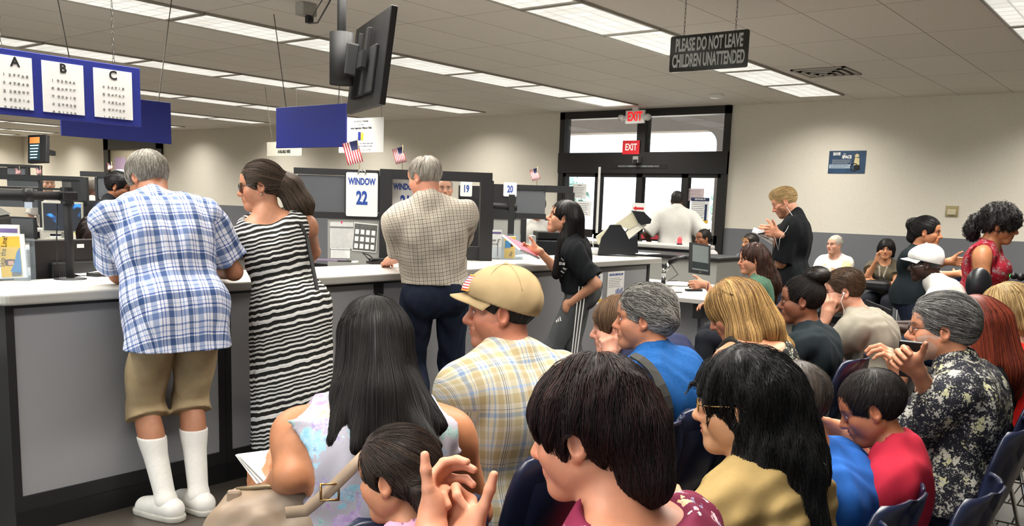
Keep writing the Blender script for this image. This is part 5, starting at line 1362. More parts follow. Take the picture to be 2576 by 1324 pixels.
def garment(p, kind='shirt', name=None, m=None, e=.014, sleeve=.75, flare=.014, hem=None, neck='crew', vox=.0065, fold=.004, wl=.09, low=0, seed=1, tank=0, leg_t=2.0, waist=None, collar=False, extra=None, lowback=0, label=None, cutfront=None, legflare=.01, hips=0.0, boxy=0):
    s = p.s; N, P, H = p.N, p.P, p.H
    lo, hi = p.lo - .02, p.hi + .02
    if kind in ('shirt', 'dress'):
        hz = (P[2] - (.02 if hem is None else hem)); pts = [N, P, p.SH['L'], p.SH['R']]
        for nm in 'LR':
            a = p.arm[nm]; pts.append(a['E'] if sleeve > .3 else p.SH[nm]); 
            if sleeve > 1: pts.append(a['W'])
        lo = np.min(pts, 0) - .24; hi = np.max(pts, 0) + .22; lo[2] = hz - .03; hi[2] = max(N[2] + .12, max(p.SH['L'][2], p.SH['R'][2]) + .15)
        F = Field(lo, hi, vox); torso(F, p, e)
        if hem is not None and hem > .02:
            w = p.sets['w']
            F.cone(P + V(-.07 * w, -.01, .04), P + V(-.08 * w, -.01, -hem - .05), .10 * w + e + hips, .10 * w + e + hips, .06); F.cone(P + V(.07 * w, -.01, .04), P + V(.08 * w, -.01, -hem - .05), .10 * w + e + hips, .10 * w + e + hips, .06)
            if kind == 'dress':
                z0 = P[2]; n = 6
                for i in range(n + 1): 
                    z = z0 - hem * i / n; F.ell(V(0, -.02 * i / n, z), V(.178 * w + .012 * math.sin(3 * i / n), .15 * w, hem / n * 1.6), None, .06)
        if tank < 1:
            for nm in 'LR': arm(F, p, nm, e + .004, sleeve, .03, flare, True)
        if boxy:
            w = p.sets['w']
            for sg in (-1, 1): F.cone(p.sp(.68, sg * .062 * w, .0), P + V(sg * (.075 + boxy) * w, -.01, -(hem or 0) - .04), .098 * w + e, .108 * w + e + hips, .05)
        if extra: extra(F, p)
        F.fold(fold, seed, wl)
        F.cut((0, 0, -1), (0, 0, hz))
        nd = nrm(p.hp(0, -.02, -.05) - N)
        if collar:
            F.cone(N - nd * .005, N + nd * .05, .082 * p.hs, .070 * p.hs, .012, cut='b')
        elif neck == 'crew' and not (low or lowback or tank):
            F.cone(N - nd * .03, N + nd * .014, .088 * p.hs, .075 * p.hs, .014, cut='b')
        if tank:
            for sg, nm in ((-1, 'L'), (1, 'R')):
                c = p.SH[nm] + p.Rt[:, 0] * sg * (.028 + .0) ; F.cone(c + p.Rt[:, 2] * .09 - p.Rt[:, 0] * sg * .0, c - p.Rt[:, 2] * .10, .068, .066, .01, True)
                F.cone(c, p.arm[nm]['E'], .075, .07, .01, True)
        if low or lowback:
            if low: F.ell(N + p.Rt[:, 1] * .10 + p.Rt[:, 2] * (.03), V(.095, .09, .05 + low), p.Rt, .01, True)
            if lowback: F.ell(N - p.Rt[:, 1] * .06 + p.Rt[:, 2] * (.05), V(.13, .09, .05 + lowback), p.Rt, .01, True)
        F.cone(N - nd * .03 + p.Rt[:, 1] * .006, N + nd * .2 + p.Rt[:, 1] * .015, (.066 if (low or lowback or tank) else .0585) * p.hs, (.085 if (low or lowback or tank) else .066) * p.hs, .003, True)
        nme = name or kind
    elif kind == 'trousers':
        wz = P[2] + (.10 if waist is None else waist); lo = np.min([P] + [q[k] for q in p.leg.values() for k in ('k', 'a')], 0) - .2; hi = np.max([P] + [q[k] for q in p.leg.values() for k in ('k', 'a')], 0) + .2; lo[2] = max(lo[2], 0.0); hi[2] = wz + .03
        F = Field(lo, hi, vox + .001)
        q = p.sets; w = q['w']
        F.ell(p.sp(.03), V(.160 * w + e, .115 * w + e, .16 + e), p.Rt, .05)
        for sg in (-1, 1): F.ell(p.sp(-.03, sg * .075 * w, -.03), V(.09 * w + e + hips, .105 * w + e + hips, .11 + e), p.Rt, .05)
        for nm in 'LR': leg(F, p, nm, e + .004, leg_t, .010, legflare)
        if extra: extra(F, p)
        F.fold(fold, seed, wl); F.cut((0, 0, 1), (0, 0, wz)); nme = name or 'trousers'
    Pm, Q = F.mesh()
    if len(Pm) == 0: return
    Pm = relax(Pm, Q, 1, .35)
    o = np_mesh(nme, Pm, Q, m, p.obj, None, pat_coords(p, Pm, kind == 'shirt')); 
    if label: o['label'] = label
    p.last = o; return o
def shoes(p, m, m2=None, size=1.0, tall=.0):
    for nm in 'LR':
        q = p.leg[nm]; a, f = q['a'], q['f']; g = V(a[0], a[1], 0); sd = np.cross(f, V(0, 0, 1.))
        lo = np.minimum(g - f * .1, g + f * .22) - .08; hi = np.maximum(g - f * .1, g + f * .22) + .08; lo[2] = -.005; hi[2] = .16
        F = Field(lo, hi, .0045); 
        F.cone(g - f * .045 + V(0, 0, .045), g + f * .14 + V(0, 0, .035), .046, .044, .02); F.cone(g - f * .04 + V(0, 0, .06), a + V(0, 0, -.0) + f * .02, .044, .045, .03); F.ell(g + f * .05 + V(0, 0, .055), V(.043, .1, .04), np.stack([sd, f, V(0, 0, 1.)], 1), .03)
        F.cone(a + V(0, 0, .005), a + V(0, 0, .12), .041, .045, .004, True); F.cut((0, 0, 1), (0, 0, .105 + tall)); F.cut((0, 0, -1), (0, 0, .022))
        Pm, Q = F.mesh(); o = np_mesh('shoe', Pm, Q, m, p.obj)
        F = Field(lo, hi, .0045); F.cone(g - f * .05 + V(0, 0, .02), g + f * .145 + V(0, 0, .02), .052, .05, .02); F.ell(g + f * .05 + V(0, 0, .01), V(.05, .11, .03), np.stack([sd, f, V(0, 0, 1.)], 1), .02)
        F.cut((0, 0, 1), (0, 0, .03)); F.cut((0, 0, -1), (0, 0, 0.0)); Pm, Q = F.mesh(); np_mesh('sole', Pm, Q, m2 or m_black, o)
        q['shoe'] = o

# ---------------------------------------------------------------- hair
def make_hair(p, kind='short', c='15100d', t=.012, n=500, r=.0016, top=None, flow='fall', line=(.135, -.04, .10, .09, .12), nape=(-.042, .38), ears=True, extra=(), tie=None, crown=(0, -.03, .11), vary=.35, wave=.0, step=.011, steps=14, vox=.0045, bald=None, c2=None, name='hair', hang=.0, jit=.004, seed=5, cuts=(), part=None, rough=0, buzz=False, tipc=None, fold=0):
    s, hp, Rh = p.hs, p.hp, p.Rh
    pts = [hp(*q) for q in ((.12, .12, .15), (-.12, -.14, -.12), (.12, -.14, .15), (-.12, .12, -.12), (-.12, -.14, .15), (.12, -.14, -.12), (.12, .12, -.12), (-.12, .12, .15))]
    for q in extra:
        if q[0] == 'c': pts += [hp(*q[1]) - q[3] - .02, hp(*q[2]) + q[4] + .02, hp(*q[1]) + q[3] + .02, hp(*q[2]) - q[4] - .02]
        else: pts += [hp(*q[1]) - max(q[2]) - .02, hp(*q[1]) + max(q[2]) + .02]
    lo = np.min(pts, 0) - .02; hi = np.max(pts, 0) + .02
    F = Field(lo, hi, vox * max(.8, s))
    def E(cc, rr, k=.01, sub=False): F.ell(hp(*cc), V(rr) * s, Rh, k * s, sub)
    E((0, -.016, .032), (.0785 + t, .099 + t, .0875 + t), .01)
    if kind != 'cap':
        E((0, line[0], line[1]), (line[2], line[3] + .016, line[4]), .006, True)
        if nape is not None:
            pn = hp(0, 0, nape[0]); nn = Rh @ V(0, nape[1], -1.0); F.cut(nn, pn)
        if ears:
            for g in (-1, 1): E((g * .090, -.006, -.012), (.030, .025, .036), .004, True)
    if top: F.cut(Rh @ V(0, -top[1], 1.0), hp(0, 0, top[0]))
    if bald: E(bald[:3], bald[3:6], .01, True)
    for q in extra:
        if q[0] == 'c': F.cone(hp(*q[1]), hp(*q[2]), q[3] * s, q[4] * s, (q[5] if len(q) > 5 else .03) * s)
        else: E(q[1], q[2], q[3] if len(q) > 3 else .02)
    for q in cuts: E(q[:3], q[3:6], .008, True)
    if fold: F.fold(fold, seed, .05, (1, 1, .25))
    Pm, Q = F.mesh()
    if len(Pm) == 0: return
    Pm = relax(Pm, Q, 1, .4); rnd = np.random.RandomState(seed); bc = np.array(lin(c)[:3]); bc2 = np.array(lin(c2)[:3]) if c2 else bc * 1.7
    def colour(P0, a):
        cc = bc[None] * (1 - a[:, None]) + bc2[None] * a[:, None]
        return cc
    # large soft variation on the base mesh
    L = (Pm - p.H) @ Rh / s
    ang = np.arctan2(L[:, 0], -L[:, 1] + .02)
    a = .5 + .5 * np.sin(ang * 23 + 3 * np.sin(ang * 7 + L[:, 2] * 4)); a = np.clip(a * .22 + .05 * rnd.rand(len(a)), 0, 1) * (vary / .35)
    col = colour(Pm, np.clip(a, 0, 1)); VP, VQ, VC = [Pm], [Q], [col]
    if n:
        i = rnd.randint(0, len(Pm), n); x = Pm[i].astype(float); d, g = F.sample(x, True); off = rnd.rand(n) * jit * s
        T = hp(*tie) if tie is not None else None; cr = hp(*crown); down = V(0, 0, -1.0); bk = Rh @ V(0, -1, 0); paths = [x.copy()]; prev = None
        ph = rnd.rand(n) * 6.28; left = np.zeros(n, bool)
        for k in range(steps):
            d, g = F.sample(x, True)
            if flow == 'fall': v = (x - cr); v[:, 2] *= .5; v = v / (np.linalg.norm(v, axis=1, keepdims=True) + 1e-6) + down * (.55 + .9 * np.clip(np.linalg.norm(x - cr, axis=1, keepdims=True) / (.16 * s), 0, 2))
            elif flow == 'back': v = bk + down * .35 + np.zeros_like(x)
            elif flow == 'fwd': v = (x - cr); v = v / (np.linalg.norm(v, axis=1, keepdims=True) + 1e-6) - bk * .4 + down * .2
            elif flow == 'side': v = np.tile(Rh @ V(part or (1, -.3, -.5)), (n, 1))
            elif flow == 'to':
                v = T - x; dist = np.linalg.norm(v, axis=1, keepdims=True); v = v / (dist + 1e-6); beyond = dist < .035 * s; left |= beyond[:, 0]; v = np.where(left[:, None], down * 1.0 + bk * .25, v)
            v = v - g * (v * g).sum(1, keepdims=True) * (1 - hang); v = v / (np.linalg.norm(v, axis=1, keepdims=True) + 1e-6)
            if prev is not None: v = v * .65 + prev * .35; v /= (np.linalg.norm(v, axis=1, keepdims=True) + 1e-6)
            prev = v
            if wave: sdv = np.cross(v, g); v = v + sdv * (wave * np.sin(ph + k * .9))[:, None]
            if rough: v = v + rnd.normal(size=v.shape) * rough
            gone = d > .010 + .03 * hang; v[gone] *= .12
            x = x + v * step * s; d, g = F.sample(x, True); out = d > .03
            corr = np.clip(d - off, -.02, .02); corr[out | gone] = 0; x = x - g * corr[:, None]; paths.append(x.copy())
        A = np.stack(paths, 1); m = A.shape[1]; tt = np.linspace(0, 1, m); rr = (r * (1 - .85 * tt ** 2) * (.35 + .65 * np.minimum(1, tt * 6)))[None, :] * (.6 + .8 * rnd.rand(n))[:, None] * s
        tan = np.gradient(A, axis=1); tan /= (np.linalg.norm(tan, axis=2, keepdims=True) + 1e-9); ref = V(.31, .57, .76); b1 = np.cross(tan, ref); b1 /= (np.linalg.norm(b1, axis=2, keepdims=True) + 1e-9); b2 = np.cross(tan, b1)
        ring = np.stack([A + (b1 * math.cos(q) + b2 * math.sin(q)) * rr[:, :, None] for q in (0, 2.094, 4.189)], 2)      # n,m,3,3
        SV = ring.reshape(-1, 3); base = (np.arange(n) * m * 3)[:, None, None] + (np.arange(m - 1) * 3)[None, :, None] + np.arange(3)[None, None, :]
        nx = (np.arange(n) * m * 3)[:, None, None] + (np.arange(m - 1) * 3)[None, :, None] + ((np.arange(3) + 1) % 3)[None, None, :]
        SQ = np.stack([base, nx, nx + 3, base + 3], 3).reshape(-1, 4)
        sa = np.clip(rnd.rand(n) ** 2.0 * vary * 2.2, 0, 1); sc = colour(SV[:n], sa)
        if tipc: tcx = np.array(lin(tipc)[:3]); sc = sc[:, None, :] * (1 - .8 * tt[None, :, None]) + tcx[None, None] * .8 * tt[None, :, None]; SCf = np.repeat(sc.reshape(-1, 3), 3, 0)
        else: SCf = np.repeat(sc, m * 3, 0)
        VP.append(SV); VQ.append(SQ + len(Pm)); VC.append(SCf)
    o = np_mesh(name, np.concatenate(VP), np.concatenate(VQ), M_HAIR, p.obj, np.concatenate(VC)); p.hair = o; return o
def eyeglasses(p, m, lens=None, w=.0225, h=.017, r=.0014, up=0, name='eyeglasses', dy=0, label=None):
    hp, s = p.hp, p.hs; b = MB()
    for g in (-1, 1):
        c = (g * .032, .100 + dy, .001 + up); b.tube([hp(c[0] + w * math.cos(q), c[1] - .006 * (math.cos(q) * g), c[2] + h * math.sin(q) * (1 if math.sin(q) > 0 else 1)) for q in [2 * PI * k / 16 for k in range(17)]], r * s, 6, cap=False)
        b.tube([hp(g * (.032 + w), .094 + dy, .005 + up), hp(g * .080, .07, .008 + up), hp(g * .084, .0, .006 + up), hp(g * .082, -.018, -.004 + up)], r * s, 6)
    b.tube([hp(-.0105, .103 + dy, .004 + up), hp(0, .106 + dy, .007 + up), hp(.0105, .103 + dy, .004 + up)], r * s, 6)
    o = b.build(name, m, p.obj, True)
    if lens:
        l = MB()
        for g in (-1, 1):
            c = (g * .032, .100 + dy, .001 + up); l.add([hp(c[0] + w * math.cos(q), c[1] - .006 * (math.cos(q) * g), c[2] + h * math.sin(q)) for q in [2 * PI * k / 16 for k in range(16)]], [tuple(range(16))])
        l.build('lens', lens, o)
    if label: o['label'] = label
    return o

from mathutils.bvhtree import BVHTree
def surf_hit(o, px, py):
    """where the line of sight through a picture point meets the garment: a print is fixed on the cloth there"""
    M = o.matrix_world if o.parent is None else (Matrix.Translation(o.parent.location) @ o.parent.rotation_euler.to_matrix().to_4x4())
    if o.name not in _bvh:
        me = o.data; _bvh[o.name] = BVHTree.FromPolygons([M @ v.co for v in me.vertices], [tuple(p.vertices) for p in me.polygons])
    d = Vector(ray(px, py)).normalized(); h = _bvh[o.name].ray_cast(Vector((0, 0, CAMH)), d)
    if h[0] is None: return None
    n = h[1] if h[1].dot(d) < 0 else -h[1]
    return h[0], n, M
_bvh = {}
def decal(o, px, py, m, s=None, size=.03, rot=0, poly=None, name='print', xs=.8, bold=.0015):
    h = surf_hit(o, px, py)
    if h is None: return
    p, n, M = h; up = Vector((0, 0, 1)); up = (up - n * up.dot(n)).normalized(); rt = up.cross(n)
    Ml = M.inverted() @ (Matrix.Translation(p + n * .004) @ Matrix((rt, -n, up)).transposed().to_4x4() @ Matrix.Rotation(rot, 4, 'Y'))
    if s:
        t_ = lettering(s, size, 0, 0, m, o, 0, xs, name=name, bold=bold)
        for v in t_.data.vertices: v.co = Ml @ v.co
    else: MB().prism(poly, -.002, .004, Ml).build(name, m, o)

def strap_on(o, pix, hw, m, name='bag_strap', th=.006, parent=None):
    """a webbing strap lying on a garment, following its surface"""
    P = [surf_hit(o, *q) for q in pix]; P = [h for h in P if h]
    if len(P) < 2: return
    for _ in range(3): P = [(P[i][0], (P[max(i - 1, 0)][1] + P[i][1] + P[min(i + 1, len(P) - 1)][1]).normalized(), P[i][2]) for i in range(len(P))]
    Mi = P[0][2].inverted(); vs = []
    for i, (p, n, M) in enumerate(P):
        d = (P[min(i + 1, len(P) - 1)][0] - P[max(i - 1, 0)][0]).normalized(); n2 = (n - d * n.dot(d)).normalized(); s = d.cross(n2); w = hw[i] if isinstance(hw, (list, tuple)) else hw
        for a, b in ((-w, -.004), (w, -.004), (w, th), (-w, th)): vs.append(Mi @ (p + s * a + n2 * b))
    n = len(P); fs = [(4 * i + k, 4 * i + (k + 1) % 4, 4 * i + 4 + (k + 1) % 4, 4 * i + 4 + k) for i in range(n - 1) for k in range(4)] + [(0, 1, 2, 3), (4 * n - 4, 4 * n - 3, 4 * n - 2, 4 * n - 1)]
    return MB().add(vs, fs).build(name, m, parent or o.parent, False)
def child(q, nm): return [c for c in q.obj.children if c.name.startswith(nm)][0]
# ================================================================ THE PEOPLE
def striped(name):
    t = NT(name); t.set(.8, 0, .2); a = t.n('ShaderNodeAttribute'); a.attribute_name = 'pat'; sp = t.n('ShaderNodeSeparateXYZ'); t.l(a.outputs['Vector'], sp.inputs[0])
    tc = t.n('ShaderNodeTexCoord'); mp = t.n('ShaderNodeMapping'); mp.inputs['Scale'].default_value = (1, 1, .5); t.l(tc.outputs['Object'], mp.inputs[0])
    nz = t.n('ShaderNodeTexNoise', i_Scale=26.0, i_Detail=1.0); t.l(mp.outputs[0], nz.inputs['Vector'])
    v = t.math('ADD', sp.outputs[1], t.math('MULTIPLY', nz.outputs['Fac'], .016))
    fr = t.math('FRACT', t.math('ADD', t.math('DIVIDE', v, .235), 20.0))
    K, W = lin('242422')[:3], lin('dcdad6')[:3]; st = []; x = 0.0
    for b, w_ in ((.085, .055), (.075, .05), (.06, .045), (.05, .04), (.045, .035), (.045, .035), (.05, .045), (.065, .055), (.085, .055)):
        st += [(x, K), (x + b, W)]; x += b + w_
    t.base(t.ramp(fr, [(min(.999, q), c) for q, c in st], 'CONSTANT'))
    rp = t.math('SINE', t.math('MULTIPLY', v, 2 * PI / .013)); t.bump(t.math('ADD', rp, nz.outputs['Fac']), .25, .004); return t.m
c_black = cloth('black_tee', '15171a'); c_khaki = cloth('khaki_twill', 'a08c6c'); c_jean = cloth('dark_denim', '1b2130', .15, 60); c_bluej = cloth('blue_jeans', '3d4f68', .2, 50)
c_white = cloth('white_cotton', 'c4c2bc', .04); c_greyt = cloth('warm_grey_tee', '8b8578'); c_navy = cloth('navy_hoodie', '2b2f4a'); c_blue = cloth('heather_blue_tee', '1a4f8a', .16, 90); c_red = cloth('red_tee', 'b3283c'); c_royal = cloth('royal_blue_tee', '2c63b4')
c_tan = cloth('mustard_blouse', '9c8456'); c_scarlet = cloth('scarlet_knit', 'd0231e', .08, 70); c_green = cloth('sage_top', '4d6b58'); c_dkgrey = cloth('dark_trousers', '22242a'); c_track = cloth('grey_track', '4b4d4e', .1, 60); c_olive = cloth('olive_blouse', '5d5647'); c_charc = cloth('charcoal_tee', '1c2428'); c_pink = cloth('pink_cotton', 'd79fb8')
m_glassm = mat('glasses_frame', '1a1614', .25); m_gold = mat('gold_frame', 'a08050', .25, .9); m_silver = mat('silver', 'c0c0c0', .2, 1); m_lens_d = mat('dark_lens', '0a0908', .08)
def A(px): d = ray(px, 660); return math.degrees(math.atan2(d[1], d[0]))       # heading of the line of sight; yaw = A -> left profile
def HD(px, py, D): return tuple(at_d(px, py, D))
m_tr = mat('pale_trainer', 'b8b4ac', .6)
FAR = dict(vox=.012, hvox=.0058, shoe=m_black); MID = dict(vox=.009, hvox=.0042, shoe=m_black)

m_plaid1 = plaid('blue_plaid', .19, .185, [(.0, .10, '3f5d8c'), (.13, .15, '5f7fc0'), (.22, .34, '8ea0c4'), (.40, .42, '2c4f9c'), (.47, .49, '4c6cb4'), (.56, .68, '44618f'), (.72, .74, '8fa6d0'), (.84, .86, '3158a4'), (.91, .93, '7e9ad0')],
                 [(.0, .15, '5a729c'), (.19, .22, '3c62ac'), (.30, .33, '9fb2d6'), (.42, .46, '6f86b4'), (.60, .74, '7e92ba'), (.80, .83, '3a5fa8'), (.90, .92, '9ab0d8')], 'e8e8ee', .45)
# 1 plaid man at the counter
q = person('person in blue plaid shirt and khaki shorts bending over the counter', HD(372, 450, 4.2), -16, 'stand', hyaw=22, hpitch=38, S=1.83, w=1.06, sw=1.08, belly=.01, hunch=.035, pel=(2.215, 3.67, .98), neck=(0, -.115, -.125),
           skin='a06c50', feet=[(2.150, 3.69), (2.30, 3.66)], legs=dict(L=dict(f=(-.55, 1, 0)), R=dict(f=(-.35, 1, 0))), arms=dict(L=dict(e=HD(298, 690, 4.22), w=(2.42, 4.25, 1.115), curl=.5), R=dict(e=HD(588, 684, 4.38), w=(2.70, 4.30, 1.115), curl=.5)),
           sock=(.37, cloth('white_ribbed_sock', 'cfccc6', .04, 90, .9, .3)), vox=.0062, hvox=.0045,
           wear=[dict(kind='shirt', m=m_plaid1, e=.025, sleeve=.80, flare=.026, hem=.17, collar=True, fold=.006, wl=.12, seed=3, hips=.003, boxy=-.004),
                 dict(kind='trousers', name='shorts', m=c_khaki, e=.018, leg_t=1.12, legflare=.016, fold=.006, wl=.13, waist=-.11)],
           hair=dict(c='6b655c', c2='c9c3b6', n=4160, t=.012, flow='fwd', steps=5, step=.009, r=.00073, vary=.6, nape=(-.052, .38), line=(.145, -.04, .10, .09, .11), rough=.2))
m_shoe = mat('white_trainer', 'cfccc6', .5, var=.04); m_sole = mat('worn_sole', 'a9a59c', .6)
shoes(q, m_shoe, m_sole)
for nm, (px, py) in (('L', (376, 1299)), ('R', (475, 1290))): decal(q.leg[nm]['shoe'], px, py, m_inkg, 'N', .05, 0, bold=.003, xs=1.0)
# 2 striped dress
q = person('person in black and white striped dress with brown ponytail at the counter', HD(655, 468, 4.5), -32, 'stand', hyaw=80, hpitch=8, S=1.68, w=1.0, sw=1.08, pel=(2.85, 3.66, .93), skin='b57f62',
           neck=(.03, -.05, -.17), arms=dict(L=dict(w=(2.62, 4.05, 1.115), el=(-1, -.3, -.3), curl=.4), R=dict(w=(3.25, 4.05, 1.11), el=(.9, -.2, -.6))), feet=[(2.83, 3.66), (3.0, 3.6)], vox=.0065, hvox=.0036, fine_hands='L',
           wear=[dict(kind='dress', m=striped('striped_dress'), e=.016, sleeve=.06, hem=.70, tank=.9, fold=.004, hips=.02, lowback=.03)],
           hair=dict(c='2a2019', c2='8a7460', n=3520, flow='to', tie=(0, -.125, .0), t=.012, r=.00086, vary=.35, steps=16, step=.012, nape=(-.075, .5), line=(.128, -.03, .085, .085, .105),
                     extra=[('c', (0, -.11, .01), (0, -.14, -.02), .045, .05, .02), ('c', (.0, -.145, -.02), (-.0, -.18, -.12), .066, .068, .03), ('c', (-.0, -.18, -.12), (.01, -.17, -.27), .066, .03, .03)]))
eyeglasses(q, m_glassm, m_lens_d, .025, .02, .0018)
b = MB(); b.lathe([(.001, .006), (.006, 0), (.001, -.006)], 8, Matrix.Translation(q.hp(-.083, -.006, -.045))); b.build('earring', m_silver, q.obj, True)
strap_on(child(q, 'dress'), [(722, 512), (738, 532), (756, 565), (772, 600), (786, 640), (794, 690), (798, 730)], .009, m_black, th=.005)
shoes(q, m_black)
# 3 checked shirt
m_plaid2 = plaid('tan_check', .046, .046, [(.0, .12, '8c7e70'), (.25, .34, 'b0a494'), (.5, .62, '7f7164'), (.78, .86, 'c0b6a6')], [(.0, .12, '8c7e70'), (.25, .34, 'b0a494'), (.5, .62, '7f7164'), (.78, .86, 'c0b6a6')], 'd6d0c4', .6)
q = person('person in tan checked shirt and dark jeans, white haired, standing at window 21', HD(1068, 447, 5.2), -36, 'stand', hyaw=38, hpitch=16, S=1.80, w=1.12, belly=.03, pel=(3.93, 3.66, .97), skin='c88a70', neck=(.02, -.06, -.17),
           arms=dict(L=dict(w=(4.02, 4.16, 1.12), e=HD(1020, 640, 5.3), curl=.5), R=dict(w=(4.32, 4.05, 1.12), el=(1, -.3, -.4), curl=.5)), feet=[(3.86, 3.68), (4.06, 3.58)], vox=.0068, hvox=.004,
           wear=[dict(kind='trousers', m=c_jean, e=.016, leg_t=1.98, legflare=.02, waist=.06, fold=.006), dict(kind='shirt', m=m_plaid2, e=.026, sleeve=.9, flare=.02, hem=-.05, collar=True, fold=.006, wl=.12, seed=8)],
           hair=dict(c='8d857a', c2='d8d2c6', n=1920, t=.007, flow='fwd', steps=5, r=.00066, vary=.6, nape=(-.05, .38), line=(.15, -.02, .11, .11, .115), bald=(0, -.03, .16, .05, .07, .055)))
w_ = q.P; 
b = MB(); b.lathe([(.168, .0), (.17, .01), (.17, .03), (.168, .04)], 28, Matrix.Translation((0, -.005, float(w_[2]) + .045)) @ Matrix.Diagonal((1.12, .88, 1, 1))); b.build('belt', mat('brown_leather', '4a3526', .5), q.obj, True)
shoes(q, m_black)
# 4 girl with soccer tee
q = person('person with long black hair in black SOCCER tee and grey track pants', HD(1418, 548, 6.3), 30, 'stand', hyaw=4, hpitch=-12, S=1.62, w=.96, bust=.3, pel=(5.36, 3.56, .92), skin='c08a6c', lips='a8554f', neck=(0, -.06, -.155),
           arms=dict(R=dict(w=tuple(at_d(1356, 632, 6.55)), el=(.3, -.5, -1), hd=(-.45, .85, .1), th=(.2, .2, .9), curl=.5), L=dict(b=(-.165, .05, .83), el=(-.35, -1, .1), no=True)), feet=[(5.28, 3.58), (5.45, 3.52)], vox=.008, hvox=.0038, fine_hands='R',
           wear=[dict(kind='shirt', m=c_black, e=.02, sleeve=.85, flare=.02, hem=.03, fold=.005), dict(kind='trousers', name='track_pants', m=c_track, e=.014, leg_t=1.98, legflare=.012, waist=.05, hips=.02)],
           hair=dict(c='0e0b0a', c2='2e2420', n=1500, flow='fall', t=.012, vary=.2, steps=24, step=.022, nape=None, line=(.13, -.05, .085, .095, .115), crown=(0, -.0, .12),
                     extra=[('c', (.06, -.05, .0), (.075, -.07, -.16), .05, .055), ('c', (-.05, -.06, .0), (-.06, -.06, -.2), .05, .05), ('c', (0, -.09, .0), (0, -.13, -.22), .06, .075), ('c', (0, -.13, -.2), (.0, -.13, -.42), .078, .05), ('c', (-.065, -.05, -.15), (-.07, -.05, -.40), .045, .03), ('c', (.07, -.06, -.15), (.09, -.06, -.36), .055, .03)]))
Msh = q
for k in range(3):
    pts = []
    for z in np.linspace(.95, .12, 12):
        l = q.leg['L']; t_ = (l['h'][2] - z) / (l['h'][2] - l['a'][2]); c_ = l['h'] + (l['a'] - l['h']) * t_
        rr = (.118 if z > .75 else .112 - .05 * (1 - z / .75)); a_ = R_(194 - 11 * k); pts.append((c_[0] + rr * math.cos(a_), c_[1] + rr * math.sin(a_) - .01, z))
    MB().tube(pts, .0045, 5).build('white_stripe', m_white, q.obj, True)
tee, pants = [c_ for c_ in q.obj.children if c_.name.startswith('shirt')][0], [c_ for c_ in q.obj.children if c_.name.startswith('track_pants')][0]
m_print = mat('shirt_print_white', 'd8d4d0', .7)
for ch, px, py, r_ in (('S', 1379, 694, 0), ('O', 1387, 692, -14), ('C', 1394, 686, -28), ('C', 1399, 678, -42), ('E', 1403, 670, -52), ('R', 1408, 662, -60)): decal(tee, px + 13, py + 14, m_print, ch, .036, R_(r_ * -1 if False else r_))
decal(tee, 1414, 664, m_print, '17-18', .026); decal(tee, 1416, 652, m_print, 'S', .036, R_(-40))
decal(tee, 1394, 682, mat('ball_white', 'c8c4c4', .7), None, poly=[(.028 * math.cos(k * PI / 6), .034 * math.sin(k * PI / 6)) for k in range(12)])
decal(tee, 1387, 682, m_red, None, poly=[(-.03, .04), (-.014, .05), (-.02, .0), (-.004, -.05), (-.02, -.05), (-.034, 0)])
for k in range(3): decal(pants, 1404 + 5 * k, 808 - 2 * k, m_print, None, poly=[(-.012, -.012), (-.004, -.012), (-.004 - .008, .006 + .006 * k), (-.02, .006 + .006 * k)], name='print')
shoes(q, m_black)
# 5 man in white at entrance
q = person('person in white t-shirt with cropped hair standing at the entrance counter', HD(1703, 503, 12.1), A(1703) - 88, 'stand', S=1.80, w=1.05, sw=1.05, skin='dark', pelz=.95, lean=5, **FAR, arms=dict(L=dict(b=(-.30, .10, .95), el=(-1, -.6, 0)), R=dict(b=(.30, .10, .95), el=(1, -.6, 0))),
           wear=[dict(kind='shirt', m=c_white, e=.04, sleeve=.95, flare=.03, hem=.12, vox=.01, fold=.006, wl=.2, boxy=.001), dict(kind='trousers', m=c_dkgrey, e=.03, leg_t=1.95, vox=.012)], hair=dict(c='1c1816', c2='4a443e', n=300, t=.004, flow='fwd', steps=4, vary=.5))
# 6 seated woman by the kiosk tablet
q = person('person with tied-back hair in pale tee sitting beside the right door glass', HD(1768, 600, 11.9), A(1768) + 35, 'sit', hyaw=0, skin='brown', lean=2, S=1.68, **FAR, wear=[dict(kind='shirt', m=cloth('pale_grey_tee', 'a9a6a6'), sleeve=.85, vox=.01), dict(kind='trousers', m=c_bluej, leg_t=1.95, vox=.012)],
           hair=dict(c='120f0e', c2='3a322c', n=250, flow='to', tie=(0, -.11, .0), t=.007, steps=8, nape=(-.06, .4), line=(.13, -.04, .085, .09, .11), extra=[('e', (0, -.125, -.01), (.035, .035, .045))]))
chair(q.root[0], q.root[1] + .07, 90, 'navy shell chair under the woman in the pale tee by the doors')
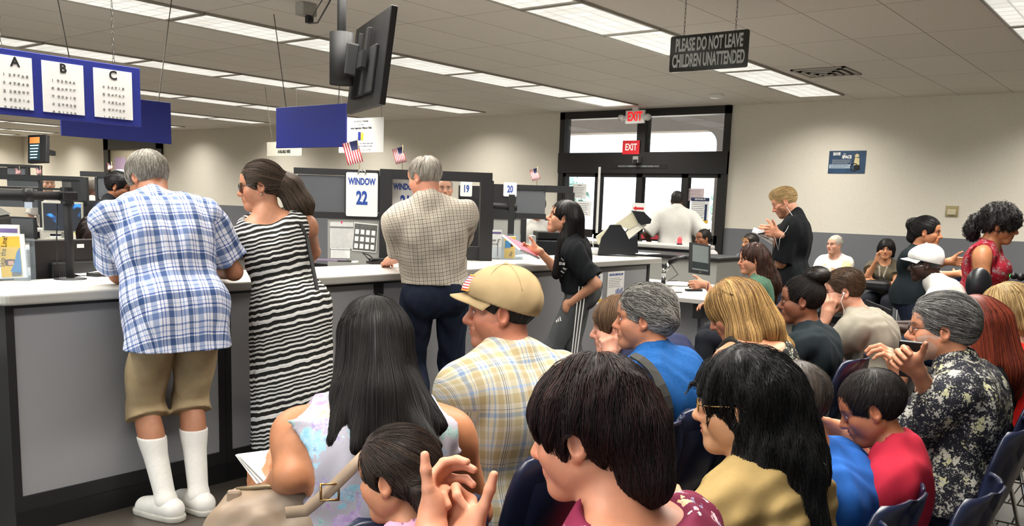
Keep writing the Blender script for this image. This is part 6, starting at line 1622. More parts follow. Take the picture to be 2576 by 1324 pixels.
# 7 man black tee with phone
q = person('person with beard in black t-shirt standing and looking down at a phone', HD(1973, 508, 7.5), A(1973) - 6, 'stand', hyaw=4, hpitch=28, S=1.80, w=1.15, sw=1.02, skin='c98e70', beard=('6a4630', .6), brow='6a4a30', pelz=.96, lean=-2, neck=(0, -.10, -.145), vox=.0085, hvox=.004, fine_hands=1,
           arms=dict(L=dict(w=tuple(at_d(1952, 584, 7.4)), el=(-.3, -.7, -.7), th=(0, .1, 1), hd=(-.5, .8, .15), curl=.55), R=dict(w=tuple(at_d(1960, 590, 7.25)), el=(.4, -.8, -.6), th=(0, .3, 1), hd=(-.5, .8, .2), curl=.6)),
           wear=[dict(kind='shirt', m=c_black, e=.022, sleeve=.95, flare=.02, hem=.10, fold=.005), dict(kind='trousers', m=c_bluej, e=.02, leg_t=1.95)],
           hair=dict(c='a08458', c2='d8bc88', n=800, t=.005, flow='back', steps=6, vary=.6, nape=(-.05, .4), line=(.135, -.035, .09, .09, .112), crown=(0, .06, .1), extra=[('e', (0, .03, .085), (.068, .07, .045), .03)]))
W = q.toworld(q.arm['R']['W'] + q.arm['R']['hd'] * .11)
shoes(q, m_black)
o = thing('phone', 'black phone held by the standing man in the black tee', 'phone', tuple(at_d(1930, 581, 7.33)), R_(A(1973) - 90)); MB().box(-.075, .075, -.035, .035, -.005, .005, Euler((R_(20), R_(-14), 0)).to_matrix().to_4x4(), bev=.002).build('phone_body', m_black, o)
o = thing('papers', 'white folded papers held under the phone of the standing man', 'papers', tuple(at_d(1924, 586, 7.36)), R_(A(1973) - 90)); MB().box(-.1, .06, -.05, .05, -.012, -.004, Euler((R_(20), R_(16), 0)).to_matrix().to_4x4()).box(-.06, .1, -.05, .05, -.03, -.024, Euler((R_(20), R_(30), 0)).to_matrix().to_4x4()).build('sheets', m_paper, o)
pts = [q.toworld(q.hp(-.082, .0, -.03)), tuple(at_d(1995, 545, 7.3)), tuple(at_d(1978, 580, 7.2)), tuple(at_d(1962, 600, 7.2)), tuple(at_d(1958, 630, 7.2)), tuple(at_d(1950, 600, 7.22)), tuple(at_d(1940, 585, 7.3))]
o = MB().tube([tuple(v) for v in pts], .0017, 5).build('earphone_cord', m_white, None, True); tag(o, 'white earphone cord hanging from the phone of the standing man', 'earphones')
# 8 man with glasses pushed up
q = person('person in grey striped tee with glasses pushed up on black hair, seated', HD(1886, 612, 11.7), 72, 'sit', hyaw=-10, hpitch=0, skin='c08a66', w=1.1, lean=-4, S=1.7, **FAR, arms=dict(L=dict(b=(-.22, .16, .86), el=(-.6, -.3, -1)), R=dict(b=(.1, .3, .66))),
           wear=[dict(kind='shirt', m=cloth('grey_striped_tee', '6e747c', .3, 14), sleeve=.85, vox=.01), dict(kind='trousers', m=c_dkgrey, leg_t=1.95, vox=.012)], hair=dict(c='14100e', c2='3a322c', n=250, t=.014, flow='back', steps=5))
eyeglasses(q, m_gold, None, .024, .018, .0025, up=.062, dy=-.008)
chair(q.root[0] + .07, q.root[1], 90, 'navy shell chair under the man in the grey striped tee by the grey wall')
# 9 woman in green at kiosk
q = person('person with long wavy brown hair in sage green top sitting at the kiosk desk', HD(1893, 652, 7.15), 22, 'sit', hyaw=16, hpitch=6, skin='c0866a', w=1.08, lean=4, S=1.66, neck=(0, -.05, -.16), **MID, fine_hands='L',
           arms=dict(L=dict(w=tuple(at_d(1775, 716, 7.15)), el=(-.4, -.4, -1), hd=(-.6, .75, -.05), th=(.2, .2, 1), curl=.5), R=dict(b=(.1, .38, .72))),
           wear=[dict(kind='shirt', m=c_green, e=.018, sleeve=.6, lowback=.02), dict(kind='trousers', m=c_dkgrey, leg_t=1.95)],
           hair=dict(c='2c1a14', c2='6a4432', n=2080, flow='fall', t=.014, r=.00106, vary=.4, wave=.35, steps=20, step=.02, nape=None, fold=.004, line=(.13, -.05, .08, .09, .11), extra=[('c', (.06, -.05, .0), (.085, -.08, -.18), .05, .05), ('c', (-.055, -.05, .0), (-.075, -.06, -.18), .05, .045), ('c', (0, -.09, .0), (.01, -.14, -.22), .06, .085), ('c', (.01, -.14, -.2), (.02, -.14, -.34), .085, .05)]))
chair(q.root[0], q.root[1] + .06, 12, 'navy shell chair under the woman at the kiosk desk')
MB().tube([tuple(q.arm['L']['W'] + nrm(q.arm['L']['E'] - q.arm['L']['W']) * .03 + V(.034 * math.cos(t_), 0, .034 * math.sin(t_))) for t_ in [2 * PI * k / 14 for k in range(15)]], .004, 6).build('bracelet', mat('dark_beads', '4a2030', .4), q.obj, True)
# 10, 11 women along the wall
m_floral_y = floral('splash_print_tee', 'e2ddd0', ['e0a030', '7fb45a', '8a78b8', 'e8d060', 'd88a3a'], 9, .55)
q = person('person with short white hair in white tee with a colourful splash, seated', HD(2100, 616, 11.5), 84, 'sit', hyaw=-18, skin='cf9c84', lean=-3, S=1.6, bust=.6, w=1.1, **FAR, wear=[dict(kind='shirt', m=m_floral_y, sleeve=.55, vox=.01, low=.02), dict(kind='trousers', m=c_dkgrey, leg_t=1.95, vox=.012)],
           hair=dict(c='b8b2a6', c2='e4e0d8', n=300, t=.006, flow='back', steps=5, nape=(-.05, .4), line=(.135, -.04, .09, .09, .11)))
chair(q.root[0] + .07, q.root[1], 90, 'navy shell chair under the white-haired woman by the grey wall')
q = person('person with dark bob in olive blouse holding a phone to the ear', HD(2229, 628, 11.0), 96, 'sit', hyaw=6, skin='bd8562', lean=-3, S=1.6, w=.95, bust=.3, vox=.010, hvox=.005, fine_hands='R', arms=dict(R=dict(w=tuple(at_d(2206, 655, 10.8)), el=(.4, .1, -1), th=(.6, 0, .6), hd=(.1, .0, 1), curl=.6), L=dict(b=(.05, .26, .70), el=(-1, -.2, -.4))),
           wear=[dict(kind='shirt', m=c_olive, sleeve=.5, vox=.009, low=.03, flare=.025), dict(kind='trousers', m=c_dkgrey, leg_t=1.95, vox=.011)],
           hair=dict(c='0f0c0b', c2='2c2622', n=350, t=.02, flow='fall', steps=10, step=.016, nape=(-.10, .0), line=(.13, -.06, .07, .085, .105), ears=False, extra=[('c', (.07, -.02, .0), (.078, -.01, -.07), .035, .025), ('c', (-.07, -.02, .0), (-.078, -.01, -.07), .035, .025)]))
em = MB(); rnd = random.Random(2)
for g in (-1, 1):
    for k in range(7): c_ = q.sp(.86 - .05 * k, g * (.045 - .004 * k), .135 + .01 * k); em.lathe([(.001, -.003), (.012, 0), (.001, .003)], 7, Matrix.Translation(tuple(c_)) @ Matrix.Rotation(PI / 2, 4, 'X'))
em.build('embroidery', cloth('cream_embroidery', 'b8b0a0'), q.obj)
chair(q.root[0] + .07, q.root[1], 90, 'navy shell chair under the woman phoning by the grey wall')
o = thing('handbag', 'black handbag on the lap of the woman phoning', 'handbag', (q.root[0] - .24, q.root[1] + .0, .60), 0); MB().box(-.1, .1, -.15, .15, 0, .13, bev=.04).build('bag_body', m_black, o); MB().tube([(0, -.1, .1), (0, -.05, .17), (0, .05, .17), (0, .1, .1)], .008, 6).build('handle', m_black, o, True)
# empty chairs along the wall
for i, yy in enumerate((4.42, 2.5, 1.9)): chair(11.75, yy, 90, ['navy shell chair behind the standing man in the black tee', 'navy shell chair right of the woman phoning by the grey wall', 'navy shell chair by the grey wall behind the man in the white cap'][i])
# 12, 13 women standing at right
q = person('person with black hair bun in black top, one arm stretched out', HD(2332, 584, 7.2), A(2332) + 168, 'stand', hyaw=6, hpitch=4, skin='b57a58', S=1.56, w=1.12, bust=.8, pelz=.88, lean=3, **MID, fine_hands='L',
           arms=dict(L=dict(w=tuple(at_d(2420, 664, 6.7)), el=(-.5, -.5, -.8), hd=(.7, -.7, .0), th=(0, 0, 1), curl=.3), R=dict(w=tuple(at_d(2398, 690, 7.3)), el=(.4, -.5, -1))),
           wear=[dict(kind='shirt', m=c_charc, e=.018, sleeve=.9, hem=.08, low=.05), dict(kind='trousers', m=c_jean, e=.016, leg_t=1.95)],
           hair=dict(c='0d0b0b', c2='2e2828', n=700, t=.012, flow='to', tie=(0, -.11, .05), steps=9, vary=.3, nape=(-.075, .5), line=(.13, -.045, .08, .088, .108), extra=[('e', (0, -.135, .05), (.04, .036, .04)), ('e', (.0, -.12, .078), (.032, .028, .028)), ('c', (0, -.09, .0), (0, -.10, -.06), .05, .045)]))
m_lace = floral('red_lace', '8c1226', ['2a060c', '4a0814', '1c0408'], 42, .5)
q = person('person with big curly black hair in red lace top at the far right', HD(2518, 566, 6.1), A(2518) + 172, 'stand', hyaw=2, hpitch=12, skin='a9704c', S=1.66, w=1.08, bust=.9, pelz=.93, lean=6, neck=(0, -.06, -.16), **MID,
           arms=dict(L=dict(b=(-.17, .16, .98), el=(-.3, -1, 0)), R=dict(b=(.14, .3, 1.0), el=(.5, -.6, -.4))),
           wear=[dict(kind='shirt', m=m_lace, e=.016, sleeve=.05, tank=.9, hem=.12, low=.04), dict(kind='trousers', m=c_dkgrey, leg_t=1.95)],
           hair=dict(c='0c0a0a', c2='2b2422', n=2200, t=.030, flow='fall', wave=.9, steps=6, step=.009, jit=.016, vary=.35, nape=(-.06, .3), line=(.14, -.07, .09, .09, .105), fold=.006, rough=.5, extra=[('e', (0, -.15, -.02), (.055, .05, .06)), ('e', (.02, -.17, -.07), (.05, .045, .055)), ('e', (-.02, -.15, -.11), (.05, .04, .04))]))
eyeglasses(q, m_glassm, None, .022, .015, .0025)
# ================================================================ THE SEATED ROWS
NEAR = dict(vox=.0065, hvox=.0032)
def seat_under(p, label, dy=.06, rz=None):
    dy -= .045
    return chair(p.root[0] - math.sin(R_(rz or 0)) * dy, p.root[1] + math.cos(R_(rz or 0)) * dy, rz or 0, label)
# ---- front row, nearest the counter
m_fl = floral('pastel_floral', 'a29ea8', ['4a86ac', 'a8608e', '84509e', '4894ae', 'ac7a5c'], 11, .70, second=(24, .6, ['3f749c', '6898ac', '6a5894', '4c807a']))
q = person('person with long straight black hair in sleeveless pastel floral top, seated in front', HD(940, 868, 2.32), -40, 'sit', hyaw=4, hpitch=16, S=1.66, w=1.18, lean=8, hunch=.02, bust=.8, skin='a8704e', **NEAR, fine_hands='L', neck=(0, -.07, -.155),
           arms=dict(L=dict(e=HD(735, 1195, 2.16), w=HD(672, 1238, 2.42), th=(.1, .4, .9), hd=(.1, .9, .25), curl=.55), R=dict(b=(.16, .34, .68))),
           wear=[dict(kind='shirt', m=m_fl, e=.012, sleeve=.05, tank=.9, hem=.04, fold=.004, seed=4, wl=.1), dict(kind='trousers', m=c_jean, leg_t=1.95)], shoe=m_black,
           hair=dict(c='0d0a09', c2='3a2c24', n=8320, flow='fall', t=.008, r=.00066, vary=.10, steps=26, step=.019, nape=None, vox=.005, line=(.13, -.05, .075, .09, .11), crown=(0, .0, .125), jit=.006,
                     extra=[('c', (.045, -.05, .02), (.062, -.06, -.13), .045, .045), ('c', (-.045, -.05, .02), (-.068, -.06, -.14), .045, .045), ('c', (0, -.08, .02), (0, -.115, -.14), .06, .066), ('c', (-.0, -.115, -.14), (.005, -.165, -.30), .062, .038), ('c', (.005, -.165, -.3), (.01, -.17, -.38), .038, .014),
                            ('c', (-.07, -.08, -.13), (-.125, -.135, -.25), .038, .008), ('c', (.065, -.09, -.12), (.14, -.165, -.22), .042, .012), ('c', (.05, -.14, -.19), (.12, -.205, -.27), .032, .008), ('c', (-.04, -.14, -.18), (-.075, -.19, -.27), .03, .006)]))
FL = q
seat_under(q, 'navy shell chair under the woman in the floral top', rz=-14)
o = thing('papers', 'white folded papers held by the woman in the floral top', 'papers', HD(655, 1180, 2.45), R_(-10))
Mx = Euler((R_(35), R_(12), R_(20))).to_matrix().to_4x4()
b = MB()
for k in range(3):
    Mk = Mx @ Euler((0, R_(4 * k), R_(6 * k))).to_matrix().to_4x4(); b.box(-.05, .13, -.05, .06, -.004 + .004 * k, -.003 + .004 * k, Mk)
b.build('sheets', m_paper, o)
# beige handbag in her lap with a strap over the shoulder
c_bag = mat('beige_leather', '8c7864', .5, var=.05, bump=.05)
pB = V(HD(700, 1295, 2.22)); o = thing('handbag', 'beige leather handbag with buckled strap beside the woman in the floral top', 'handbag', tuple(pB), R_(-42))
F = Field((-.22, -.16, -.22), (.22, .16, .14), .006); F.cone((-.10, 0, -.06), (.10, 0, -.06), .085, .085, .02); F.cone((-.085, 0, .02), (.085, 0, .02), .05, .05, .06); F.fold(.004, 5, .08)
Pm, Q = F.mesh(); np_mesh('bag_body', Pm, Q, c_bag, o)
MB().tube([(-.1, -.0, .068), (-.03, -.012, .078), (.05, -.005, .074), (.1, 0, .06)], .006, 8).build('zip', mat('bag_zip', '7a6a50', .4, .5), o, True)
MB().box(-.12, -.085, -.03, -.015, .03, .075, bev=.008).build('leather_tab', c_bag, o)
sp = q.sp; 
path = [V(HD(722, 1290, 2.12)), V(HD(770, 1285, 2.05)), V(HD(830, 1235, 2.03)), V(HD(885, 1180, 2.0)), V(HD(935, 1120, 2.0)), q.toworld(q.sp(.62, .10, -.15)), q.toworld(q.sp(.85, .15, -.10)), q.toworld(q.sp(.97, .13, -.02)), q.toworld(q.sp(.9, .12, .09))]
st = MB(); vs = []; prev = None
for i, c_ in enumerate(path):
    d_ = nrm(path[min(i + 1, len(path) - 1)] - path[max(0, i - 1)]); out = nrm(c_ - q.toworld(q.sp(.5))); out = nrm(out - d_ * (out @ d_)); sd = np.cross(d_, out)
    for a_, b_ in ((-.014, 0), (.014, 0), (.014, .004), (-.014, .004)): vs.append(c_ - pB + sd * a_ + out * b_)
Rz = rotz(R_(42)); vs = [Rz @ v for v in vs]
fs = [(4 * i + k, 4 * i + (k + 1) % 4, 4 * i + 4 + (k + 1) % 4, 4 * i + 4 + k) for i in range(len(path) - 1) for k in range(4)]
st.add(vs, fs); st.build('shoulder_strap', c_bag, o, True)
bk = Rz @ (path[2] - pB); b = MB()
for dx in (-.02, .02): b.tube([(bk[0] + dx, bk[1] - .012, bk[2] - .02), (bk[0] + dx, bk[1] - .014, bk[2] + .022)], .003, 6)
for dz in (-.018, .02): b.tube([(bk[0] - .022, bk[1] - .013, bk[2] + dz), (bk[0] + .022, bk[1] - .013, bk[2] + dz)], .003, 6)
b.build('buckle', m_gold, o, True)

# cap man
m_plaid3 = plaid('cream_plaid', .165, .17, [(.0, .03, '8fa4c4'), (.07, .17, 'b3a588'), (.21, .225, '44506c'), (.25, .262, '44506c'), (.29, .30, '5a6684'), (.36, .50, 'bdb496'), (.55, .63, '8498b6'), (.68, .69, '6478a0'), (.72, .86, 'ae9f7e'), (.92, .94, '7c94bc')],
                 [(.0, .12, 'bdb496'), (.17, .25, '90a4bc'), (.30, .31, '6a7896'), (.40, .56, 'b8ab88'), (.64, .68, 'a9bedc'), (.78, .92, 'c0b89e')], 'cbc7bb', .5)
q = person('person in tan cap with flag patch and cream plaid shirt, smiling in profile', HD(1262, 782, 2.75), -12, 'sit', hyaw=A(1262) + 12 - 4, hpitch=2, S=1.74, w=1.07, sw=1.06, lean=0, hunch=.02, skin='a86c54', smile=1, nosesz=1.12, vox=.0062, hvox=.0026, neck=(.0, -.05, -.155), beard=('4a3a34', .16),
           arms=dict(L=dict(e=HD(1150, 1160, 2.7), w=HD(1085, 1200, 2.98)), R=dict(b=(.16, .34, .68))),
           wear=[dict(kind='shirt', m=m_plaid3, e=.024, sleeve=1.0, flare=.024, hem=.05, collar=True, fold=.0055, wl=.11, seed=6), dict(kind='trousers', m=c_jean, leg_t=1.95)], shoe=m_black,
           hair=dict(c='120f0d', c2='2c2521', n=1440, t=.004, flow='fwd', steps=4, step=.006, r=.00059, jit=.001, top=(.034, .34), nape=(-.062, .40), line=(.125, -.04, .095, .09, .11)))
CM = q
seat_under(q, 'navy shell chair under the man in the tan cap', .06)
c_cap = cloth('tan_cap_twill', 'a08a66', .05, 30)
def cap(p, m, patch=False, tilt=.0, name='cap', zc=.040, brim=.82, pit=.34):
    hp, s, Rh = p.hp, p.hs, p.Rh; pts = [hp(*c) for c in ((-.12, -.16, -.02), (.12, .26, .17), (-.12, .26, .17), (.12, -.16, -.02), (.12, .26, -.02), (-.12, .26, -.02), (-.12, -.16, .17), (.12, -.16, .17))]
    F = Field(np.min(pts, 0) - .02, np.max(pts, 0) + .02, .0045)
    F.ell(hp(0, -.014, zc), V(.094, .116, .104) * s, Rh, .01); F.ell(hp(0, .06, zc + .03), V(.07, .045, .045) * s, Rh, .04)
    F.fold(.0018, 4, .06)
    n = Rh @ V(0, pit, -1.0); F.cut(n, hp(0, 0, zc - .020)); F.ell(hp(0, -.014, zc - .004), V(.083, .105, .094) * s, Rh, .004, True)
    Pm, Q = F.mesh(); o = np_mesh(name, relax(Pm, Q, 1, .4), Q, m, p.obj)
    N = 18; vs = []; fs = []
    for th in (0, .004):
        for j in range(5):
            r = j / 4
            for i in range(N + 1):
                a = R_(-68 + 136 * i / N); x = math.sin(a) * (.090 + .0 * r); y0 = -.014 + .108 * math.cos(a) - .0; y = y0 + r * .082 * brim * math.cos(a * 1.12) ** .6 if abs(a * 1.12) < PI / 2 else y0
                z = zc - .018 + pit * min(y, .10) * .95 + .05 * max(0, y - .1) - .010 * r - 2.6 * x * x * r - .5 * x * x + .004 - th; vs.append(hp(x, y, z))
    W = N + 1
    for l in (0, 1):
        for j in range(4):
            for i in range(N): o_ = l * 5 * W; fs.append((o_ + j * W + i, o_ + j * W + i + 1, o_ + (j + 1) * W + i + 1, o_ + (j + 1) * W + i))
    for i in range(N): fs.append((4 * W + i, 4 * W + i + 1, 9 * W + i + 1, 9 * W + i))
    MB().add(vs, fs).build('brim', m, o, True)
    b = hp(0, -.014, zc + .105); MB().lathe([(.001, .006), (.006, .004), (.008, 0), (.008, -.004)], 10, Matrix.Translation(tuple(b))).build('top_button', m, o, True)
    sm = MB()
    for k in range(3):
        a = k * PI / 3 + .5; sm.tube([hp(.0955 * math.cos(a) * math.cos(t_), -.014 + .1175 * math.sin(a) * math.cos(t_), zc + .1055 * math.sin(t_)) for t_ in [PI * i / 22 for i in range(2, 21)]], .0007, 4)
    sm.build('seam', m, o, True)
    return o
cp = cap(q, c_cap)
# flag patch on the front left of the cap
def on_cap(p, u, v, zc=.040, lift=.001):
    a = R_(u); t_ = R_(v); return p.hp(math.sin(a) * (.094 + lift) * math.cos(t_), -.014 + .022 * max(0, math.cos(a)) + math.cos(a) * (.118 + lift) * math.cos(t_), zc + (.1035 + lift) * math.sin(t_))
b = MB(); u0, u1, v0, v1 = -38, 12, 14, 44; NU, NV = 18, 13
def cell(i, j): u = u0 + (u1 - u0) * i / NU; v = v0 + (v1 - v0) * j / NV; return on_cap(q, u, v, lift=.0035)
for i in range(NU):
    for j in range(NV):
        edge = i == 0 or j == 0 or i == NU - 1 or j == NV - 1
        b.cur = 0 if edge else (3 if (i >= 9 and j >= 6) else (1 if j % 2 else 2)); b.add([cell(i, j), cell(i + 1, j), cell(i + 1, j + 1), cell(i, j + 1)], [(0, 1, 2, 3)])
b.build('flag_patch', [mat('patch_gold', 'c8902c', .7), mat('patch_red', 'a83a38', .7), mat('patch_white', 'ddd2cc', .7), mat('patch_blue', '46508c', .7)], cp, fix=True)

# grey-haired man
q = person('person with wavy grey hair in bright blue t-shirt with a dark strap across the back', HD(1618, 800, 3.42), -6, 'sit', hyaw=A(1618) + 6 - 6, hpitch=4, S=1.76, w=1.06, lean=2, hunch=.03, skin='b57a5c', lips='a06a58', brow='3a3430', vox=.0065, hvox=.0028, neck=(.01, -.06, -.155), beard=('6a5a50', .14),
           arms=dict(L=dict(b=(-.14, .34, .66)), R=dict(b=(.14, .34, .66))), shoe=m_black,
           wear=[dict(kind='shirt', m=c_blue, e=.018, sleeve=.85, hem=.05, fold=.005), dict(kind='trousers', m=c_jean, leg_t=1.95)],
           hair=dict(c='2c2a28', c2='b8b4ac', n=5120, t=.007, flow='back', steps=11, step=.011, wave=.35, r=.00079, vary=.75, jit=.007, nape=(-.078, .42), line=(.148, -.045, .11, .10, .118), fold=.003, crown=(0, .05, .11), extra=[('e', (0, -.02, .068), (.080, .098, .058), .03), ('e', (0, -.085, .01), (.068, .048, .075), .03)]))
GM = q
seat_under(q, 'navy shell chair under the grey-haired man in blue')
m_web = mat('strap_webbing', '34332f', .8)
strap_on(child(q, 'shirt'), [(1574, 893), (1592, 897), (1612, 907), (1632, 924), (1648, 945), (1660, 970), (1669, 998), (1675, 1028), (1678, 1060)], [.016, .017, .017, .017, .019, .024, .026, .026, .026], m_web, th=.010)
# hoodie leaning forward, chin on fist
q = person('person in navy hoodie leaning forward with chin on fist beside the grey-haired man', HD(1552, 822, 3.78), 6, 'sit', hyaw=A(1552) - 6 - 8, hpitch=8, S=1.6, w=1.0, lean=36, hunch=.06, skin='c89078', lips='b0685c', brow='5a4636', vox=.007, hvox=.003, fine_hands='L', neck=(.03, -.115, -.12),
           arms=dict(L=dict(w=HD(1535, 905, 3.70), el=(-.2, .5, -1), hd=(.02, .12, 1), th=(.7, -.5, .3), curl=(.95, .95, .95, .95), tc=.6), R=dict(b=(.12, .40, .64))), shoe=m_black,
           wear=[dict(kind='shirt', name='hoodie', m=c_navy, e=.03, sleeve=1.55, hem=.05, fold=.006, wl=.12, extra=lambda F, p: (F.cone(p.sp(.97, -.08, -.09), p.sp(.97, .08, -.09), .055, .055, .03), F.ell(p.sp(.90, 0, -.12), (.10, .06, .07), p.Rt, .03))), dict(kind='trousers', m=c_jean, leg_t=1.95)],
           hair=dict(c='4a3626', c2='8a6a4c', n=2560, t=.016, flow='side', part=(-.5, .2, -.8), steps=9, step=.014, r=.00092, vary=.45, nape=(-.085, .3), line=(.125, -.055, .095, .085, .112), extra=[('c', (0, -.10, -.02), (.01, -.125, -.10), .05, .04)]))
seat_under(q, 'navy shell chair under the person in the navy hoodie')
# blonde with bare back
q = person('person with long straight blonde hair and bare back, head bent, front row', HD(1843, 782, 3.85), -14, 'sit', hyaw=34, hpitch=30, S=1.66, w=1.12, lean=14, hunch=.05, skin='b97c5e', vox=.0072, hvox=.0042, neck=(0, -.095, -.135), arms=dict(L=dict(b=(-.10, .34, .70)), R=dict(b=(.12, .34, .68))), shoe=m_black,
           wear=[dict(kind='shirt', name='top', m=floral('black_print_top', '15140f', ['8a8450', '4a6040', 'b0a890'], 30, .45), e=.012, sleeve=.02, tank=1, hem=.05, lowback=.24, low=.1, fold=.003), dict(kind='trousers', m=c_jean, leg_t=1.95)],
           hair=dict(c='6b4c2c', c2='d8b070', n=6720, t=.018, flow='fall', steps=24, step=.017, r=.00079, vary=.55, nape=None, vox=.005, line=(.13, -.08, .06, .08, .10), crown=(.02, .03, .12), jit=.007,
                     extra=[('c', (.06, -.04, .02), (.085, -.02, -.14), .055, .06), ('c', (-.06, -.04, .02), (-.095, .02, -.16), .055, .06), ('c', (0, -.08, .02), (0, -.09, -.12), .075, .08), ('c', (-.09, .0, -.12), (-.11, .05, -.30), .065, .04), ('c', (.07, -.04, -.1), (.10, -.08, -.30), .06, .04), ('c', (.0, -.06, -.1), (.04, -.12, -.24), .07, .04)]))
seat_under(q, 'navy shell chair under the blonde with the bare back')
for g in (-1, 1): MB().tube([tuple(v) for v in [q.sp(.62, g * .10, -.125), q.sp(.8, g * .105, -.105), q.sp(.93, g * .10, -.055), q.sp(.97, g * .09, .02), q.sp(.88, g * .085, .09)]], .006, 6).build('shoulder_strap', m_black, q.obj, True)
# woman with bun
q = person('person with curly dark bun in dark t-shirt sitting in profile, front row', HD(2015, 755, 4.6), 2, 'sit', hyaw=A(2015) - 4, hpitch=6, S=1.64, w=1.0, lean=5, hunch=.03, skin='7a4c36', lips='6e4038', brow='17110e', vox=.0078, hvox=.0033, bust=.3, arms=dict(L=dict(b=(-.12, .36, .64)), R=dict(b=(.14, .36, .64))), shoe=m_black,
           wear=[dict(kind='shirt', m=c_charc, e=.017, sleeve=.85, hem=.05, fold=.005), dict(kind='trousers', m=c_jean, leg_t=1.95)],
           hair=dict(c='0f0c0b', c2='3c2e26', n=2560, t=.008, flow='to', tie=(0, -.075, .10), steps=10, step=.012, r=.00073, vary=.35, nape=(-.07, .42), line=(.135, -.045, .085, .085, .108), rough=.15, extra=[('e', (0, -.085, .125), (.07, .062, .045), .012)]))
seat_under(q, 'navy shell chair under the woman with the curly bun')
# grey tee with earphones
q = person('person with brown hair and earphones in warm grey t-shirt resting face on hand', HD(2122, 732, 5.05), 2, 'sit', hyaw=A(2122) - 2, hpitch=12, S=1.78, w=1.12, lean=14, hunch=.05, skin='c08a72', beard=('7a5038', .55), brow='4a3426', vox=.0085, hvox=.0038, fine_hands='L', neck=(.02, -.09, -.15), shoe=m_black,
           arms=dict(L=dict(w=HD(2078, 800, 5.0), el=(-.3, .6, -1), hd=(.15, -.1, 1), th=(.6, -.6, .3), curl=.5), R=dict(b=(.14, .40, .62))),
           wear=[dict(kind='shirt', m=c_greyt, e=.02, sleeve=.9, hem=.06, fold=.006), dict(kind='trousers', m=c_jean, leg_t=1.95)],
           hair=dict(c='3c2c20', c2='7c6248', n=2080, t=.006, flow='back', steps=6, step=.009, wave=.3, r=.00079, vary=.4, nape=(-.06, .42), line=(.14, -.04, .10, .09, .112), rough=.25, extra=[('e', (0, -.01, .072), (.080, .095, .052), .03)]))
seat_under(q, 'navy shell chair under the person in the warm grey t-shirt')
eyeglasses(q, m_glassm)
b = MB().tube([tuple(v) for v in [q.hp(-.088, .0, -.012), q.hp(-.088, .02, -.05), q.hp(-.08, .01, -.10), q.sp(.9, -.10, .09), q.sp(.7, -.06, .14)]], .002, 5); b.lathe([(.001, -.008), (.008, 0), (.001, .008)], 8, Matrix.Translation(tuple(q.hp(-.086, -.0, -.01)))); b.build('earphones', m_white, q.obj, True)
# man in white cap
q = person('person in white baseball cap and white t-shirt seated in profile near the right', HD(2328, 664, 6.3), A(2328) - 4, 'sit', hyaw=2, hpitch=8, S=1.76, w=1.02, lean=16, hunch=.06, skin='38241c', brow='120c0a', lips='4a2a24', neck=(0, -.09, -.145), pelz=.60, vox=.009, hvox=.004, fine_hands='L', shoe=m_black,
           arms=dict(L=dict(w=HD(2222, 820, 6.15), el=(-.4, -.6, -1), hd=(-.6, .75, -.05), th=(.2, .2, .9), curl=.4), R=dict(b=(.10, .42, .72))),
           wear=[dict(kind='shirt', m=c_white, e=.022, sleeve=.95, flare=.028, hem=.06, fold=.007, wl=.12), dict(kind='trousers', m=cloth('dark_blue_jeans', '1d2c40', .15, 50), leg_t=1.95)],
           hair=dict(c='0f0d0c', c2='3a3633', n=0, t=.003, nape=(-.05, .4)))
c_capw = cloth('white_cap', 'd8d8d4', .03); cap(q, c_capw)
MB().tube([tuple(v) for v in [q.hp(-.03, .105, -.02), q.hp(-.082, .06, -.012), q.hp(-.084, -.01, -.006)]], .0016, 5).build('eyeglasses', m_silver, q.obj, True)
MB().tube([tuple(q.arm['L']['W'] - q.arm['L']['hd'] * .02 + frame_z(q.arm['L']['hd']) @ V(.032 * math.cos(t_), .032 * math.sin(t_), 0)) for t_ in [2 * PI * k / 16 for k in range(17)]], .006, 6).lathe([(.001, -.004), (.018, -.004), (.018, .004), (.001, .004)], 14, Matrix.Translation(tuple(q.arm['L']['W'] - q.arm['L']['hd'] * .02 + V(-.026, -.012, .012))) @ Matrix.Rotation(R_(70), 4, 'Y')).build('wristwatch', m_gold, q.obj, True)
seat_under(q, 'navy shell chair under the man in the white cap', rz=0)
o = thing('tablet', 'black tablet held by the man in the white cap', 'tablet', HD(2192, 803, 6.1), R_(A(2192))); MB().box(-.02, -.008, -.09, .09, -.05, .11, Euler((R_(20), R_(0), R_(0))).to_matrix().to_4x4(), bev=.003).build('tablet_body', m_black, o)

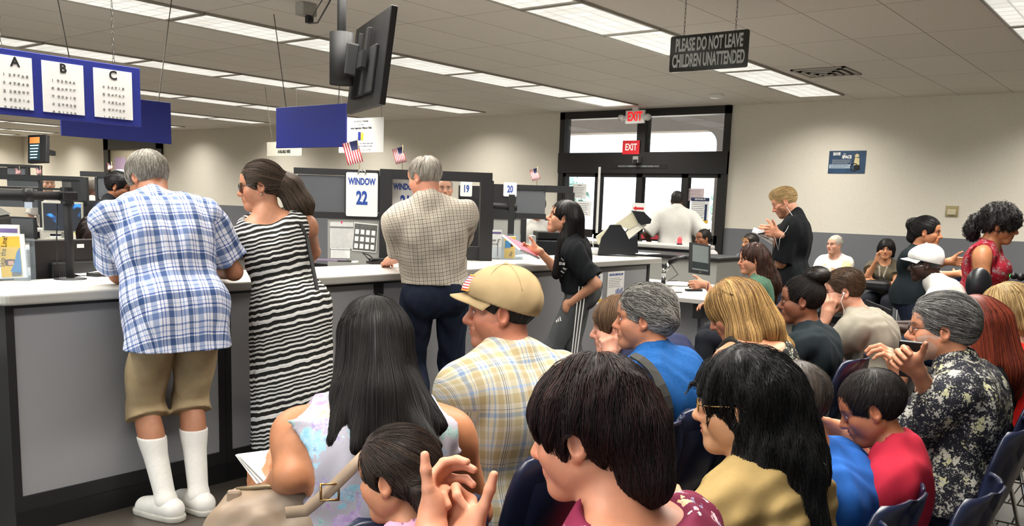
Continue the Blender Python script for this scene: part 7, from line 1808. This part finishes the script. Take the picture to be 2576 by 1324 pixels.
# ---- second row, nearest the camera
m_maroon = floral('maroon_floral', '6e1838', ['d88a98', 'e0c0b8', 'c89a50', '3c3e7c', 'e0d0d0'], 9, .50, second=(26, .32, ['c89a50', 'd8a0a8', '4a4a88', 'e8dcd4']))
q = person('person with short dark hair in maroon floral top braiding the hair of a child', HD(1478, 1085, 1.54), -2, 'sit', hyaw=14, hpitch=14, S=1.66, hs=.96, w=1.0, lean=16, hunch=.03, bust=.5, skin='c08468', vox=.0058, hvox=.0026, fine_hands=1, neck=(.0, -.075, -.15), shoe=m_black,
           arms=dict(L=dict(w=HD(1085, 1335, 1.52), el=(-.8, -.3, -1), hd=tuple(V(HD(1092, 1235, 1.58)) - V(HD(1085, 1335, 1.52))), th=tuple(V(HD(1075, 1120, 1.55)) - V(HD(1090, 1200, 1.55))), td=tuple(V(HD(1072, 1135, 1.54)) - V(HD(1088, 1225, 1.54))), curl=(.5, .55, .6, .65), tc=.1),
                     R=dict(w=HD(1185, 1378, 1.52), el=(.6, -.4, -1), hd=tuple(V(HD(1155, 1293, 1.58)) - V(HD(1185, 1378, 1.52))), th=(.5, -.4, .75), td=tuple(V(HD(1218, 1185, 1.54)) - V(HD(1190, 1255, 1.54))), curl=(.95, .85, .8, .7), tc=.1)),
           wear=[dict(kind='shirt', m=m_maroon, e=.016, sleeve=1.35, flare=.014, hem=.05, fold=.004, low=.02, lowback=.02), dict(kind='trousers', m=c_jean, leg_t=1.95)],
           hair=dict(c='110b0c', c2='4a2a26', n=10400, t=.012, flow='fall', steps=15, step=.0125, r=.00066, vary=.24, wave=.2, jit=.009, nape=(-.066, .55), line=(.14, -.05, .085, .095, .115), crown=(.03, -.035, .13), vox=.0045, fold=.003, ears=True, extra=[('c', (0, -.085, -.0), (0, -.09, -.09), .062, .05), ('e', (0, -.05, .07), (.068, .065, .055), .03), ('e', (-.055, .03, .05), (.028, .04, .04), .02)]))
MR = q
seat_under(q, 'navy shell chair under the woman in the maroon floral top')
MB().tube([tuple(q.arm['R']['W'] - q.arm['R']['hd'] * .012 + frame_z(q.arm['R']['hd']) @ V(.034 * math.cos(t_), .034 * math.sin(t_), 0)) for t_ in [2 * PI * k / 16 for k in range(17)]], .004, 6).build('hair_tie', mat('hair_tie', '8c949c', .6), q.obj, True)
MB().lathe([(.001, .005), (.005, 0), (.001, -.005)], 8, Matrix.Translation(tuple(q.sp(.965, .02, -.085)))).build('collar_button', m_gold, q.obj, True)
# child having hair braided
q = person('small child with dark brown hair in pink, seen from behind as the hair is braided', HD(1000, 1195, 1.92), 0, 'sit', hyaw=14, hpitch=12, hs=.84, S=1.05, w=.72, lean=0, skin='b9805f', vox=.006, hvox=.003, pelz=.45, neck=(0, -.045, -.14),
           wear=[dict(kind='shirt', m=c_pink, e=.012, sleeve=.7, hem=.03), dict(kind='trousers', m=c_jean, leg_t=1.9)], arms=dict(L=dict(b=(-.09, .2, .52)), R=dict(b=(.09, .2, .52))),
           hair=dict(c='17110e', c2='5a463a', n=6080, t=.012, flow='to', tie=(.085, -.085, -.06), steps=14, step=.012, r=.00066, vary=.35, jit=.004, nape=(-.08, .35), line=(.13, -.05, .085, .09, .108), extra=[('e', (.085, -.08, -.06), (.035, .035, .04)), ('c', (-.05, -.09, -.03), (-.045, -.11, -.13), .035, .015)], rough=.06))
seat_under(q, 'navy shell chair under the small child in pink', .05)
# woman in mustard blouse
q = person('person with long wavy black hair and glasses in mustard blouse, nearest row', HD(1868, 1015, 2.1), -6, 'sit', hyaw=22, hpitch=6, S=1.6, w=1.06, lean=5, hunch=.02, bust=.4, skin='c0906c', vox=.006, hvox=.003, neck=(0, -.055, -.16), shoe=m_black,
           arms=dict(L=dict(b=(-.14, .30, .68)), R=dict(b=(.14, .30, .68))),
           wear=[dict(kind='shirt', m=c_tan, e=.02, sleeve=1.5, flare=.03, hem=.05, fold=.007, wl=.07, seed=9), dict(kind='trousers', m=c_jean, leg_t=1.95)],
           hair=dict(c='0a0909', c2='1c1918', n=10400, t=.018, flow='fall', steps=26, step=.017, r=.00079, vary=.28, wave=.28, jit=.010, nape=None, vox=.005, fold=.005, line=(.13, -.045, .12, .09, .11), crown=(.0, .03, .125),
                     extra=[('c', (.045, -.05, .02), (.066, -.06, -.14), .05, .05), ('c', (-.045, -.04, .02), (-.07, -.04, -.15), .05, .045), ('c', (0, -.08, .02), (0, -.105, -.16), .065, .075), ('c', (.04, -.10, -.12), (.055, -.13, -.33), .075, .04), ('c', (-.03, -.10, -.12), (-.04, -.14, -.29), .07, .04), ('c', (-.08, -.04, -.15), (-.11, -.05, -.24), .04, .012), ('c', (-.10, -.06, -.22), (-.075, -.09, -.27), .014, .008), ('c', (.075, -.07, -.14), (.11, -.08, -.24), .045, .02)]))
seat_under(q, 'navy shell chair under the woman in the mustard blouse')
eyeglasses(q, m_gold, None, .023, .016, .0016)
# man in royal blue
q = person('person with cropped hair in royal blue t-shirt partly hidden by the black-haired woman', HD(1985, 1020, 2.42), 4, 'sit', hyaw=4, hpitch=14, S=1.68, w=1.05, lean=6, hunch=.03, skin='b87d5c', vox=.0065, hvox=.0036, neck=(.03, -.07, -.16), shoe=m_black, fine_hands='R',
           arms=dict(L=dict(b=(-.12, .36, .66)), R=dict(w=HD(2135, 1085, 2.72), el=(.7, -.5, -.8), hd=(.1, 1, 0), th=(-.6, .2, .8), curl=.5)),
           wear=[dict(kind='shirt', m=c_royal, e=.018, sleeve=.85, hem=.05, fold=.005), dict(kind='trousers', m=c_jean, leg_t=1.95)],
           hair=dict(c='2a2320', c2='5e544c', n=2400, t=.004, flow='fwd', steps=3, step=.006, r=.00053, vary=.5, nape=(-.055, .4)))
BM = q
seat_under(q, 'navy shell chair under the man in the royal blue t-shirt', .075)
# boy in red
q = person('boy with short dark hair in red t-shirt looking down', HD(2192, 1025, 2.52), 6, 'sit', hyaw=A(2192) - 6, hpitch=26, hs=.84, S=1.15, w=.78, lean=6, skin='a8694a', vox=.0055, hvox=.003, pelz=.49, neck=(0, -.075, -.125), shoe=m_tr,
           arms=dict(L=dict(b=(-.08, .26, .58)), R=dict(b=(.08, .26, .58))), legs=dict(L=dict(k=(-.09, .30, .47), a=(-.1, .32, .12)), R=dict(k=(.09, .30, .47), a=(.1, .32, .12))),
           wear=[dict(kind='shirt', m=c_red, e=.016, sleeve=.85, hem=.04, fold=.004), dict(kind='trousers', m=c_jean, leg_t=1.9)],
           hair=dict(c='120f0e', c2='3e3230', n=5760, t=.010, flow='fwd', steps=5, step=.0075, r=.00059, vary=.4, nape=(-.058, .36), line=(.138, -.042, .09, .088, .11), rough=.12))
seat_under(q, 'navy shell chair under the boy in the red t-shirt', .09)
# old man in flowered shirt
m_daisy = floral('daisy_shirt', '1e1f28', ['75725e', '97943f', '7f7d6d', '9c9880', '5f5e4c'], 34, .62, second=(56, .42, ['8a8878', 'a8a690', '5f6058']))
q = person('person with combed grey hair and glasses in dark daisy print shirt, looking at a phone', HD(2366, 826, 3.22), 2, 'sit', hyaw=A(2366) + 2, hpitch=4, S=1.7, w=1.04, lean=2, hunch=.045, skin='b98062', brow='5a544e', beard=('b0a8a0', .45), lips='9a6a5c', vox=.0065, hvox=.0028, fine_hands=1, neck=(.0, -.07, -.15), shoe=m_black,
           arms=dict(L=dict(w=HD(2262, 945, 3.26), el=(-.2, .3, -1), hd=(-.25, .35, .9), th=(.75, .3, .3), curl=.5), R=dict(w=HD(2305, 930, 3.02), el=(.5, -.2, -1), hd=(-.6, .45, .5), th=(-.2, -.2, .9), curl=.5)),
           wear=[dict(kind='shirt', m=m_daisy, e=.022, sleeve=.9, flare=.02, hem=.06, collar=True, fold=.0055, wl=.1), dict(kind='trousers', m=c_jean, leg_t=1.95)],
           hair=dict(c='2e2d2c', c2='a8a6a2', n=4480, t=.007, flow='back', steps=10, step=.011, r=.00079, vary=.6, jit=.006, wave=.15, nape=(-.070, .42), line=(.152, -.045, .11, .10, .12), crown=(0, .06, .11), extra=[('e', (0, -.015, .068), (.080, .098, .058), .03), ('e', (0, -.085, .015), (.066, .044, .07), .03)]))
seat_under(q, 'navy shell chair under the man in the daisy print shirt', .08)
eyeglasses(q, m_glassm, None, .022, .014, .0016)
o = thing('phone', 'black phone in a patterned case held by the man in the daisy print shirt', 'phone', HD(2292, 905, 3.14), R_(A(2292) - 20)); MB().box(-.005, .005, -.04, .04, -.075, .075, Euler((R_(0), R_(-24), R_(10))).to_matrix().to_4x4(), bev=.003).build('phone_body', m_black, o)
# red-haired and blonde at right
q = person('person with long red hair in black top, right end of the near row', HD(2442, 822, 3.7), 2, 'sit', hyaw=6, hpitch=4, S=1.66, w=1.06, lean=3, skin='cf9a84', vox=.0075, hvox=.0042, arms=dict(L=dict(b=(-.14, .32, .66)), R=dict(b=(.14, .32, .66))), shoe=m_black,
           wear=[dict(kind='shirt', m=c_black, e=.017, sleeve=.9, hem=.05, fold=.005), dict(kind='trousers', m=c_dkgrey, leg_t=1.95)],
           hair=dict(c='4a1810', c2='a8492c', n=4160, t=.016, flow='fall', steps=22, step=.017, r=.00086, vary=.5, nape=None, vox=.0055, line=(.13, -.05, .08, .09, .11), crown=(0, .02, .12), extra=[('c', (.06, -.05, .02), (.08, -.07, -.16), .05, .055), ('c', (-.06, -.05, .02), (-.08, -.07, -.14), .05, .05), ('c', (0, -.09, .02), (.0, -.13, -.18), .07, .075), ('c', (0, -.13, -.16), (.04, -.15, -.27), .075, .045)]))
seat_under(q, 'navy shell chair under the red-haired woman', .08)
q = person('person with blonde bob in scarlet knit top, furthest seat of the near row', HD(2530, 785, 4.25), -2, 'sit', hyaw=20, hpitch=8, S=1.66, w=1.14, lean=4, bust=.5, skin='d8a894', vox=.0082, hvox=.0042, arms=dict(L=dict(b=(-.14, .32, .66)), R=dict(b=(.14, .32, .66))), shoe=m_black,
           wear=[dict(kind='shirt', m=c_scarlet, e=.02, sleeve=1.5, hem=.05, lowback=.01, fold=.005), dict(kind='trousers', m=c_dkgrey, leg_t=1.95)],
           hair=dict(c='7a5c36', c2='d8bc84', n=3840, t=.024, flow='fall', steps=14, step=.014, r=.00092, vary=.6, nape=(-.105, .2), vox=.0055, line=(.14, -.05, .09, .095, .115), crown=(0, .03, .12), ears=False, extra=[('c', (.06, -.05, .0), (.07, -.06, -.06), .05, .045), ('c', (-.06, -.05, .0), (-.07, -.06, -.06), .05, .045), ('c', (0, -.08, .0), (0, -.09, -.07), .07, .055)]))
seat_under(q, 'navy shell chair under the blonde woman in scarlet', .08)
MB().tube([tuple(v) for v in [q.sp(.93, -.09, .07), q.sp(1.03, -.065, .0), q.sp(1.04, 0, -.055), q.sp(1.03, .065, .0), q.sp(.93, .09, .07)]], .003, 5).build('neck_cord', m_black, q.obj, True)
# further chairs at the end of the near row
chair(5.25, .80, 0, 'empty navy shell chair at the right edge beside the blonde woman in scarlet')
chair(2.62, 1.62, 0, 'navy shell chair between the man in the tan cap and the grey-haired man')
o = thing('red_bag', 'red cloth bag on the floor in front of the boy', 'bag', (2.78, 1.25, 0), .3); F = Field((-.25, -.2, -.05), (.25, .2, .75), .012); F.cone((-.09, 0, .1), (.09, 0, .1), .1, .1, .02); F.cone((-.03, 0, .1), (.03, 0, .42), .1, .05, .05); F.fold(.008, 3, .12); F.cut((0, 0, -1), (0, 0, 0)); Pm, Q = F.mesh(); np_mesh('bag_body', Pm, Q, c_red, o)

# ---- staff
q = person('staff person with black hair in a black shirt standing behind the counter', HD(300, 470, 7.8), -125, 'stand', hyaw=-12, hpitch=14, S=1.72, skin='a0694a', beard=('1c1512', .3), lean=12, neck=(0, -.08, -.15), **MID, arms=dict(L=dict(b=(-.2, .35, 1.0)), R=dict(b=(.2, .35, 1.0))),
           wear=[dict(kind='shirt', m=c_black, e=.02, sleeve=.9), dict(kind='trousers', m=c_dkgrey, leg_t=1.95)], hair=dict(c='0d0b0a', c2='2a2320', n=500, t=.015, flow='back', steps=6, vary=.3))
q = person('staff person with parted brown hair bent down behind the black monitor', HD(240, 597, 5.3), A(240) + 80, 'sit', hyaw=0, hpitch=44, S=1.62, skin='c08468', lean=16, neck=(0, -.12, -.11), **MID, wear=[dict(kind='shirt', m=c_dkgrey, e=.02, sleeve=1.5), dict(kind='trousers', m=c_dkgrey, leg_t=1.95)],
           hair=dict(c='1c1210', c2='4a3028', n=900, t=.012, flow='fall', steps=14, step=.016, vary=.3, nape=None, line=(.135, -.05, .075, .085, .11), crown=(0, .06, .11), extra=[('c', (.06, -.03, .0), (.085, -.02, -.15), .045, .04), ('c', (-.06, -.03, .0), (-.085, -.02, -.15), .045, .04)]))
chair(q.root[0], q.root[1], A(240) + 80, 'navy shell chair under the bent staff person behind the counter')
q = person('distant balding person behind the far left partition', HD(122, 462, 12.5), A(122) + 100, 'stand', S=1.7, skin='c49a80', vox=.016, hvox=.009, wear=[dict(kind='shirt', m=c_white, vox=.014), dict(kind='trousers', m=c_dkgrey, leg_t=1.9, vox=.016)], hair=dict(c='8a8078', c2='b0a89c', n=0, t=.006, nape=(-.04, .4), bald=(0, 0, .13, .07, .09, .07)))
q = person('distant person in white shirt seen through the divider opening left of the plaid man', HD(236, 472, 12.0), A(236) - 60, 'stand', S=1.72, skin='5a3a2c', vox=.014, hvox=.008, lean=14, wear=[dict(kind='shirt', m=c_white, vox=.013, sleeve=.9), dict(kind='trousers', m=c_dkgrey, leg_t=1.9, vox=.016)], hair=dict(c='6a6058', c2='9a9288', n=0, t=.006))
q = person('staff person with glasses and white hair behind the window frame beside number 19', HD(1118, 475, 9.0), A(1118) + 95, 'stand', S=1.62, skin='c9977c', **FAR, wear=[dict(kind='shirt', m=c_greyt, vox=.012), dict(kind='trousers', m=c_dkgrey, leg_t=1.9, vox=.014)], hair=dict(c='8d857c', c2='c9c3ba', n=0, t=.008))
q = person('staff person in white shirt seen between the right dividers', HD(1352, 520, 10.2), A(1352) + 60, 'stand', S=1.6, skin='b07c60', **FAR, wear=[dict(kind='shirt', m=c_white, vox=.012, sleeve=.9), dict(kind='trousers', m=c_dkgrey, leg_t=1.9, vox=.014)], hair=dict(c='1c1614', n=0, t=.01))
# held papers of the girl, stroller hood and toys at right
o = thing('papers', 'pink and white papers held out by the girl in the black SOCCER tee', 'papers', HD(1318, 622, 6.5), R_(4))
Mx = Euler((R_(30), R_(15), R_(0))).to_matrix().to_4x4(); MB().box(-.17, .11, -.1, .1, -.014, -.002, Mx).build('white_sheets', m_paper, o); MB().box(-.15, .1, -.095, .095, -.002, .002, Mx).build('pink_sheet', mat('pink_form', 'c8586c', .6), o)
o = thing('stroller', 'black rounded stroller hood with a toy bar beside the woman in red lace', 'stroller', (HD(2462, 710, 5.5)[0], HD(2462, 710, 5.5)[1], 0), R_(-70))
F = Field((-.3, -.3, .55), (.3, .3, 1.25), .01); pz = HD(2462, 716, 5.5); lz = float(pz[2])
F.ell((0, 0, lz), (.075, .055, .105), None, .01); F.ell((0, .05, lz - .01), (.065, .055, .09), None, .01, True); Pm, Q = F.mesh(); np_mesh('hood', Pm, Q, mat('black_vinyl', '14161a', .35), o)
MB().tube([(-.06, .0, lz - .06), (-.2, .05, .5), (-.22, .2, .1)], .012, 8).tube([(.06, .0, lz - .06), (.2, .05, .5), (.22, .2, .1)], .012, 8).build('frame', m_steel, o, True)
MB().box(-.17, .17, -.05, .3, .42, .5, bev=.03).build('seat', m_blackm, o)
for sx in (-1, 1):
    for yy in (-.15, .25): MB().lathe([(.02, -.015), (.07, -.015), (.075, 0), (.07, .015), (.02, .015)], 16, Matrix.Translation((sx * .24, yy, .075)) @ Matrix.Rotation(PI / 2, 4, 'Y')).build('wheel', m_black, o, True)
    MB().tube([(sx * .2, .05, .5), (sx * .24, -.15, .08)], .01, 6).build('strut', m_steel, o, True)
for (px, py, nm, lab, c_, r_) in ((2548, 694, 'toy', 'bright green toy on the stroller bar', '2ee06a', .03), (2566, 697, 'toy', 'orange-red round toy on the stroller bar', 'd0502c', .034)):
    t_ = thing(nm, lab, 'toy', HD(px, py, 5.7), R_(20)); MB().tube([(-.03, 0, 0), (.03, 0, -.005)], [r_ * .7, r_ * .55], 12).build('toy_body', mat('toy_' + c_, c_, .35), t_, True); MB().tube([(-.035, 0, 0), (-.028, 0, 0)], r_ * .75, 12).build('end_ring', m_black, t_, True)
